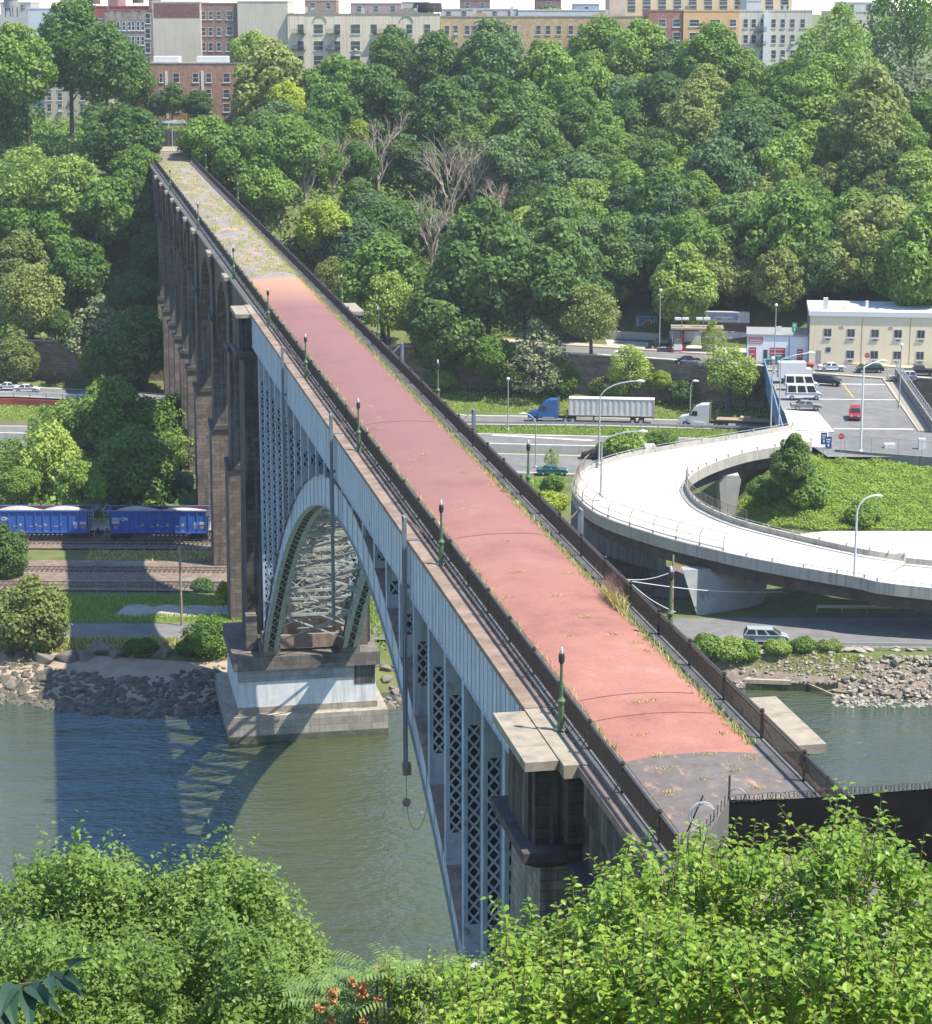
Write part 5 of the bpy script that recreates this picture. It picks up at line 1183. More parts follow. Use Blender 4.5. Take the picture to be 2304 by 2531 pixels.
def win(B, Y, px, py, w, h, sill=True, ac=False, frame=None, glass=None):
    """window with its centre at picture point px,py; w,h in metres"""
    o, hw, H_, xm, z0 = B; p = GY(px, py, Y); x = p.x - xm; z = p.z - z0
    if abs(x) > hw - w / 2: return
    m = MB(); t = .09
    m.box(x - w / 2, x + w / 2, -.05, .0, z - h / 2, z - h / 2 + t); m.box(x - w / 2, x + w / 2, -.05, 0, z + h / 2 - t, z + h / 2)
    m.box(x - w / 2, x - w / 2 + t, -.05, 0, z - h / 2 + t, z + h / 2 - t); m.box(x + w / 2 - t, x + w / 2, -.05, 0, z - h / 2 + t, z + h / 2 - t); m.box(x - w / 2 + t, x + w / 2 - t, -.045, 0, z - .04, z + .04)
    if sill: m.box(x - w / 2 - .1, x + w / 2 + .1, -.14, 0, z - h / 2 - .14, z - h / 2)
    f = m.build('window', frame or _frame, o)
    MB().box(x - w / 2 + t, x + w / 2 - t, -.025, -.005, z - h / 2 + t, z + h / 2 - t).build('pane', glass or WG, f)
    if ac: MB().box(x - .35, x + .35, -.45, 0, z - h / 2 + .02, z - h / 2 + .5).build('air_conditioner', MT['white'], f)
def grid(B, Y, xs, yss, w, h, rng=None, **k):
    r = random.Random(int(xs[0]))
    for py in yss:
        for px in xs: win(B, Y, px, py, w, h, ac=r.random() < .18, **k)
def brick(n, c, d=1.18, mort=None): return courses(n, tuple(x * .86 for x in c), tuple(min(1, x * d) for x in c), mort or tuple(x * .8 for x in c), .6, .22, .9, bump=.1, msize=.012)
def roofbox(B, Y, px0, px1, py0, py1, mat, name='bulkhead', dy=4, dep=4):
    o, hw, H_, xm, z0 = B; a = GY(px0, py0, Y + dy); b = GY(px1, py1, Y + dy)
    return MB().box(a.x - xm, b.x - xm, dy, dy + dep, min(H_, b.z - z0) - .1, a.z - z0).build(name, mat, o)
# ---- low red brick building at the bridge end
Yb = 505
Mrb = brick('orange_red_brick', (.50, .29, .20))
B = bldg('brick_building', 262, 492, 126, Yb, Mrb, 'low orange-red brick building with white window frames at the end of the bridge', depth=16, trim=MT['cap'])
for x, w in ((317, .9), (347, 1.5), (385, 1.4), (411, 1.25), (446, 1.6), (473, 1.3), (290, 1.2)):
    win(B, Yb, x, 153, w, 2.1, frame=MT['white']); win(B, Yb, x, 184, w, 1.9, frame=MT['white']); win(B, Yb, x, 212, w, 1.9, frame=MT['white'])
for x in (327, 398): a = GY(x, 140, Yb); MB().box(a.x - B[3] - .28, a.x - B[3] + .28, -.12, 0, 0, a.z - B[4]).build('white_downpipe', MT['white'], B[0])
roofbox(B, Yb, 302, 352, 111, 126, MT['white'], 'rooftop_hut', 3, 5); roofbox(B, Yb, 387, 448, 111, 126, MT['white'], 'rooftop_hut', 3, 5)
# ---- upper row
Yr = 540
Mgrey = M('grey_render', (.58, .50, .40), (.68, .60, .49), .25, .9, 7, 0, streak=(.52, .45, .37))
B = bldg('blank_wall_building', 299, 394, 5, Yr, Mgrey, 'tall building with a blank grey wall and a dark red band along its top', depth=20)
a = GY(302, 7, Yr); b = GY(393, 35, Yr); MB().box(a.x - B[3], b.x - B[3], -.04, 0, b.z - B[4], a.z - B[4]).build('brick_band', brick('dark_red_brick', (.24, .13, .12)), B[0])
B = bldg('brown_apartment_block', 394, 467, 8, Yr + 2, brick('brown_brick', (.33, .22, .18)), 'dark brown apartment block squeezed between two blank grey walls', depth=18)
grid(B, Yr + 2, [401, 415, 431], [30, 62, 92], 1.1, 2.0); grid(B, Yr + 2, [452], [30, 60, 92], 1.6, 2.1)
B = bldg('blank_wall_building', 467, 566, 4, Yr + 1, Mgrey, 'plain grey blank-walled building left of the cream apartment block', depth=18)
B = bldg('cream_apartment_block', 566, 866, 29, Yr, M('cream_stone', (.78, .65, .46), (.86, .74, .55), .4, .9, 7, 0, streak=(.50, .43, .35)), 'cream apartment block with rounded gables and fire escapes', depth=18, trim=MT['cap'])
for x in (592, 627, 664, 700, 736, 771, 806, 841): 
    for y in (57, 90, 119): win(B, Yr, x, y, 2.3 if x in (627, 700, 771) else 1.6, 2.3, ac=(x + y) % 5 == 0)
for x in (629, 800):
    a = GY(x, 30, Yr); X = a.x - B[3]; m = MB(); m.prism([(X - 3.4, B[2]), (X + 3.4, B[2]), (X + 3.2, B[2] + .5), (X + 1.3, B[2] + 1.3), (X, B[2] + 1.55), (X - 1.3, B[2] + 1.3), (X - 3.2, B[2] + .5)], 'y', -.1, .3); m.build('gable', MT['cap'], B[0])
    m = MB(); m.tube([(X + 1.6 * math.cos(t), -.06, B[2] - 1.8 + 1.6 * math.sin(t)) for t in [k * math.pi / 8 for k in range(9)]], .1, 5); m.build('arch_moulding', MT['cap'], B[0])
def fire_escape(B, Y, px, ys, w=3.4):
    o, hw, H_, xm, z0 = B; m = MB(); X = GY(px, 60, Y).x - xm; pz = None
    for py in ys:
        z = GY(px, py, Y).z - z0; m.box(X - w / 2, X + w / 2, -1.2, -.05, z, z + .1)
        for q in (.35, .7, 1.05): m.bar((X - w / 2, -1.2, z + q), (X + w / 2, -1.2, z + q), .05)
        for k in range(9): x = X - w / 2 + w * k / 8; m.bar((x, -1.2, z), (x, -1.2, z + 1.05), .04)
        if pz is not None: m.bar((X - w / 2 + .3, -.7, z), (X + w / 2 - .3, -.7, pz), .3, .08)
        pz = z
    m.build('fire_escape', MT['iron'], o)
fire_escape(B, Yr, 588, (66, 98)); fire_escape(B, Yr, 655, (66, 98)); fire_escape(B, Yr, 748, (66, 98))
Mtan = brick('tan_brick', (.64, .47, .27))
B = bldg('tan_apartment_block', 867, 1277, 34, Yr + 3, Mtan, 'long tan brick apartment block with small gables behind the trees', depth=16, trim=MT['cap'])
xs_ = [880, 897, 920, 934, 998, 1014, 1060, 1079, 1100, 1124, 1145, 1163, 1182, 1203, 1219, 1240, 1254]
grid(B, Yr + 3, xs_, [59, 92], 1.25, 2.2)
for x in (945, 1184):
    a = GY(x, 30, Yr + 3); X = a.x - B[3]; m = MB(); m.prism([(X - 3, B[2] + .1), (X + 3, B[2] + .1), (X, B[2] + 1.3)], 'y', -.1, .3); m.build('gable', Mtan, B[0])
    m = MB(); m.tube([(X + 1.9 * math.cos(t), -.06, B[2] - 2.2 + 1.6 * math.sin(t)) for t in [k * math.pi / 8 for k in range(9)]], .1, 5); m.build('arch_moulding', Mtan, B[0])
fire_escape(B, Yr + 3, 1232, (72,), 5)
B = bldg('red_apartment_block', 1277, 1346, 22, Yr, brick('wine_brick', (.46, .23, .19)), 'wine red brick part of the block left of the orange facade', depth=18)
grid(B, Yr, [1304, 1332], [45, 71, 97], 1.8, 1.9, frame=MT['white'])
B = bldg('orange_apartment_block', 1346, 1456, 22, Yr - .4, M('orange_render', (.78, .46, .21), (.86, .53, .27), .4, .9, 6, 0), 'bright orange apartment block with a red brick base', depth=18)
for y in (45, 71, 96): 
    for x, w in ((1367, 2.4), (1408, 2.5), (1443, 1.7)): win(B, Yr - .4, x, y, w, 1.7, frame=MT['white'])
a = GY(1346, 87, Yr - .4); MB().box(-B[1] - .02, B[1] + .02, -.03, 0, 0, a.z - B[4]).build('brick_base', brick('base_brick', (.48, .24, .16)), B[0])
Mgw = M('pale_grey_render', (.68, .62, .50), (.77, .71, .60), .4, .9, 7, 0, streak=(.40, .39, .36))
B = bldg('pale_apartment_block', 1456, 1600, 22, Yr + 1, Mgw, 'pale grey apartment block with a fire escape, left of the tall tree', depth=18)
grid(B, Yr + 1, [1468, 1484, 1502, 1523, 1541, 1560, 1580], [46, 77, 107], 1.2, 2.1); fire_escape(B, Yr + 1, 1497, (62, 90), 2.6)
a = GY(1511, 20, Yr); MB().box(a.x - B[3] - .8, a.x - B[3] + .8, -1.2, -.02, 0, B[2] - .5).build('white_pier', MT['white'], B[0])
B = bldg('pale_apartment_block', 1640, 1790, 24, Yr + 4, Mgw, 'pale grey apartment block right of the tall tree', depth=18)
grid(B, Yr + 4, [1650, 1668, 1692, 1716, 1740, 1764], [48, 80], 1.3, 2.2)
B = bldg('tudor_apartment_block', 205, 300, 21, Yr, brick('grey_brown_brick', (.34, .28, .26)), 'grey-brown apartment block with white vertical trim at upper left', depth=18, trim=brick('roof_red', (.40, .12, .10)))
for x in (221, 233, 244, 255, 262, 272, 281): win(B, Yr, x, 51, .8, 2.1, frame=MT['white']); win(B, Yr, x, 80, .8, 2.1, frame=MT['white'])
for x in (291,): grid(B, Yr, [x], [36, 66, 94], 1.3, 2.4)
for x in (219, 233, 262, 281):
    a = GY(x, 27, Yr); X = a.x - B[3]; Z = a.z - B[4]; MB().prism([(X - .9, Z - 1.6), (X + .9, Z - 1.6), (X + .45, Z + .2), (X + .7, Z + .9), (X - .7, Z + .9), (X - .45, Z + .2)], 'y', -.06, -.01).build('white_trim', MT['cap'], B[0])
B = bldg('beige_apartment_block', 86, 205, 150, 512, M('beige_block', (.52, .44, .34), (.60, .52, .42), .4, .9, 6, 0), 'beige apartment block seen between the tree trunks at left', depth=14)
grid(B, 512, [97, 118, 140, 162, 186], [168, 190, 212], 1.1, 1.8)
B = bldg('stone_block', 140, 206, 38, Yr + 6, M('greyish_stone_wall', (.36, .33, .28), (.44, .40, .34), .4, .9, 6, 0), 'grey stone building behind the left tree tops', depth=16)
B = bldg('white_roof_building', 55, 140, 18, Yr + 12, M('bluish_white_wall', (.55, .57, .60), (.66, .68, .70), .3, .8, 5, 0), 'white building behind the left tree tops', depth=16)
Mrr = brick('roof_red2', (.42, .14, .12))
B = bldg('red_building', 100, 292, 14, Yr + 26, Mrr, 'long low red brick building behind the white-trimmed block', depth=12)
# ---- far rows of the city
def far(x0, x1, yt, Y, c, label, rows=2, ww=1.4):
    B = bldg('far_building', x0, x1, yt, Y, M('far_wall', tuple(q * .9 for q in c), tuple(min(1, q * 1.1) for q in c), .3, .9, 5, 0), label, 'building', 14, zb=45)
    k = max(1, int((x1 - x0) / 30))
    for r in range(rows):
        for i in range(k): win(B, Y, x0 + (i + .5) * (x1 - x0) / k, yt + 9 + r * 14, ww, 1.8, sill=False)
    return B
far(1198, 1560, -6, 600, (.85, .62, .36), 'large yellow-tan block rising behind the orange facade', 2, 2.2)
far(1020, 1200, 21, 590, (.66, .64, .62), 'white roofed block behind the tan apartment block', 0)
far(868, 1020, 19, 592, (.60, .56, .52), 'whitish block behind the left half of the tan apartment block', 1)
far(1660, 1760, 6, 600, (.66, .64, .60), 'white building with red roof edge right of the tall tree', 1)
far(690, 790, 8, 640, (.46, .34, .32), 'pinkish far block behind the cream apartment block', 2)
far(600, 662, 2, 640, (.38, .26, .22), 'brown-red far block behind the cream gable', 2)
far(790, 845, 5, 690, (.55, .5, .48), 'pale far block near the dark roof tank', 1)
far(905, 965, 1, 640, (.30, .18, .17), 'dark red roof house block above the whitish block', 1)
far(1055, 1105, 0, 640, (.28, .17, .16), 'dark brown roof block in the middle of the skyline', 1)
far(1130, 1180, 9, 760, (.42, .44, .52), 'bluish far block on the skyline', 1)
far(0, 60, 6, 640, (.52, .5, .5), 'grey far block at the upper left corner', 1)
far(118, 142, -4, 600, (.33, .18, .16), 'narrow dark red tower block at upper left', 1)
far(212, 232, -6, 600, (.36, .2, .18), 'second narrow red chimney block right of the water tank', 0)
far(292, 302, -2, 560, (.30, .2, .18), 'narrow brick stack beside the blank grey wall', 0)
far(1200, 1232, -4, 560, (.58, .46, .34), 'tan stair tower on the roof line before the yellow block', 0)
far(1470, 1500, 2, 585, (.70, .68, .64), 'white stair hut above the pale apartment block', 0)
def tank(px, py, Y, r, h, c, label, cone=True):
    p = GY(px, py, Y); o = empty('water_tank', p, 0, label, 'water tank')
    MB().lathe([(r, 0), (r * 1.02, h * .3), (r * 1.02, h * .6), (r, h)], (0, 0, 0), 14).build('barrel', M('tank_wood', tuple(q * .8 for q in c), c, 2, .9), o)
    if cone: MB().lathe([(r * 1.12, h), (r * .5, h + r * .35), (.05, h + r * .6)], (0, 0, 0), 14).build('conical_roof', M('tank_roof', (.34, .10, .10), (.42, .14, .14), 2, .8), o)
    m = MB()
    for i in range(4): a = i * math.pi / 2 + .4; m.bar((r * .8 * math.cos(a), r * .8 * math.sin(a), 0), (r * .8 * math.cos(a), r * .8 * math.sin(a), -h * 1.2), .2)
    m.build('stand', MT['iron'], o)
tank(150, 15, 560, 3.2, 1.5, (.07, .06, .06), 'dark round rooftop tank above the left tree tops', False)
tank(185, 8, 590, 1.7, 2.2, (.2, .12, .1), 'small water tank with red conical roof right of the dark tank')
tank(272, 6, 600, 1.5, 2.2, (.2, .12, .1), 'small water tank with red conical roof above the white-trimmed block')
tank(842, 24, 570, 3.6, 2.3, (.06, .055, .055), 'wide dark rooftop tank beside the cream apartment block', False)
tank(22, 14, 620, 2.0, 2.2, (.4, .38, .36), 'water tank with red roof at the upper left corner')
def clutter():
    rng = random.Random(8)
    for i in range(46):
        px = rng.uniform(20, 1600)
        if 300 < px < 560: py = 6
        elif px < 300: py = 16
        elif px < 866: py = 26
        elif px < 1277: py = 26
        else: py = 22
        p = GY(px, py, 552); o = None
        m = MB(); h = rng.uniform(.9, 2.6)
        if rng.random() < .6: m.tube([(0, 0, -1.5), (0, 0, h)], .06, 5); m.bar((-.6, 0, h * .8), (.6, 0, h * .85), .05)
        else: m.box(-.35, .35, -.35, .35, -1.2, h * .6)
        o = m.build('roof_vent' if len(m.f) < 7 else 'roof_antenna', MT['galv'] if rng.random() < .6 else MT['rust'], None, p)
        tag(o, 'thin rooftop antenna against the sky' if o.name.startswith('roof_antenna') else 'small rooftop vent stack on the skyline', 'antenna' if o.name.startswith('roof_antenna') else 'vent', 'antennas along the rooftops' if o.name.startswith('roof_antenna') else 'vent stacks along the rooftops')
clutter()
# ---- pavilion roof slab by the bridge end
p = GY(340, 241, 497); o = empty('white_pavilion', p, 0, 'low white flat-roofed structure behind the bridge gate', 'pavilion')
MB().box(-5.8, 5.8, 0, 6, -.2, .35).build('roof_slab', MT['white'], o); MB().box(-4.2, 4.2, -.8, 5, -1.2, -.7).build('lower_slab', MT['cap'], o)
m = MB()
for i in range(15): m.box(-4 + i * .57, -3.75 + i * .57, -.3, 0, -.7, -.2)
m.box(-4.4, 4.4, 0, 5.5, -4, -1.2); m.build('dark_base', MT['stone_black'], o)
# ---- yellow building
Yy0, Yy1 = G(1592, 716, 13), G(1890, 752, 13)
o = empty('cream_building', Yy0, math.radians(-7), 'two-storey cream-yellow building with a white flat roof beside the avenue', 'building')
Ly = 40.0; My = M('cream_yellow_render', (.95, .80, .53), (1.0, .86, .60), .3, .85, 6, 0, streak=(.92, .75, .48)); hy = 8.4
MB().box(0, Ly, 0, 14, -3, hy).build('wall', My, o)
MB().box(-.25, Ly + .3, -.25, 14.3, hy + .01, hy + .85).build('roof_edge', MT['white'], o)
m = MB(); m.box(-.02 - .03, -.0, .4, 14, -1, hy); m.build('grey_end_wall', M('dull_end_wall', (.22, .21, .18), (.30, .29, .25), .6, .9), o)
MB().box(2.2, 3.0, .8, 1.6, hy + .8, hy + 3.0).build('chimney', MT['white'], o); MB().box(9.6, 10.1, 4, 4.5, hy + .8, hy + 2.2).build('chimney', MT['white'], o)
for x in (8.9, 17.1, 25.3): MB().box(x, x + .12, -.03, 0, 0, hy).build('wall_joint', plain('joint_tan', (.5, .38, .26), .8), o)
k = 0
for x in (3.1, 7.1, 11.2, 15.1, 19.0, 23, 27, 31, 35):
    for z, w in ((5.5, 1.35), (1.75, 1.35)):
        if x == 3.1 and z < 3: continue
        m = MB(); m.box(x - w / 2, x + w / 2, -.06, 0, z - .75, z + .75); f = m.build('window', MT['galv'], o)
        MB().box(x - w / 2 + .1, x - .05, -.075, -.061, z - .6, z + .65).build('pane', WG, f); MB().box(x + .05, x + w / 2 - .1, -.075, -.061, z - .6, z + .65).build('pane', WG, f)
        MB().box(x - w / 2 - .05, x + w / 2 + .05, -.16, 0, z - .95, z - .76).build('sill', MT['white'], f); MB().box(x - .35, x + .35, -.07, 0, z - 1.25, z - .97).build('vent_grille', MT['rwall'], f)
MB().box(2.9, 3.7, -.06, 0, 2.2, 2.95).build('small_window', WG, o); MB().box(1.3, 2.1, -.06, 0, 0, 2.4).build('door', MT['concrete'], o)
for x in (5.0, 13.4): MB().box(x, x + .75, -.03, 0, 6.2, 6.7).build('rust_stain', plain('rust_stain', (.6, .36, .24), .9), o)
# ---- white shop
a = G(1470, 711, 13); o = empty('white_shop', a, math.radians(-7), 'small white shop building with red sign panels between the gas station and the cream building', 'shop')
MB().box(0, 10.6, 0, 9, -2, 4.5).build('wall', MT['bright_white'], o); MB().box(-.15, 10.75, -.15, 9.1, 4.51, 4.8).build('roof_edge', MT['galv'], o)
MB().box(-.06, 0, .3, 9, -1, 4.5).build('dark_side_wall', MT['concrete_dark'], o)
for (x0, x1, z0, z1) in ((.4, 1.6, .1, 2.5), (4.0, 6.6, .5, 2.5), (8.7, 9.7, -.2, 2.3), (.25, 2.7, 3.2, 4.3)):
    s = MB().box(x0, x1, -.06, 0, z0, z1).build('red_sign_panel', plain('red_sign', (.55, .06, .08), .5), o)
    m = MB(); n = 3
    for i in range(n):
        z = z0 + (z1 - z0) * (i + .5) / n; r = random.Random(i + int(x0 * 9)); x = x0 + .12
        while x < x1 - .25: w = r.uniform(.1, .28); m.box(x, min(x + w, x1 - .1), -.07, -.061, z - .09, z + .09); x += w + .07
    m.build('white_lettering_strokes', MT['white'], s)
MB().box(2.9, 3.6, -.05, 0, 0, 2.1).build('door', WG, o)
m = MB(); m.box(7.2, 7.4, -.05, 0, 0, 4.5); m.build('grey_pilaster', MT['galv'], o)
tag(MB().box(-.5, .5, -.06, .06, -.7, .9).build('small_sign', M('white_pink_sign', (.75, .6, .62), (.78, .76, .76), 1.5, .5), None, GY(1533, 652, 385)), 'small pinkish-white sign board above the white shop', 'sign')
# ---- retaining building behind the gas station
a = G(1326, 686, 13); o = empty('station_back_wall', G(1318, 676, 13), math.atan2(-4, 26), 'long low whitewashed wall with a blue banner behind the gas station', 'wall')
MB().box(0, 14.5, 0, 1.4, 0, 2.3).build('white_lower_wall', MT['white_paint'], o); MB().box(0, 14.5, .3, 1.5, 2.3, 4.1).build('dark_middle_band', M('vine_dark_wall', (.07, .06, .05), (.17, .14, .11), 1, .9, 8), o)
MB().box(1.0, 14.5, .1, 1.5, 4.1, 6.0).build('grey_upper_wall', M('grey_upper_render', (.45, .45, .45), (.58, .58, .57), .7, .85, 6, 0), o); MB().box(0, 14.5, -.1, .2, 2.31, 2.46).build('red_stripe', plain('pink_stripe', (.6, .3, .3), .7), o)
f = MB().box(4.6, 12.4, .02, .1, 4.6, 5.9).build('blue_banner', plain('banner_blue', (.16, .22, .36), .6), o)
m = MB(); m.box(8.2, 11.4, -.0, .015, 4.9, 5.15); m.box(9.4, 10.6, 0, .015, 4.65, 4.8); m.box(4.9, 5.5, 0, .015, 4.9, 5.6); m.build('pale_stroke', MT['galv'], f)
# ---- gas station
o = empty('gas_station_canopy', G(1322, 691, 13), math.atan2(-2, 26), 'flat white gas station canopy on thin posts', 'canopy')
MB().box(-.2, 9.2, -2, 2.5, 4.15, 4.45).build('roof', MT['cap'], o); 
for x in (.1, 8.8):
    for y in (-1.7, 2.2): MB().box(x - .07, x + .07, y - .07, y + .07, 0, 4.15).build('post', MT['galv'], o)
for i, (x, t) in enumerate(((1341, 'left'), (1383, 'right'))):
    q = G(x, 692, 13); q2 = empty('canopy_light', q, 0, 'twin floodlight on a post at the %s gas pump' % t, 'light', None); MB().tube([(0, 0, 0), (0, 0, 6.0)], .08, 6).build('post', MT['galv'], q2)
    MB().box(-1.25, -.1, -.4, .4, 5.75, 6.15).build('lamp_head', MT['white'], q2); MB().box(.1, 1.25, -.4, .4, 5.75, 6.15).build('lamp_head', MT['white'], q2)
for i, (x, t) in enumerate(((1334, 'left end of the canopy'), (1397, 'right end of the canopy'))):
    q = empty('gas_pump', G(x, 694, 13), 0, 'white gas pump with dark top under the %s' % t, 'gas pump'); MB().box(-.75, .75, -.3, .3, 0, 1.6).build('cabinet', MT['white'], q); MB().box(-.7, .7, -.32, .32, 1.6, 2.5).build('display_head', M('pump_head', (.06, .06, .05), (.3, .27, .15), 2, .5), q); MB().box(-.72, .72, -.34, -.31, .3, .5).build('trim_strip', MT['red'], q)
for x, y, h, t in ((1342, 690, 2.2, 'left twin floodlight'), (1383, 690, 2.2, 'right twin floodlight')):
    tag(MB().lathe([(.22, 1.4), (.28, 2), (.25, 3.0), (.1, 3.2)], (0, 0, 0), 8).build('red_canister', MT['red'], None, G(x, y, 13)), 'red canister hanging on the post of the %s' % t, 'canister')
for x, t in ((1320, 'beside the left gas pump'), (1347, 'between the two gas pumps')): tag(MB().frust((-.35, .35, -.3, .3, 0), (-.3, .3, -.25, .25, 1.2)).build('red_bin', MT['red'], None, G(x, 693, 13)), 'red bin ' + t, 'bin')
# ---- billboard
p = G(1272, 662, 13.2); o = empty('billboard', p, 0, 'blue billboard with a large red rounded shape outlined in white', 'billboard'); hb = 3.1; wb = 1.95
f = MB().box(-wb, wb, -.1, .1, .7, .7 + hb).build('panel', plain('billboard_blue', (.07, .20, .42), .5), o)
m = MB(); m.box(-wb, wb, -.125, -.101, .7, .78); m.box(-wb, wb, -.125, -.101, .62 + hb, .7 + hb); m.box(-wb, -wb + .08, -.125, -.101, .7, .7 + hb); m.box(wb - .08, wb, -.125, -.101, .7, .7 + hb); m.box(-wb + .08, wb - .08, -.12, -.101, .78, 1.05); m.build('white_border', MT['white'], f)
def blob(s): return [(s * (1.02 * math.cos(t) + .18 * math.sin(t)) + .05, 2.3 + s * (.82 * math.sin(t) + (.28 * math.cos(t) if math.sin(t) > 0 else .12 * math.cos(t)))) for t in [k * math.pi / 14 for k in range(28)]]
MB().prism(blob(1.0), 'y', -.135, -.101).build('white_outline', MT['white'], f); MB().prism(blob(.86), 'y', -.15, -.136).build('red_shape', plain('billboard_red', (.55, .09, .07), .5), f)
m = MB()
for x in (-1.55, 1.5):
    for z in (1.4, 1.85, 2.3, 2.75, 3.1): m.box(x - .13, x + .13, -.12, -.101, z, z + .28)
m.build('white_side_marks', MT['white'], f); MB().box(-1.2, -1.05, 0, .15, -1, .7).build('leg', MT['iron'], o); MB().box(1.05, 1.2, 0, .15, -1, .7).build('leg', MT['iron'], o)
wall_run('pale_wall', [(15, 414), (28, 410), (36, 407)], 12.5, 14.6, .4, MT['concrete_pale'], 'pale low wall along the foot of the slope left of the billboard', 'wall')
wall_run('pale_wall', [(-12, 425.5), (-2, 423.5), (6, 421)], 12.5, 13.6, .5, MT['concrete_pale'], 'pale kerb wall at the foot of the wooded slope near the bridge', 'wall')
# ---- park path with railing at upper left
a, b = G(18, 283, 44.6), G(165, 292, 44.6)
wall_run('park_wall', [(a.x - 20, a.y - 1), (a.x, a.y), (b.x, b.y), (b.x + 4, b.y)], 40, 45.0, .8, MT['cap'], 'pale park wall below the tall trees at upper left', 'wall')
mesh_fence('park_railing', [(a.x, a.y + .4), (b.x, b.y + .4)], 45.0, 1.1, 'thin railing on the pale park wall at upper left', MT['iron'], 2.0, wire=False)
# ================================================================ TREES
def leafquads(P, N, size, rng, asp=1.5, jit=.5):
    """one folded leaf-clump quad per point, roughly facing N"""
    n = len(P); N = N + rng.normal(0, jit, (n, 3)); N /= np.linalg.norm(N, axis=1, keepdims=True) + 1e-9
    T = np.cross(N, rng.normal(0, 1, (n, 3))); T /= np.linalg.norm(T, axis=1, keepdims=True) + 1e-9; Bv = np.cross(N, T)
    s = size * rng.uniform(.4, 1.5, (n, 1)); V = np.empty((n, 4, 3))
    V[:, 0] = P - T * s * asp * .5; V[:, 1] = P - Bv * s * .5 + N * s * .12; V[:, 2] = P + T * s * asp * .5; V[:, 3] = P + Bv * s * .5 + N * s * .12
    return V.reshape(-1, 3)
def crown(seed, R, Hc, lobes, per, size, shape='round', lob=(.22, .36), fill=.15, sparse=0.0):
    """crown of radius R and height Hc, standing on z=0"""
    rng = np.random.default_rng(seed); P = []; N = []
    for k in range(lobes):
        u = rng.uniform(-1, 1); th = rng.uniform(0, 2 * math.pi)
        z = (k + .5) / lobes
        if shape == 'round': prof = math.sin(math.pi * min(1, .12 + .86 * z)) ** .6
        elif shape == 'tall': prof = math.sin(math.pi * min(1, .15 + .84 * z)) ** .8
        elif shape == 'cone': prof = max(.08, (1 - z) ** .75 * 1.05)
        elif shape == 'spread': prof = (.55 + .45 * math.sin(math.pi * min(1, z * 1.15))) if z < .85 else .55
        else: prof = 1 - .6 * abs(2 * z - 1) ** 2
        lr = R * rng.uniform(*lob) * (.75 + .4 * prof); rad = max(0, R * prof - lr * .7) * (rng.uniform(.55, 1.05) ** .5)
        c = np.array([rad * math.cos(th), rad * math.sin(th), z * (Hc - lr) + lr * .3 + rng.normal(0, .03 * Hc)])
        n = int(per * (lr / R / .29) ** 2); d = rng.normal(0, 1, (n, 3)); d[:, 2] = d[:, 2] * .9 + .25; d /= np.linalg.norm(d, axis=1, keepdims=True)
        outw = np.array([c[0], c[1], (c[2] - Hc * .45) * .7]); outw = outw / (np.linalg.norm(outw) + 1e-6); keep = d @ outw > -.55
        d = d[keep]; r = lr * rng.uniform(.72, 1.08, (len(d), 1)) * np.array([1, 1, .82]); P.append(c + d * r); N.append(d + np.array([0, 0, .35]))
    m = int(lobes * per * fill); d = rng.normal(0, 1, (m, 3)); d /= np.linalg.norm(d, axis=1, keepdims=True)
    P.append(d * np.array([R * .55, R * .55, Hc * .36]) * rng.uniform(.4, 1, (m, 1)) + np.array([0, 0, Hc * .5])); N.append(d)
    P = np.concatenate(P); N = np.concatenate(N)
    if sparse: k = rng.uniform(0, 1, len(P)) > sparse; P, N = P[k], N[k]
    V = leafquads(P, N, size, rng); return V
def limb_mesh(seed, h, r, spread, n=7):
    rng = random.Random(seed); m = MB(); m.tube([(0, 0, -2), (rng.uniform(-.1, .1), rng.uniform(-.1, .1), h * .45), (rng.uniform(-.3, .3), rng.uniform(-.3, .3), h)], [r * 1.25, r * .85, r * .3], 8)
    for i in range(n):
        z = h * rng.uniform(.4, .85); a = rng.uniform(0, 6.28); l = spread * rng.uniform(.5, .95)
        m.tube([(0, 0, z), (math.cos(a) * l * .5, math.sin(a) * l * .5, z + l * .45), (math.cos(a) * l, math.sin(a) * l, z + l * .75)], [r * .5, r * .3, r * .08], 6)
    return m.mesh('trunk', MT['bark'])
PRO = {}
def proto(key, R, Hc, lift, *a, **k):
    V = crown(hash(key) % 997 if False else sum(map(ord, key)) * 7, R, Hc, *a, **k); V = V + np.array([0, 0, lift]); F = np.arange(len(V)).reshape(-1, 4)
    me = np_mesh('crown', V, F, L['mid']); PRO[key] = (me, limb_mesh(sum(map(ord, key)), lift + Hc * .6, .28 * R / 5, R * .8), R, Hc, lift)
proto('round_a', 5.5, 9.5, 3.5, 50, 235, .36, 'round')
proto('round_b', 5.5, 8.5, 3.5, 42, 270, .37, 'round', (.24, .42))
proto('round_c', 5.5, 10.5, 3.5, 70, 190, .35, 'round', (.17, .30))
proto('tall_a', 4.6, 13, 4, 60, 200, .35, 'tall')
proto('high_a', 5.6, 11, 9, 56, 210, .36, 'round')
proto('high_b', 5.6, 12, 8, 64, 180, .35, 'spread', (.2, .34))
proto('giant_a', 9.5, 26, 3, 120, 150, .42, 'tall', (.16, .27))
proto('tall_b', 5.0, 12, 4, 50, 225, .36, 'tall', (.24, .4))
proto('cone_a', 4.6, 12, 2.5, 60, 190, .34, 'tall', (.2, .32))
proto('spread_a', 6.5, 7, 4, 50, 210, .36, 'spread', (.2, .32), .1)
proto('airy_a', 5.2, 9, 3.5, 46, 150, .29, 'round', (.2, .34), .05, .15)
proto('airy_b', 4.6, 10, 3.5, 54, 130, .28, 'tall', (.16, .3), .05, .2)
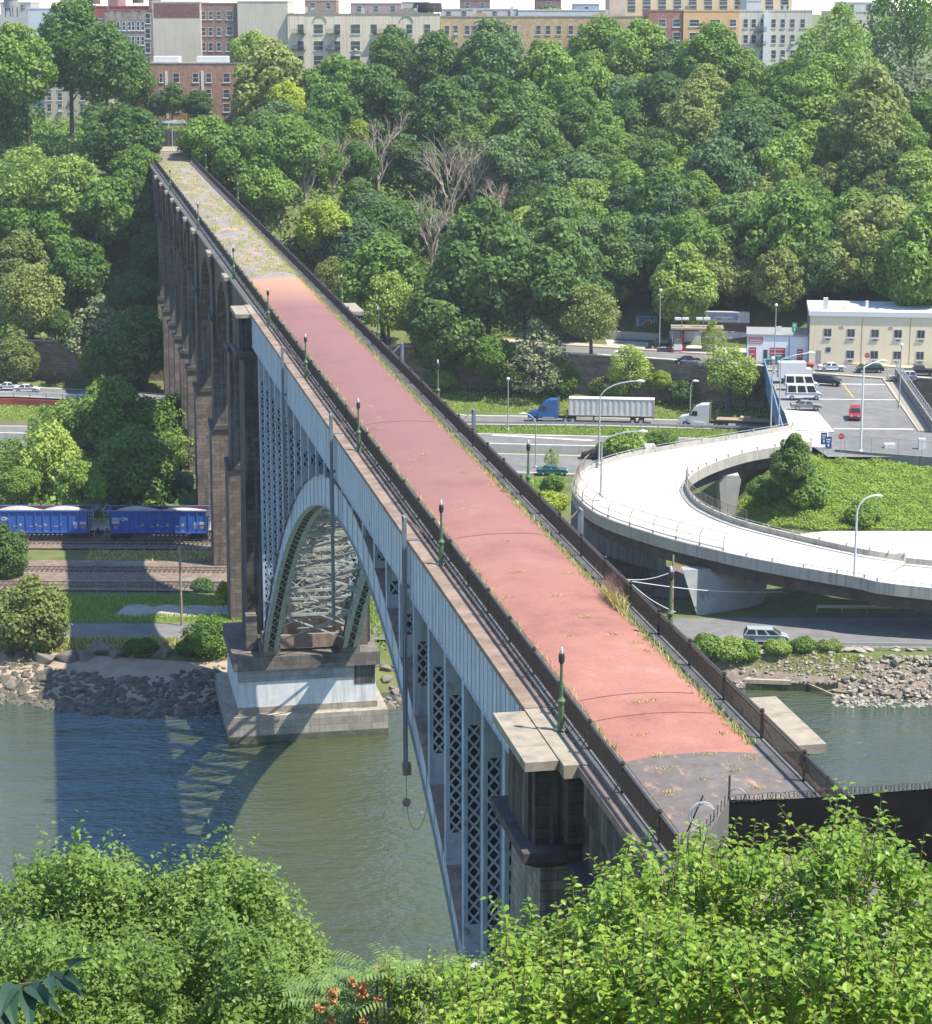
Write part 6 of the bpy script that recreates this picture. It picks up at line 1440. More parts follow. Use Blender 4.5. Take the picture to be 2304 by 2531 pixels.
proto('mass_a', 4.2, 7.4, .1, 60, 150, .25, 'round', (.2, .34))
proto('mass_b', 4.4, 6.4, .1, 66, 130, .24, 'spread', (.18, .32))
proto('bush_a', 2.2, 2.6, .1, 20, 190, .22, 'round', (.3, .5))
proto('bush_b', 2.4, 2.2, .1, 24, 160, .20, 'spread', (.25, .45))
USED = set()
def tree(key, p, width, tone, label, cat='tree', name=None, group=None, rng=random, hs=None):
    me, tr, R, Hc, lift = PRO[key]; s = width / (2 * R); sz = s * (hs or rng.uniform(.92, 1.1))
    bush = key.startswith('bush') or key.startswith('mass'); o = empty(name or ('bush' if key.startswith('bush') else 'leafy_tree'), p, rng.uniform(0, 6.28), label, cat, group); q_ = rng.uniform(.86, 1.16); o.scale = (s * q_, s / q_ * rng.uniform(.92, 1.1), sz); o.rotation_euler[0] = rng.uniform(-.07, .07); o.rotation_euler[1] = rng.uniform(-.07, .07)
    c = link('crown', me, o); c.material_slots[0].link = 'OBJECT'; c.material_slots[0].material = L[tone]
    if not bush: link('trunk', tr, o)
    return o
def stand(px, py, frac_h):
    """ground point such that a crown centre frac_h metres above it shows at picture point"""
    Y = 240.0
    while Y < 640:
        p = GY(px, py, Y)
        if p.z <= H(p.x, Y) + frac_h: break
        Y += .5
    return Vector((p.x, Y, H(p.x, Y)))
def tree_at(px, py, wpx, key, tone, label, dz=0, Yfix=None, **k):
    """tree whose crown centre is seen at px,py and is wpx picture units wide"""
    me, tr, R, Hc, lift = PRO[key]; w = 10.0
    for _ in range(3):
        s = w / (2 * R); p = stand(px, py, (lift + Hc * .5) * s); sc = proj((p.x, p.y, p.z + (lift + Hc * .5) * s))[2]; w = wpx / sc
    if Yfix:
        p = GY(px, py, Yfix); w = wpx / proj(p)[2]; p.z -= (lift + Hc * .5) * w / (2 * R)
    return tree(key, p, w, tone, label, rng=random.Random(int(px * 31 + py)), **k)
RT = random.Random(77)
HAND = [ # px, py, width, kind, tone, label
 (52, 112, 160, 'high_a', 'mid', 'tall green tree at the upper left corner'), (135, 112, 150, 'high_b', 'mid', 'tall dark tree with a bare trunk, second from the upper left corner'),
 (212, 128, 140, 'high_a', 'dark', 'tall dark tree in front of the white-trimmed block'), (265, 150, 100, 'high_b', 'mid', 'tree touching the left side of the low red brick building'),
 (10, 225, 110, 'round_c', 'dark', 'dark round tree at the left edge below the park trees'), (248, 262, 150, 'round_a', 'dark', 'dark bushy tree left of the bridge gate'),
 (190, 215, 60, 'round_b', 'blue', 'small dark tree below the beige block'), (412, 272, 130, 'round_b', 'mid', 'rounded green tree right of the bridge gate'),
 (338, 195, 55, 'round_c', 'dark', 'small dark tree in front of the red brick building, left one'), (385, 200, 60, 'round_a', 'dark', 'small dark tree in front of the red brick building, right one'), (310, 205, 50, 'round_b', 'blue', 'small dark tree behind the white pavilion roof'),
 (500, 105, 105, 'round_b', 'light', 'light green tree in front of the plain grey blank wall'), (525, 175, 165, 'round_c', 'olive', 'large pale olive tree right of the red brick building'), (565, 205, 90, 'round_a', 'yellow', 'bright yellow-green tree beside the pale olive tree'), (610, 150, 80, 'round_b', 'light', 'light green tree below the cream apartment block'),
 (706, 105, 95, 'cone_a', 'dark', 'dark cone-shaped tree in front of the cream apartment block'), (812, 85, 140, 'round_b', 'mid', 'broad green tree hiding the right end of the cream apartment block'),
 (672, 170, 150, 'round_a', 'mid', 'dense green tree below the dark cone-shaped tree'), (688, 255, 80, 'tall_b', 'yellow', 'narrow yellow-green tree left of the bare brown trees'),
 (560, 290, 130, 'round_a', 'mid', 'green tree just right of the far end of the bridge deck'), (470, 310, 130, 'round_b', 'mid', 'green tree against the far right railing'), (520, 370, 130, 'spread_a', 'mid', 'spreading tree beside the middle of the far right railing'),
 (860, 230, 150, 'round_c', 'dark', 'dark tree behind the two bare brown trees'), (795, 300, 115, 'round_a', 'dark', 'dark tree standing between the two large bare trees'), (700, 318, 90, 'round_b', 'mid', 'green tree between the slim bare tree and the left bare tree'), (835, 330, 90, 'round_c', 'blue', 'blue-green tree directly behind the left side of the largest bare tree'), (925, 305, 115, 'round_c', 'dark', 'dark tree behind the right side of the largest bare tree'), (632, 310, 90, 'round_a', 'mid', 'green tree behind the bare twiggy tree'), (960, 445, 90, 'tall_b', 'dark', 'dark tree right of the base of the largest bare tree'), (800, 430, 110, 'round_b', 'mid', 'green tree below the gap between the two large bare trees'), (705, 388, 70, 'round_c', 'dark', 'small dark tree below the slim bare tree'), (860, 440, 80, 'round_a', 'blue', 'blue-green tree at the base of the largest bare tree'), (970, 215, 140, 'round_a', 'mid', 'green tree right of the dark tree behind the bare ones'),
 (635, 455, 130, 'round_b', 'yellow', 'bright lime tree beside the right railing of the worn deck'), (720, 420, 110, 'round_a', 'blue', 'green tree between the lime tree and the bare brown trees'),
 (755, 545, 170, 'round_c', 'mid', 'large leafy tree behind the far right cap slab'), (655, 545, 90, 'airy_a', 'olive', 'pale small tree beside the far right railing lamp'), (765, 660, 120, 'airy_a', 'light', 'light green tree in front of the far right cap slab'), (800, 600, 70, 'round_b', 'mid', 'small dense green tree above the kerb of the avenue'),
 (920, 505, 130, 'round_a', 'dark', 'dark green tree above the twin-head street light'), (1035, 590, 130, 'airy_a', 'grey', 'grey-green airy tree rising from the avenue'), (950, 690, 95, 'round_b', 'mid', 'green tree hanging over the retaining wall under the twin-head light'), (1060, 705, 130, 'airy_b', 'grey', 'grey willow-like tree in front of the retaining wall'), (1165, 665, 125, 'airy_a', 'olive', 'sparse olive tree with a pale trunk in front of the avenue'), (1245, 728, 95, 'airy_a', 'light', 'light green tree above the white container'), (1010, 740, 70, 'round_b', 'dark', 'dark vine-covered tree at the foot of the retaining wall'),
 (1440, 725, 110, 'airy_a', 'light', 'light green tree beside the left edge of the overpass'), (1300, 745, 45, 'round_b', 'yellow', 'small yellow-green tree against the wall above the container end'), (1405, 712, 60, 'airy_b', 'yellow', 'small feathery tree over the silver wagon'), (1470, 745, 70, 'round_a', 'mid', 'dense green tree hugging the blue overpass side'),
 (1640, 125, 190, 'giant_a', 'mid', 'huge dark tree rising to the skyline at upper right'), (1800, 70, 190, 'giant_a', 'mid', 'large dark tree at the upper right corner'), (1790, 190, 150, 'round_b', 'grey', 'pale grey-green tree below the upper right corner'), (1480, 100, 90, 'round_a', 'mid', 'tree in front of the pale apartment block beside the huge dark tree'),
 (1075, 75, 130, 'round_b', 'light', 'light green tree in front of the tan apartment block'), (960, 70, 90, 'round_a', 'light', 'tree hiding the left part of the tan apartment block'), (1180, 105, 140, 'round_c', 'mid', 'green tree below the right part of the tan apartment block'),
 (60, 360, 150, 'airy_a', 'light', 'pale light green tree left of the bridge piers, upper one'), (145, 375, 150, 'round_c', 'light', 'bright green tree beside the upper left piers'), (20, 420, 120, 'round_a', 'mid', 'green tree at the left edge above the olive trees'), (215, 420, 150, 'round_b', 'mid', 'large green tree in the shadow of the far piers'), (275, 430, 90, 'tall_a', 'dark', 'dark vine-covered tree against the far piers'),
 (40, 520, 130, 'round_c', 'olive', 'olive tree at the left edge in the middle of the slope'), (60, 610, 140, 'airy_a', 'olive', 'yellowish olive tree above the pale wall at the left edge'), (155, 540, 130, 'round_a', 'mid', 'green tree right of the olive trees'), (190, 640, 130, 'airy_b', 'grey', 'silvery grey-green willow beside the piers'), (265, 575, 120, 'round_b', 'dark', 'dark tree in the shade against the piers'), (270, 660, 150, 'round_a', 'dark', 'shaded tree below the dark tree by the piers'), (60, 660, 110, 'round_b', 'olive', 'low olive tree above the left highway cars'), (200, 705, 100, 'round_a', 'mid', 'low green tree at the foot of the willow by the piers'), (290, 500, 90, 'tall_a', 'dark', 'second dark vine-covered tree against the far piers'), (100, 460, 130, 'round_b', 'mid', 'green tree in the middle of the left slope'), (265, 345, 110, 'round_a', 'mid', 'green tree touching the far left railing'), (110, 680, 70, 'round_b', 'dark', 'dark shrubby tree above the highway at left'), (30, 705, 90, 'round_a', 'olive', 'low olive tree against the left retaining wall'), (150, 715, 80, 'bush_a', 'mid', 'bush at the base of the left retaining wall'), (880, 735, 70, 'bush_a', 'light', 'light bush on the retaining wall left of the hanging tree'), (1110, 745, 80, 'airy_a', 'mid', 'loose green tree in front of the retaining wall left of the lamp'), (1200, 760, 80, 'bush_b', 'olive', 'olive vines on the retaining wall above the container'), (1345, 765, 60, 'bush_a', 'dark', 'dark vines on the wall above the white truck'), (985, 705, 80, 'round_c', 'mid', 'green tree between the hanging tree and the willow at the wall'),
 (125, 835, 165, 'mass_b', 'light', 'feathery bright tree in the sun behind the wagons'), (105, 910, 150, 'mass_a', 'light', 'light feathery tree directly behind the left wagon'), (220, 825, 170, 'mass_a', 'mid', 'green tree half in the bridge shadow behind the wagons'), (310, 830, 170, 'mass_b', 'mid', 'large tree in the bridge shadow beside the piers'), (260, 915, 170, 'mass_a', 'dark', 'dark tree in the bridge shadow behind the gap of the wagons'), (355, 870, 90, 'airy_a', 'light', 'light tree beside the lower pier shafts'), (345, 945, 70, 'bush_a', 'grey', 'pale bush above the right wagon'), (20, 900, 90, 'airy_a', 'mid', 'thin twiggy tree above the left wagon'), (40, 950, 80, 'round_b', 'mid', 'leafy tree at the left edge above the wagon'), (160, 950, 110, 'round_a', 'mid', 'leafy tree just above the middle of the left wagon'),
 (5, 1085, 115, 'mass_a', 'dark', 'dark tree at the left edge in front of the tracks'), (60, 1208, 165, 'mass_a', 'olive', 'big round bush-like tree at the left edge above the rocks'), (412, 1252, 110, 'mass_b', 'mid', 'green tree beside the foot of the far river pier'), (375, 1275, 60, 'bush_a', 'dark', 'dark bush left of the pier plinth'), (275, 1270, 65, 'bush_b', 'mid', 'low bush above the riverside rocks'),
 (1240, 873, 110, 'bush_a', 'mid', 'leafy bush growing over the ramp parapet, left one'), (1300, 862, 60, 'bush_b', 'mid', 'leafy bush growing over the ramp parapet, right one'), (1200, 885, 60, 'bush_a', 'dark', 'dark bush behind the ramp parapet bend'), (1088, 900, 34, 'airy_b', 'light', 'small bright sapling in front of the teal car'),
 (1562, 910, 85, 'tall_b', 'dark', 'dark tree on the grassy mound inside the ramp loop'), (1590, 965, 95, 'bush_a', 'mid', 'round bush in front of the dark mound tree'), (1520, 960, 90, 'bush_b', 'mid', 'wide bush at the inner ramp fence'), (1700, 1010, 80, 'bush_b', 'mid', 'low bush at the bottom of the mound'), (1088, 950, 50, 'bush_a', 'mid', 'bush beside the bend of the ramp'), (1085, 985, 70, 'bush_b', 'yellow', 'bright bush under the bend of the ramp'),
 (1385, 1268, 75, 'bush_a', 'light', 'pale green bush at the right railing above the river'), (1440, 1275, 80, 'bush_b', 'light', 'pale green bush beside the minivan'), (1470, 1290, 60, 'bush_a', 'mid', 'green bush below the minivan'), (1530, 1290, 60, 'bush_b', 'light', 'low pale bush right of the minivan on the bank'), (1580, 1296, 55, 'bush_b', 'mid', 'low green bush farther right of the minivan'), (1632, 1298, 50, 'bush_b', 'olive', 'low olive bush at the right end of the bank greenery'),
 (1697, 722, 14, 'round_b', 'olive', 'tiny street tree in front of the cream building'), (440, 1165, 30, 'tall_a', 'yellow', 'bright vine-covered sapling against the pier edge'), (400, 1150, 50, 'bush_b', 'dark', 'dark palm-like bush between the tracks and the pier'),
]
YFIX = {'small dark tree in front of the red brick building, left one': 499, 'small dark tree in front of the red brick building, right one': 500, 'small dark tree behind the white pavilion roof': 501, 'tree touching the left side of the low red brick building': 500, 'small dark tree below the beige block': 496, 'large pale olive tree right of the red brick building': 496, 'light green tree in front of the plain grey blank wall': 515}
for px, py, w, key, tone, lab in HAND:
    if 860 < px < 1480 and 685 <= py <= 770 and 'silver wagon' not in lab: YFIX[lab] = Yw(GY(px, py, 385).x) - (2.2 if w < 90 else 4)
for px, py, w, key, tone, lab in HAND:
    yf = YFIX.get(lab)
    tree_at(px, py, w, key, tone, lab, cat='bush' if key.startswith('bush') else 'tree', Yfix=yf)
    USED.add((px, py, w))
# automatic filling of the wooded slope, each tree its own object
def fill_slope():
    rng = random.Random(5); taken = [(a, b, c) for a, b, c in USED]; out = []
    top = [(430, 330), (600, 190), (700, 130), (880, 118), (1000, 118), (1150, 128), (1290, 122), (1450, 130), (1560, 170), (1700, 210), (1900, 220)]
    bot = [(430, 430), (560, 480), (700, 560), (830, 610), (900, 620), (1100, 585), (1220, 560), (1330, 560), (1480, 555), (1580, 560), (1700, 545), (1900, 540)]
    bare = [(745, 320, 110), (885, 375, 150), (655, 345, 70), (605, 350, 80), (985, 400, 60), (855, 520, 60)]
    for _ in range(9000):
        px = rng.uniform(440, 1900); py = rng.uniform(80, 640)
        if not (lerp(px, top) - 16 < py < lerp(px, bot)): continue
        if px < 520 + (py - 330) * .82 and py > 300: continue
        w = rng.uniform(100, 168) * (.8 + .35 * py / 600)
        if any(((px - a) ** 2 + ((py - b) * 1.35) ** 2) < (.212 * (w + c)) ** 2 for a, b, c in taken): continue
        if any(((px - a) ** 2 + (py - b) ** 2) < (.5 * c + .36 * w) ** 2 for a, b, c in bare): continue
        taken.append((px, py, w)); out.append((px, py, w))
    return out
MARK = [(560, 'the far part of the right railing'), (660, 'the bright lime tree'), (760, 'the far right cap slab'), (870, 'the bare brown trees'), (960, 'the twin-head street light'), (1060, 'the grey willow-like tree'), (1165, 'the sparse olive tree'), (1272, 'the blue billboard'), (1380, 'the gas station canopy'), (1470, 'the blue banner wall'), (1540, 'the white shop'), (1640, 'the left end of the cream building'), (1740, 'the middle of the cream building'), (1840, 'the right end of the cream building')]
ORD = ['first', 'second', 'third', 'fourth', 'fifth', 'sixth', 'seventh', 'eighth', 'ninth', 'tenth', 'eleventh', 'twelfth', 'thirteenth', 'fourteenth', 'fifteenth', 'sixteenth', 'seventeenth', 'eighteenth', 'nineteenth', 'twentieth', 'twenty-first', 'twenty-second', 'twenty-third', 'topmost']
TW = {'dark': 'dark green', 'mid': 'green', 'light': 'light green', 'olive': 'olive', 'blue': 'blue-green', 'grey': 'grey-green'}
FS = sorted(fill_slope(), key=lambda q: -q[1]); cnt = {}
for px, py, w in FS:
    mk = min(MARK, key=lambda q: abs(q[0] - px)); k = cnt.get(mk, 0); cnt[mk] = k + 1; r = random.Random(int(px * 7 + py * 13)); f = r.random()
    right = px > 1330
    if right: tone = 'mid' if f < .38 else 'dark' if f < .56 else 'olive' if f < .86 else 'blue' if f < .94 else 'light'
    else: tone = 'dark' if f < .5 else 'blue' if f < .66 else 'mid' if f < .93 else 'light'
    if py < 190 and tone == 'dark' and f > .2: tone = 'mid'
    key = r.choice(['round_a', 'round_b', 'round_c', 'tall_b', 'spread_a'])
    yf = None
    if py < 134: key = r.choice(['high_a', 'high_b', 'high_a']); yf = r.uniform(508, 528)
    tree_at(px, py, w, key, tone, '%s tree, %s crown upslope from %s' % (TW[tone], ORD[min(k, 23)], mk[1]), group='trees on the wooded slope', Yfix=yf)
# ---- bare dead trees
def dead_tree(p, h, spread, seed, label):
    rng = random.Random(seed); o = empty('dead_tree', p, 0, label, 'tree'); t = MB(); t.tube([(0, 0, -1), (0, 0, h * .3)], [.32, .22], 7); b = MB()
    def br(q, d, l, r, dep):
        if dep == 0 or l < .3: return
        e = q + d * l; mid = q + d * (l * .5) + Vector((rng.uniform(-.1, .1), rng.uniform(-.1, .1), .04)) * l; b.tube([q, mid, e], [r, r * .8, r * .55], 4, cap=False)
        for _ in range(3 if dep > 1 else 4):
            nd = (d + Vector((rng.uniform(-.55, .55), rng.uniform(-.55, .55), rng.uniform(-.15, .35)))).normalized(); br(q + d * l * rng.uniform(.5, 1.0), nd, l * rng.uniform(.55, .8), r * .55, dep - 1)
    for i in range(9):
        a = i * 2.4; br(Vector((0, 0, h * .12 + h * .025 * i)), Vector((math.cos(a) * spread, math.sin(a) * spread, 1)).normalized(), h * rng.uniform(.28, .42), .19, 4)
    t.build('trunk', MT['deadwood'], o); b.build('branches', MT['deadwood'], o)
for i, (px, py, h, s, lab) in enumerate(((745, 382, 15.5, .42, 'bare brown tree, left of the larger bare tree on the slope'), (890, 440, 18, .5, 'largest bare brown tree in the middle of the slope'), (657, 388, 11.5, .35, 'slim bare tree near the far right railing'), (602, 402, 12.5, .45, 'bare twiggy tree closest to the right railing'), (982, 452, 10, .45, 'small bare tree right of the largest bare tree'), (850, 545, 16, .35, 'tall bare tree with broken branches above the avenue'), (622, 262, 9, .3, 'bare grey tree among the light green trees'), (930, 420, 15, .5, 'bare reddish tree just right of the largest bare tree'))):
    dead_tree(stand(px, py, .2), h, s, i + 3, lab)
# thin pale trunk tree over the retaining wall
# ---- understory: shrubs that nobody could count
def scatter(name, pts, size, tone, up=.6, asp=1.5, h=(0, .5), seed=1, kind='stuff', jit=.7):
    rng = np.random.default_rng(seed); P = np.array(pts, float); P[:, 2] += rng.uniform(h[0], h[1], len(P)); N = np.tile(np.array([0, -.2, up]), (len(P), 1))
    V = leafquads(P, N, size, rng, asp, jit); o = link(name, np_mesh(name, V, np.arange(len(V)).reshape(-1, 4), L[tone])); return tag(o, None, None, None, kind)
def understory():
    rng = random.Random(3); pts = []
    for _ in range(60000):
        x = rng.uniform(-110, 115); t = rng.uniform(20, 125) ** 1.0; y = Yw(x) + t
        if -75 < x < -40 and t < 65: continue
        if t < 46 and x > 22: continue
        pts.append((x, y, H(x, y) + .3))
    scatter('undergrowth', pts, .62, 'mid', .8, 1.3, (0, 1.8), 5)
    scatter('understory_leaves', [p for p in pts if not (p[0] < -20 and p[1] - Yw(p[0]) < 110) or rng.random() < .3], .42, 'dark', .7, 1.4, (1, 4.5), 15)
    pts = []
    for _ in range(5000):
        x = rng.uniform(-130, -40); y = rng.uniform(300, 340); pts.append((x, y, H(x, y) + .1))
    for _ in range(2500):
        x = rng.uniform(-120, -45); y = rng.uniform(403, 440); pts.append((x, y, H(x, y) + .1))
    scatter('undergrowth', pts, .8, 'mid', .8, 1.3, (0, 1.4), 6)
understory()
def blades(name, gen, n, h, tone, seed, w=.06):
    """upright grass blades: two-quad bent strips"""
    rng = random.Random(seed); V = []; F = []
    for _ in range(n):
        p = gen(rng)
        if p is None: continue
        a = rng.uniform(0, 6.28); l = h * rng.uniform(.5, 1.3); d = Vector((math.cos(a), math.sin(a), 0)) * w * rng.uniform(.6, 1.4); ln = Vector((rng.gauss(0, .3), rng.gauss(0, .3), 1)).normalized() * l; b = len(V); p = Vector(p)
        V += [p - d, p + d, p + ln * .6 + d * .7, p + ln * .6 - d * .7, p + ln + Vector((ln.x, ln.y, -.1 * l)) * .4]; F += [(b, b + 1, b + 2, b + 3), (b + 3, b + 2, b + 4, b + 4)]
    me = bpy.data.meshes.new(name); me.from_pydata([tuple(v) for v in V], [], [f if f[2] != f[3] else f[:3] for f in F]); me.materials.append(L[tone]); me.update(); return tag(link(name, me), kind='stuff')
def in_mound(r):
    x = r.uniform(36, 95); y = r.uniform(280.5, 304); 
    if y > lerp(x, [(36, 300), (51.5, 303.2), (66, 296.8), (95, 289)]): return None
    if y < lerp(x, [(36, 292), (41, 285), (46, 281.4), (95, 281.2)]): return None
    return (x, y, H(x, y))
blades('tall_grass', in_mound, 12000, .5, 'grass', 11, .06)
r_ = random.Random(44); pts = []
for _ in range(110000):
    q = in_mound(r_)
    if q: pts.append((q[0], q[1], q[2] + .1 + .35 * max(0, math.sin(q[0] * 1.3) * math.sin(q[1] * 1.1 + 1))))
scatter('mound_weeds', pts, .15, 'grass', 1.2, 1.8, (0, .35), 9, 'stuff', .5)
def seg(x0, x1, y0, y1): return lambda r: (lambda x, y: (x, y, H(x, y)))(r.uniform(x0, x1), r.uniform(y0, y1))
def bank(r):
    x = r.uniform(18, 44); y = shore(x) + r.uniform(1.9, 4.2) + (1.2 if r.random() < .2 else 0); return (x, y, H(x, y))
blades('bank_grass', bank, 5000, .32, 'dry', 12, .05); blades('bank_grass', bank, 4500, .36, 'grass', 13, .06)
def padv(r):
    x = r.uniform(-50, -20); y = r.uniform(254, 263); return None if (-42.5 < x < -27 + math.sin(y * 3) and 254.3 + .4 * math.sin(x) < y < 259 + .5 * math.sin(x * 1.7)) else (x, y, H(x, y))
blades('verge_grass', padv, 8000, .45, 'grass', 14, .06); blades('verge_grass', seg(-50, -25, 252, 255), 1800, .35, 'grass', 15, .05); blades('verge_grass', seg(-50, -22, 281, 286.5), 3500, .4, 'dry', 16, .06); blades('verge_grass', seg(-54, -22, 241.5, 245), 2600, .5, 'dry', 17, .06)
blades('verge_grass', seg(-14, 52, 377, 390), 1, .3, 'grass', 18)
def slipv(r):
    x = r.uniform(-20, 52); y = Yw(x) - r.uniform(.8, 15); return (x, y, H(x, y)) if y > lerp(x, sl1) else None
blades('verge_grass', slipv, 9000, .35, 'grass', 19, .09)
def medv(r):
    x = r.uniform(-15, 50); a = lerp(x, df1) + .4; b = lerp(x, sl0) - .4; y = r.uniform(a, b); return (x, y, H(x, y))
blades('verge_grass', medv, 8000, .28, 'grass', 20, .09)
def ditch(r):
    x = r.uniform(2, 13); y = r.uniform(262, 322); return (x, y, H(x, y))
blades('verge_grass', ditch, 7000, .7, 'grass', 21, .09)
def leftmed(r):
    x = r.uniform(-95, -55); y = r.uniform(371, 386) - (x + 75) * .2; return (x, y, H(x, y))
blades('verge_grass', leftmed, 6000, .3, 'grass', 22, .1)
def pierside(r):
    x = r.uniform(-14, -4); y = r.uniform(242, 262); return (x, y, H(x, y))
blades('verge_grass', pierside, 2500, .6, 'grass', 23, .08)
# weeds along the walkway edges and on the worn far part
def edge_weed(r):
    y = 84 + (r.random() ** 1.1) * 250; s = r.random()
    x = r.gauss(2.98, .14) if s < .8 else r.gauss(-2.75, .12); p = BW(y, NC + x); return (p.x, p.y, DZ + .02)
blades('walkway_weeds', edge_weed, 5200, .30, 'dry', 31, .022); blades('walkway_weeds', edge_weed, 2600, .32, 'grass', 32, .022)
CL = [(RT.uniform(-2.4, 2.8), RT.uniform(250, 438), RT.uniform(.15, .8)) for _ in range(330)] + [(RT.uniform(-2.6, -1.9), RT.uniform(400, 438), .5) for _ in range(20)]
def far_weed(r):
    c = CL[int(r.random() * len(CL))]; x = c[0] + r.gauss(0, c[2] * .6); y = c[1] + r.gauss(0, c[2] * 2.4)
    if not -2.8 < x < 3.1: return None
    p = BW(y, NC + x); return (p.x, p.y, DZ + .02 + .22 * max(0, 1 - ((x - .15) / 2.85) ** 2))
blades('walkway_weeds', far_weed, 17000, .15, 'dry', 33, .035); blades('walkway_weeds', far_weed, 3500, .16, 'grass', 34, .035)
CR_ = [(RT.uniform(-2.3, 2.7), RT.uniform(76, 165)) for _ in range(22)] + [(RT.uniform(-2.4, 2.7), RT.uniform(73, 83)) for _ in range(16)]
def red_weed(r):
    c = CR_[int(r.random() * len(CR_))]; x = c[0] + r.gauss(0, .22); y = c[1] + r.gauss(0, .12); p = BW(y, NC + x); return (p.x, p.y, DZ + .03 + .22 * max(0, 1 - ((x - .15) / 2.85) ** 2))
blades('walkway_weeds', red_weed, 1500, .09, 'dry', 35, .02)
def tuft(r):
    y = 106.5 + r.gauss(0, .9); x = 2.95 + r.gauss(0, .12); p = BW(y, NC + x); return (p.x, p.y, DZ + .02)
blades('walkway_weeds', tuft, 420, .8, 'dry', 36, .02)
m = MB(); rng = random.Random(9)
for i in range(60):
    q = Vector((3.05 + rng.gauss(0, .14), 107.5 + rng.gauss(0, 1.0), DZ)); e = q + Vector((rng.gauss(0, .22), rng.gauss(0, .3), rng.uniform(.7, 1.5))); m.tube([q, (q + e) / 2 + Vector((rng.gauss(0, .06), 0, 0)), e], [.012, .009, .004], 4, cap=False)
    for k in range(3): f = q + (e - q) * rng.uniform(.4, .9); m.tube([f, f + Vector((rng.gauss(0, .18), rng.gauss(0, .18), .2))], [.007, .003], 4, cap=False)
tag(m.build('dry_stalks', plain('reddish_dry_stalk', (.34, .17, .13), .8), None, BW(0, NC), PHI), 'clump of reddish dry stalks growing against the right railing', 'weeds')
# ================================================================ SHORE ROCKS, TIMBER, PIPE
MT['rock'] = M('grey_brown_rock', (.14, .12, .10), (.30, .265, .22), 1.3, .9, 8, .4, stain=(.10, .095, .075), sscale=.9, sth=(.55, .75))
MT['rock_wet'] = M('wet_dark_rock', (.075, .068, .05), (.19, .175, .135), 1.3, .7, 8, .4, stain=(.05, .06, .03), sscale=.9, sth=(.5, .7))
MT['rock_pale'] = M('pale_slab_rock', (.30, .265, .215), (.46, .41, .34), 1.0, .9, 8, .3, stain=(.25, .2, .15), sscale=.8, sth=(.6, .8))
import bmesh
def rock_mesh(seed, sx, sy, sz, mat, pts=16):
    rng = random.Random(seed); bm = bmesh.new()
    for _ in range(pts):
        d = Vector((rng.gauss(0, 1), rng.gauss(0, 1), rng.gauss(0, 1))).normalized(); f = rng.uniform(.75, 1.05); bm.verts.new((d.x * sx * f, d.y * sy * f, d.z * sz * f))
    r = bmesh.ops.convex_hull(bm, input=bm.verts[:]); bmesh.ops.delete(bm, geom=[g for g in r['geom_interior'] if isinstance(g, bmesh.types.BMVert)], context='VERTS')
    bmesh.ops.bevel(bm, geom=bm.edges[:], offset=.07 * min(sx, sy, sz), segments=1, affect='EDGES')
    me = bpy.data.meshes.new('rock'); bm.to_mesh(me); bm.free(); me.materials.append(mat); return me
RK = [rock_mesh(i, .5, .42, .32, MT['rock']) for i in range(7)]
def rock(p, w, label, group=None, mat=None, k=0, rz=None, flat=1.0, name='rock'):
    o = link(name, RK[k % 7], None, p); o.scale = (w, w * RT.uniform(.8, 1.1), w * flat * RT.uniform(.85, 1.15)); o.rotation_euler = (RT.uniform(-.3, .3), RT.uniform(-.3, .3), RT.uniform(0, 6.28) if rz is None else rz)
    if mat: o.material_slots[0].link = 'OBJECT'; o.material_slots[0].material = mat
    return tag(o, label, 'rock', group)
BIGR = [(44, 1300, 40, 'large grey boulder at the left of the beach, behind another'), (16, 1315, 46, 'large boulder at the left picture edge on the beach'), (88, 1316, 48, 'broad low boulder beside the two left-edge boulders'), (136, 1304, 42, 'flat grey slab right of the broad low boulder'), (170, 1305, 44, 'square-cut block in the middle of the beach'), (195, 1289, 44, 'long tilted slab above the square-cut block'), (229, 1314, 34, 'boulder with a pale top right of the square block'), (262, 1302, 30, 'dark boulder in the middle right of the upper beach'), (290, 1302, 30, 'tall reddish boulder right of the dark boulder'), (316, 1314, 32, 'leaning grey boulder left of the bushes by the pier'), (328, 1336, 32, 'boulder alone on the sand nearest the pier'), (273, 1321, 18, 'small rounded stone on the sand below the tall boulder')]
for i, (px, py, w, lab) in enumerate(BIGR):
    p = stand(px, py, 0); q = proj(p)[2]; rock(p + Vector((0, 0, .1)), w / q * 1.45, lab, 'large boulders on the left beach', None, i, None, 1.15)
rng = random.Random(21)
for i in range(165):
    px = rng.uniform(-10, 445); py = lerp(px, [(0, 1352), (60, 1352), (110, 1362), (300, 1378), (440, 1365)]) + rng.uniform(-24, 30) * (1 if px > 90 else .55)
    p = G(px, py, max(0, .5)); z = max(-.1, H(p.x, p.y)); p.z = z; rock(p, rng.uniform(.7, 2.3), 'dark grey riprap stone along the left waterline', 'riprap stones along the left waterline', MT['rock_wet'] if rng.random() < .62 else None, i, None, 1.2)
for i in range(80):
    px = rng.uniform(1640, 1850); py = rng.uniform(1336, 1378); p = G(px, py, .5); p.z = max(-.15, H(p.x, p.y)) + rng.uniform(0, .5); rock(p, rng.uniform(.5, 1.25), 'pale riprap stone heaped at the right waterline', 'riprap stones at the right waterline', MT['rock_pale'] if rng.random() < .6 else MT['rock'], i, None, 1.1)
for i in range(26):
    px = rng.uniform(735, 800); py = rng.uniform(1325, 1385); p = G(px, py, .6); p.z = max(-.1, H(p.x, p.y)) + .1; rock(p, rng.uniform(.8, 1.9), 'grey stone in the heap right of the pier plinth', 'stones right of the pier plinth', None, i, None, 1.2)
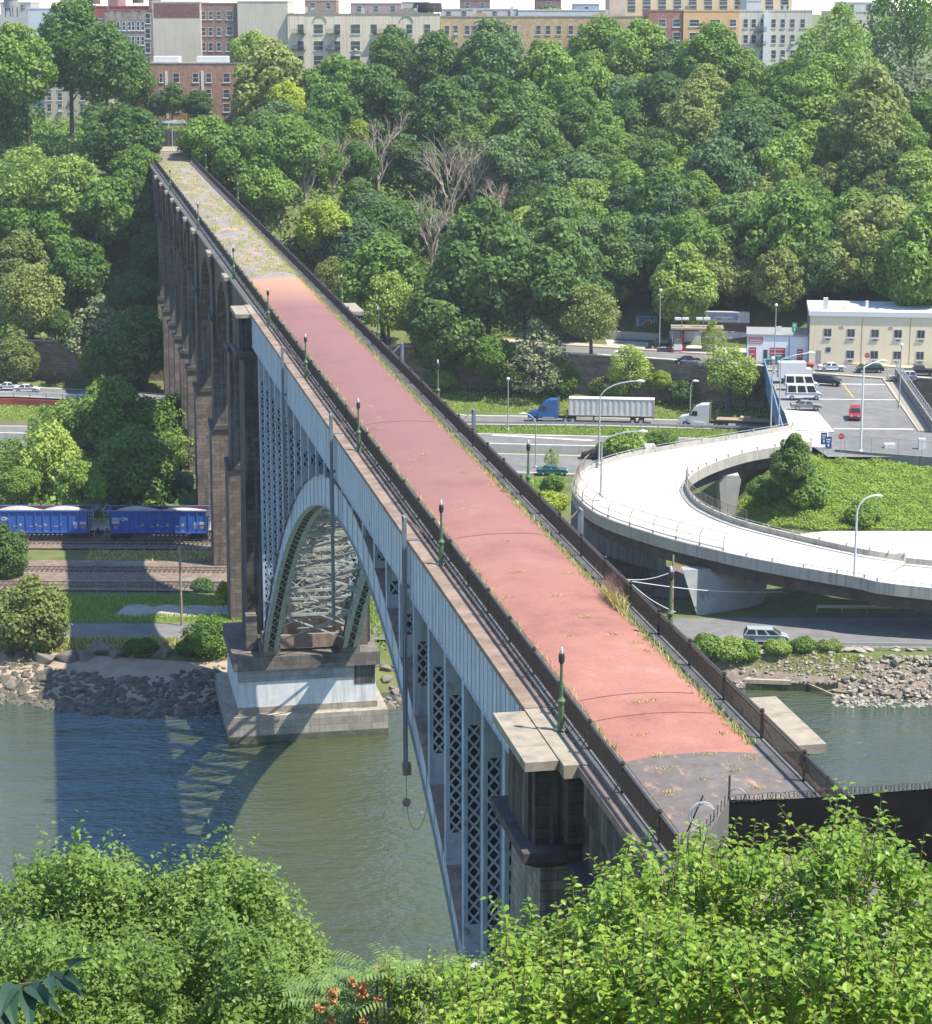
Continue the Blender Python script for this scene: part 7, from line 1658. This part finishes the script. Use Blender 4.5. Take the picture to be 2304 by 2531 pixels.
def rubble(name, gen, n, mat, seed):
    r_ = random.Random(seed); m = MB()
    for _ in range(n):
        p, w = gen(r_); k = Matrix.Rotation(r_.uniform(0, 6.28), 3, 'Z') @ Matrix.Rotation(r_.uniform(-.5, .5), 3, 'X'); me = RK[r_.randrange(7)]
        m.add([k @ (v.co * w) + p for v in me.vertices], [tuple(f.vertices) for f in me.polygons])
    me = bpy.data.meshes.new(name); me.from_pydata(m.v, [], m.f); me.materials.append(mat); me.update(); return tag(link(name, me), kind='stuff')
def _rl(r):
    px = r.uniform(-10, 445); p = G(px, lerp(px, [(0, 1352), (60, 1352), (110, 1362), (300, 1378), (440, 1365)]) + r.uniform(-24, 32), .3); p.z = max(-.15, H(p.x, p.y)) + .1; return p, r.uniform(.5, 1.25)
def _rr(r):
    px = r.uniform(1420, 1850) if r.random() < .45 else r.uniform(1630, 1850); p = G(px, r.uniform(1318, 1342) if px < 1640 else r.uniform(1332, 1379), .8); p.z = max(-.15, H(p.x, p.y)) + .15; return p, r.uniform(.3, .8)
rubble('rubble', _rl, 900, MT['rock_wet'], 3); rubble('rubble', _rr, 520, MT['rock_pale'], 4); rubble('rubble', _rr, 200, MT['rock'], 5)
SLB = [(1455, 1318, 30), (1440, 1308, 24), (1470, 1312, 22), (1500, 1316, 26), (1545, 1314, 42), (1580, 1312, 30), (1612, 1314, 44), (1655, 1318, 40), (1690, 1322, 46), (1660, 1330, 52), (1705, 1332, 36), (1615, 1328, 26), (1590, 1336, 20), (1630, 1336, 24), (1520, 1326, 22), (1760, 1330, 30), (1790, 1334, 26), (1815, 1340, 26), (1425, 1322, 34), (1435, 1336, 30)]
for i, (px, py, w) in enumerate(SLB):
    p = stand(px, py, .1); rock(p + Vector((0, 0, .15)), w / proj(p)[2], 'pale broken slab on the right bank above the timber piles', 'pale broken slabs on the right bank', MT['rock_pale'], i, None, .55, 'slab_rock')
m = MB(); a, b = G(1470, 1358, 0), G(1648, 1362, 0); k = 44
for i in range(k):
    q = a + (b - a) * (i / (k - 1)); h = rng.uniform(.75, 1.15); m.box(q.x - .1, q.x + .1, q.y - .1, q.y + .1, -1.2, h)
pl = tag(m.build('timber_bulkhead', M('mossy_pile_wood', (.035, .045, .02), (.09, .10, .045), 2.5, .85, 7, .3, sc=(1, 1, .3))), 'row of dark mossy timber piles at the right waterline', 'bulkhead')
m = MB(); a, b = G(1466, 1340, 1.0), G(1556, 1343, 1.0); m.bar(a, b, .5, .45); tag(m.build('timber_beam', M('pale_driftwood', (.40, .31, .22), (.58, .47, .36), 2, .85, 6, .2)), 'long pale timber beam lying on the mossy piles', 'timber')
m = MB(); a, b = G(1588, 1345, .9), G(1640, 1368, .15); m.bar(a, b, .22, .2); tag(m.build('timber_plank', MT['wood']), 'single plank sliding from the piles into the water', 'timber')
p = G(1722, 1342, .8); m = MB(); n = 16
for (r0, r1) in ((.55, .55),):
    pts = [p + Vector((-.1, -.6, .05)), p + Vector((-.55, 4.5, 1.0))]; m.tube(pts, .55, 16, cap=False); m.tube([pts[0] + Vector((0, .02, 0)), pts[1]], .42, 16, cap=False)
    m.tube([pts[0] + Vector((0, -.12, 0)), pts[0] + Vector((0, .2, 0))], .66, 16, cap=False); m.tube([pts[0] + Vector((0, -.12, 0)), pts[0] + Vector((0, .2, 0))], .44, 16, cap=False)
    a = []
    for rr_ in (.44, .66): a.append([pts[0] + Vector((rr_ * math.cos(t), -.12, rr_ * math.sin(t))) for t in [2 * math.pi * j / 16 for j in range(16)]])
    m.add(a[0] + a[1], [(j, (j + 1) % 16, 16 + (j + 1) % 16, 16 + j) for j in range(16)])
tag(m.build('concrete_pipe', MT['rock_pale']), 'pale concrete outfall pipe among the riprap at the right waterline', 'pipe')
# ================================================================ FOREGROUND FOLIAGE (west bank)
def leaf_pts(base, d, nrm, l, w, fold=.25, droop=.25):
    """one folded leaf with a midrib: 8 vertices"""
    s = np.cross(d, nrm); s /= np.linalg.norm(s) + 1e-9; n = np.cross(s, d)
    q = []
    for t, ww in ((0, 0), (.35, 1), (.7, .72), (1, 0)):
        c = base + d * (l * t) - n * 0 + np.array([0, 0, -droop * l * t * t]); q.append((c, ww * w * .5))
    V = [q[0][0]]
    for c, hw in q[1:3]: V += [c - s * hw + n * hw * fold, c, c + s * hw + n * hw * fold]
    V.append(q[3][0]); return V
LF = [(0, 1, 2, 2), (0, 2, 3, 3), (1, 4, 5, 2), (2, 5, 6, 3), (4, 7, 5, 5), (5, 7, 6, 6)]
def leafy(name, shoots, mat, stemmat, parent, seed):
    rng = np.random.default_rng(seed); V = []; F = []; sm = MB()
    for (b, d, l, nl, ll) in shoots:
        b = np.array(b); d = np.array(d) / np.linalg.norm(d); bend = rng.normal(0, .25, 3); bend[2] -= .1; pts = []
        for i in range(6): t = i / 5; pts.append(b + d * l * t + bend * l * t * t * .6)
        sm.tube([tuple(p) for p in pts], [.010, .009, .008, .006, .004, .003], 4, cap=False)
        for i in range(nl):
            t = .12 + .88 * (i + rng.uniform(0, .5)) / nl; k = min(4, int(t * 5)); f = t * 5 - k; c = pts[k] * (1 - f) + pts[k + 1] * f; ax = pts[k + 1] - pts[k]; ax /= np.linalg.norm(ax) + 1e-9
            ang = i * 2.4 + rng.uniform(-.4, .4); u = np.cross(ax, [0.3, .2, 1]); u /= np.linalg.norm(u) + 1e-9; v = np.cross(ax, u); od = u * math.cos(ang) + v * math.sin(ang); od[2] *= .5
            dd = od * .9 + ax * .45 + np.array([0, 0, -.05]) + rng.normal(0, .15, 3); dd /= np.linalg.norm(dd); s = ll * rng.uniform(.65, 1.2) * (1 - .45 * t ** 3); nr = np.array([0, 0, 1.0]) + rng.normal(0, .35, 3)
            bb = len(V); V += leaf_pts(c + dd * .012, dd, nr, s, s * .58, .28, rng.uniform(.15, .6)); F += [tuple(bb + j for j in (q if q[2] != q[3] else q[:3])) for q in LF]
    me = bpy.data.meshes.new(name); me.from_pydata([tuple(map(float, v)) for v in V], [], F); me.materials.append(mat); me.update()
    link(name, me, parent); sm.build('stems', stemmat, parent)
def limbs_to_ground(parent, pts, seed, r=.09):
    rng = random.Random(seed); m = MB()
    for p in pts:
        p = Vector(p); g = Vector((p.x + rng.uniform(-.6, .6), p.y + 1.5, H(p.x, p.y + 1.5) - .4)); m.tube([g, g + (p - g) * .5 + Vector((rng.uniform(-.4, .4), 0, 0)), p], [r * 1.4, r, r * .35], 6)
    m.build('trunk', MT['bark'], parent)
STEM = plain('brown_green_twig', (.16, .12, .06), .8)
LSTEM = plain('grey_twig', (.20, .16, .12), .8)
OUTL = [(900, 1905), (940, 1880), (985, 1850), (1010, 1800), (1060, 1820), (1100, 1800), (1140, 1775), (1190, 1745), (1235, 1690), (1280, 1695), (1330, 1660), (1375, 1640), (1420, 1680), (1470, 1670), (1515, 1650), (1560, 1690), (1605, 1655), (1650, 1610), (1700, 1625), (1760, 1665), (1810, 1710), (1860, 1740)]
def right_shrub(label, x0, x1, Ys, n, seed, dy, sl=.6, nl=13, ll=.14):
    rng = random.Random(seed); sh = []
    for _ in range(n):
        px = rng.uniform(x0, x1); top = lerp(px, OUTL) + dy + 62; py = top + (2060 - top) * rng.random() ** 1.25; depth = Ys + rng.uniform(-1.6, 1.6) - (py - top) * .004
        b = GY(px, py, depth); d = (rng.gauss(0, .38), rng.gauss(0, .38) - .15, 1.0)
        sh.append((tuple(b), d, sl * rng.uniform(.6, 1.25), nl, ll))
    return sh
def shrub(label, x0, x1, Ys, n, seed, dy, shoots_extra=()):
    p0 = GY((x0 + x1) / 2, 2100, Ys); o = empty('leafy_shrub', (0, 0, 0), 0, label, 'shrub', 'bright green shrubs in the foreground at right')
    sh = right_shrub(label, x0, x1, Ys, n, seed, dy)
    for (px, py, l) in shoots_extra: b = GY(px, py + l * 150, Ys); sh.append((tuple(b), (RT.gauss(0, .08), RT.gauss(0, .1), 1), l, 20, .14))
    leafy('foliage', sh, L['near'], STEM, o, seed); limbs_to_ground(o, [GY(x, 2000, Ys) for x in (x0 + 60, (x0 + x1) / 2, x1 - 60)], seed)
shrub('bright green shrub below the near pier, left of the black fence', 890, 1230, 26, 330, 41, 0, ((1012, 1735, .75), (1130, 1715, .6), (1050, 1760, .5)))
shrub('bright green shrub in front of the black fence corner', 1150, 1460, 25, 360, 42, 0, ((1237, 1590, .9), (1262, 1630, .6), (1375, 1585, .8), (1335, 1640, .5), (1420, 1630, .5)))
shrub('bright green shrub in front of the middle of the black fence', 1400, 1680, 25, 360, 43, 0, ((1512, 1600, .85), (1480, 1640, .5), (1605, 1630, .5), (1645, 1560, .8)))
shrub('tallest bright green shrub at the right edge', 1590, 1880, 24, 420, 44, -6, ((1668, 1565, .8), (1705, 1590, .7), (1760, 1625, .6), (1740, 1600, .5)))
shrub('shrub filling the lower right corner', 1250, 1880, 22, 520, 45, 170)
shrub('shrub filling the lower middle below the bridge', 900, 1350, 23, 380, 46, 120)
# large leafy trees lower left
def bank_tree(label, cx_, top, wpx, Y, seed, n, outline, leaf=.088, tone='near2', lobes=60):
    """crown built of many leaf sprays inside the silhouette"""
    rng = np.random.default_rng(seed); P = []; N = []; sc = FPX / Y
    for k in range(lobes):
        px = cx_ + rng.uniform(-.5, .5) * wpx; ot = lerp(px, outline); py = ot + 26 + (2070 - ot) * rng.uniform(0, 1) ** 1.1; r = rng.uniform(.42, .8); yy = Y + rng.uniform(-2.4, 2.2) + (ot + 120 - py) * .006
        c = np.array(GY(px, py + 8, yy)); m = int(n / lobes); d = rng.normal(0, 1, (m, 3)); d[:, 2] += .25; d[:, 1] -= .25; d /= np.linalg.norm(d, axis=1, keepdims=True)
        P.append(c + d * r * rng.uniform(.45, 1.05, (m, 1)) * np.array([1.05, 1, .8])); N.append(d * .6 + np.array([0, -.15, .7]))
        tw = int(m * .09); P.append(c + np.array([0, 0, r * .8]) + rng.normal(0, .22, (tw, 3)) * np.array([.4, .4, 1.6])); N.append(np.tile([0, 0, 1.0], (tw, 1)))
    P = np.concatenate(P); N = np.concatenate(N); V = leafquads(P, N, leaf * .85, rng, 1.7, .55)
    o = empty('leafy_tree', (0, 0, 0), 0, label, 'tree'); link('crown', np_mesh('crown', V, np.arange(len(V)).reshape(-1, 4), L[tone]), o)
    limbs_to_ground(o, [GY(cx_ + d * wpx * .25, top + 160, Y + .6) for d in (-1, 0, 1)], seed, .16); return o
OL = [(-60, 1690), (0, 1712), (40, 1680), (80, 1690), (120, 1678), (165, 1668), (190, 1712), (225, 1668), (255, 1700), (290, 1712), (330, 1700), (355, 1722), (385, 1680), (415, 1668), (450, 1672), (500, 1700), (530, 1720), (560, 1780), (600, 1830), (630, 1880), (648, 1930), (640, 1980), (660, 2010), (720, 2060)]
bank_tree('leafy bank tree at the lower left edge', 60, 1690, 300, 50, 51, 36000, OL, lobes=92)
bank_tree('leafy bank tree left of centre above the blue water shadow', 270, 1690, 260, 49, 52, 33000, OL, lobes=84)
bank_tree('leafy bank tree at the right end of the lower left clump', 480, 1690, 290, 48, 53, 36000, OL, lobes=92)
OL2 = [(x, y + 130) for x, y in OL]
bank_tree('pale leafy tree in front of the lower left clump', 420, 1850, 330, 43, 54, 22000, OL2, .08, 'near2', 66)
bank_tree('leafy tree filling the lower left corner', 110, 1850, 330, 43, 55, 23000, OL2, .08, 'near2', 66)
# sumac-like plants with orange seed clusters
def frond(V, F, b, d, l, pairs, ll, rng):
    d = d / np.linalg.norm(d); s = np.cross(d, [0, 0, 1.0]); s /= np.linalg.norm(s) + 1e-9
    for i in range(pairs):
        t = .2 + .8 * i / pairs; c = b + d * l * t + np.array([0, 0, -.35 * l * t * t]); ta = d + np.array([0, 0, -.7 * t]); ta /= np.linalg.norm(ta); k = ll * (1 - .45 * abs(t - .45))
        for sg in (-1, 1):
            dd = s * sg * .9 + ta * .38 + np.array([0, 0, -.12]); dd /= np.linalg.norm(dd); bb = len(V); V += leaf_pts(c, dd, np.array([0, 0, 1.0]) + rng.normal(0, .12, 3), k, k * .27, .15, .3); F += [tuple(bb + j for j in (q if q[2] != q[3] else q[:3])) for q in LF]
def sumac(label, x0, x1, ytop, Y, n, seed, orange, ll=.16, mat='sumac', l=(.5, .8)):
    rng = np.random.default_rng(seed); r = random.Random(seed); V = []; F = []; sm = MB(); o = empty('sumac_shrub', (0, 0, 0), 0, label, 'shrub')
    for _ in range(n):
        px = r.uniform(x0, x1); yt = ytop(px); py = yt + (2060 - yt) * r.random() ** 1.2; b = np.array(GY(px, py, Y + r.uniform(-1, 1)))
        for k in range(5):
            a = r.uniform(0, 6.28); frond(V, F, b, np.array([math.cos(a), math.sin(a) * .8, r.uniform(.25, .9)]), r.uniform(*l), 9, ll, rng)
        sm.tube([tuple(b), (b[0], b[1] + .1, b[2] - 1.2)], [.012, .02], 5)
    me = bpy.data.meshes.new('foliage'); me.from_pydata([tuple(map(float, v)) for v in V], [], F); me.materials.append(L[mat]); me.update(); link('foliage', me, o); sm.build('stems', STEM, o)
    for (px, py, w, h) in orange:
        c = np.array(GY(px, py, Y - 1.0)); sc = FPX / Y; m = 170; d = np.clip(rng.normal(0, 1, (m, 3)), -1.5, 1.5) * np.array([w / sc / 2.6, w / sc / 2.6, h / sc / 2.6]); q = leafquads(c + d, d + np.array([0, -.2, .3]), .040, rng, 1.6, .8); link('seed_cluster', np_mesh('seed_cluster', q, np.arange(len(q)).reshape(-1, 4), L['orange']), o)
    limbs_to_ground(o, [GY((x0 + x1) / 2, 2030, Y)], seed, .07)
yt_ = lambda x: lerp(x, [(590, 1975), (640, 1945), (700, 1925), (745, 1890), (790, 1925), (850, 1905), (900, 1925), (960, 1920)])
sumac('sumac shrub with orange seed clusters at the bottom, left of the bridge', 610, 790, yt_, 30, 34, 61, ((655, 1965, 14, 34), (712, 1950, 20, 26), (745, 1970, 16, 14), (630, 1985, 14, 9), (694, 1932, 11, 9), (652, 2008, 10, 13), (716, 2014, 12, 16)))
sumac('second sumac shrub with fewer orange seed clusters, nearer to the bridge', 770, 960, yt_, 31, 30, 62, ((748, 1908, 13, 12), (797, 1962, 8, 16), (812, 1958, 6, 6), (850, 1950, 8, 8), (868, 1985, 8, 8), (836, 2004, 12, 9), (802, 1998, 7, 7)))
sh = []
for _ in range(120): px = RT.uniform(760, 960); py = RT.uniform(1930, 2050); sh.append((tuple(GY(px, py, 29)), (RT.gauss(0, .4), RT.gauss(0, .3), 1), RT.uniform(.35, .7), 13, .09))
for px, py in ((795, 1915), (862, 1895), (840, 1925), (905, 1915)): sh.append((tuple(GY(px, py + 60, 28)), (RT.gauss(0, .1), 0, 1), .5, 13, .1))
o = empty('leafy_shrub', (0, 0, 0), 0, 'leafy shrub mixed between the sumac and the bridge foot', 'shrub'); leafy('foliage', sh, L['near'], STEM, o, 66); limbs_to_ground(o, [GY(860, 2040, 29)], 66, .06)
# big drooping pinnate leaf close to the camera, lower left
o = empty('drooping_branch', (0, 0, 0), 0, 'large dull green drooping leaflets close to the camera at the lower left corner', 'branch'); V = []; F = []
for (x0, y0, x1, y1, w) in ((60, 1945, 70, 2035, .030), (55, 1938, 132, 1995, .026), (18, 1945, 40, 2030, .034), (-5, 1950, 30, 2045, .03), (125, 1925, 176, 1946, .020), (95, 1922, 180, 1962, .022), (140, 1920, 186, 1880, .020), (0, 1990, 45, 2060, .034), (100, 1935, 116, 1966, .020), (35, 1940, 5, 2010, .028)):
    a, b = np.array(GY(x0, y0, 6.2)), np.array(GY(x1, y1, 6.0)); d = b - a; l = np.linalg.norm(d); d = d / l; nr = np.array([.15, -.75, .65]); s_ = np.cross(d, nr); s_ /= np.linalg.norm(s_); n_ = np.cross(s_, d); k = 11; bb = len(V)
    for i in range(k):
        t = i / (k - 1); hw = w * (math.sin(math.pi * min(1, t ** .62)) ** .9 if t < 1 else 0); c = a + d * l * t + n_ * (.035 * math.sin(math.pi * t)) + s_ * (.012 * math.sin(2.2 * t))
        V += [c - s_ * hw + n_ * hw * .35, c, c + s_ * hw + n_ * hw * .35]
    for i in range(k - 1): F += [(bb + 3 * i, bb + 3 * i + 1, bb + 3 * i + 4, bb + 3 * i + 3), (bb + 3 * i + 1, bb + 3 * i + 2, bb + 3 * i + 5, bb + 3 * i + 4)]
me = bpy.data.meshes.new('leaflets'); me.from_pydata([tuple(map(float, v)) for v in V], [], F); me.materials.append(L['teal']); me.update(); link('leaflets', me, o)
m = MB(); m.tube([GY(-160, 2010, 6.3), GY(-60, 1975, 6.3), GY(40, 1940, 6.2), GY(150, 1920, 6.1)], [.012, .009, .006, .003], 6); m.build('twig', STEM, o)
rng = random.Random(4); m = MB(); c = GY(940, 1904, 26.5); k = 7
vs = [(c.x + (i / (k - 1) - .5) * .17 + rng.uniform(-.012, .012), c.y + rng.uniform(-.03, .03), c.z + (j / (k - 1) - .5) * .15 + rng.uniform(-.012, .012)) for i in range(k) for j in range(k)]
m.add(vs, [(i * k + j, (i + 1) * k + j, (i + 1) * k + j + 1, i * k + j + 1) for i in range(k - 1) for j in range(k - 1)]); tag(m.build('plastic_scrap', MT['white']), 'white crumpled plastic scrap caught in the shrubs below the bridge', 'litter')
# ================================================================ AIR
def haze():
    m = bpy.data.materials.new('thin_air'); m.use_nodes = True; t = m.node_tree; t.nodes.clear()
    o = t.nodes.new('ShaderNodeOutputMaterial'); v = t.nodes.new('ShaderNodeVolumePrincipled')
    v.inputs['Color'].default_value = (.88, .94, 1, 1); v.inputs['Density'].default_value = .00010; v.inputs['Anisotropy'].default_value = .2
    t.links.new(v.outputs[0], o.inputs['Volume'])
    h = MB().box(-1200, 1200, -120, 1200, -6, 104).build('haze', m); return tag(h, kind='stuff')
haze()
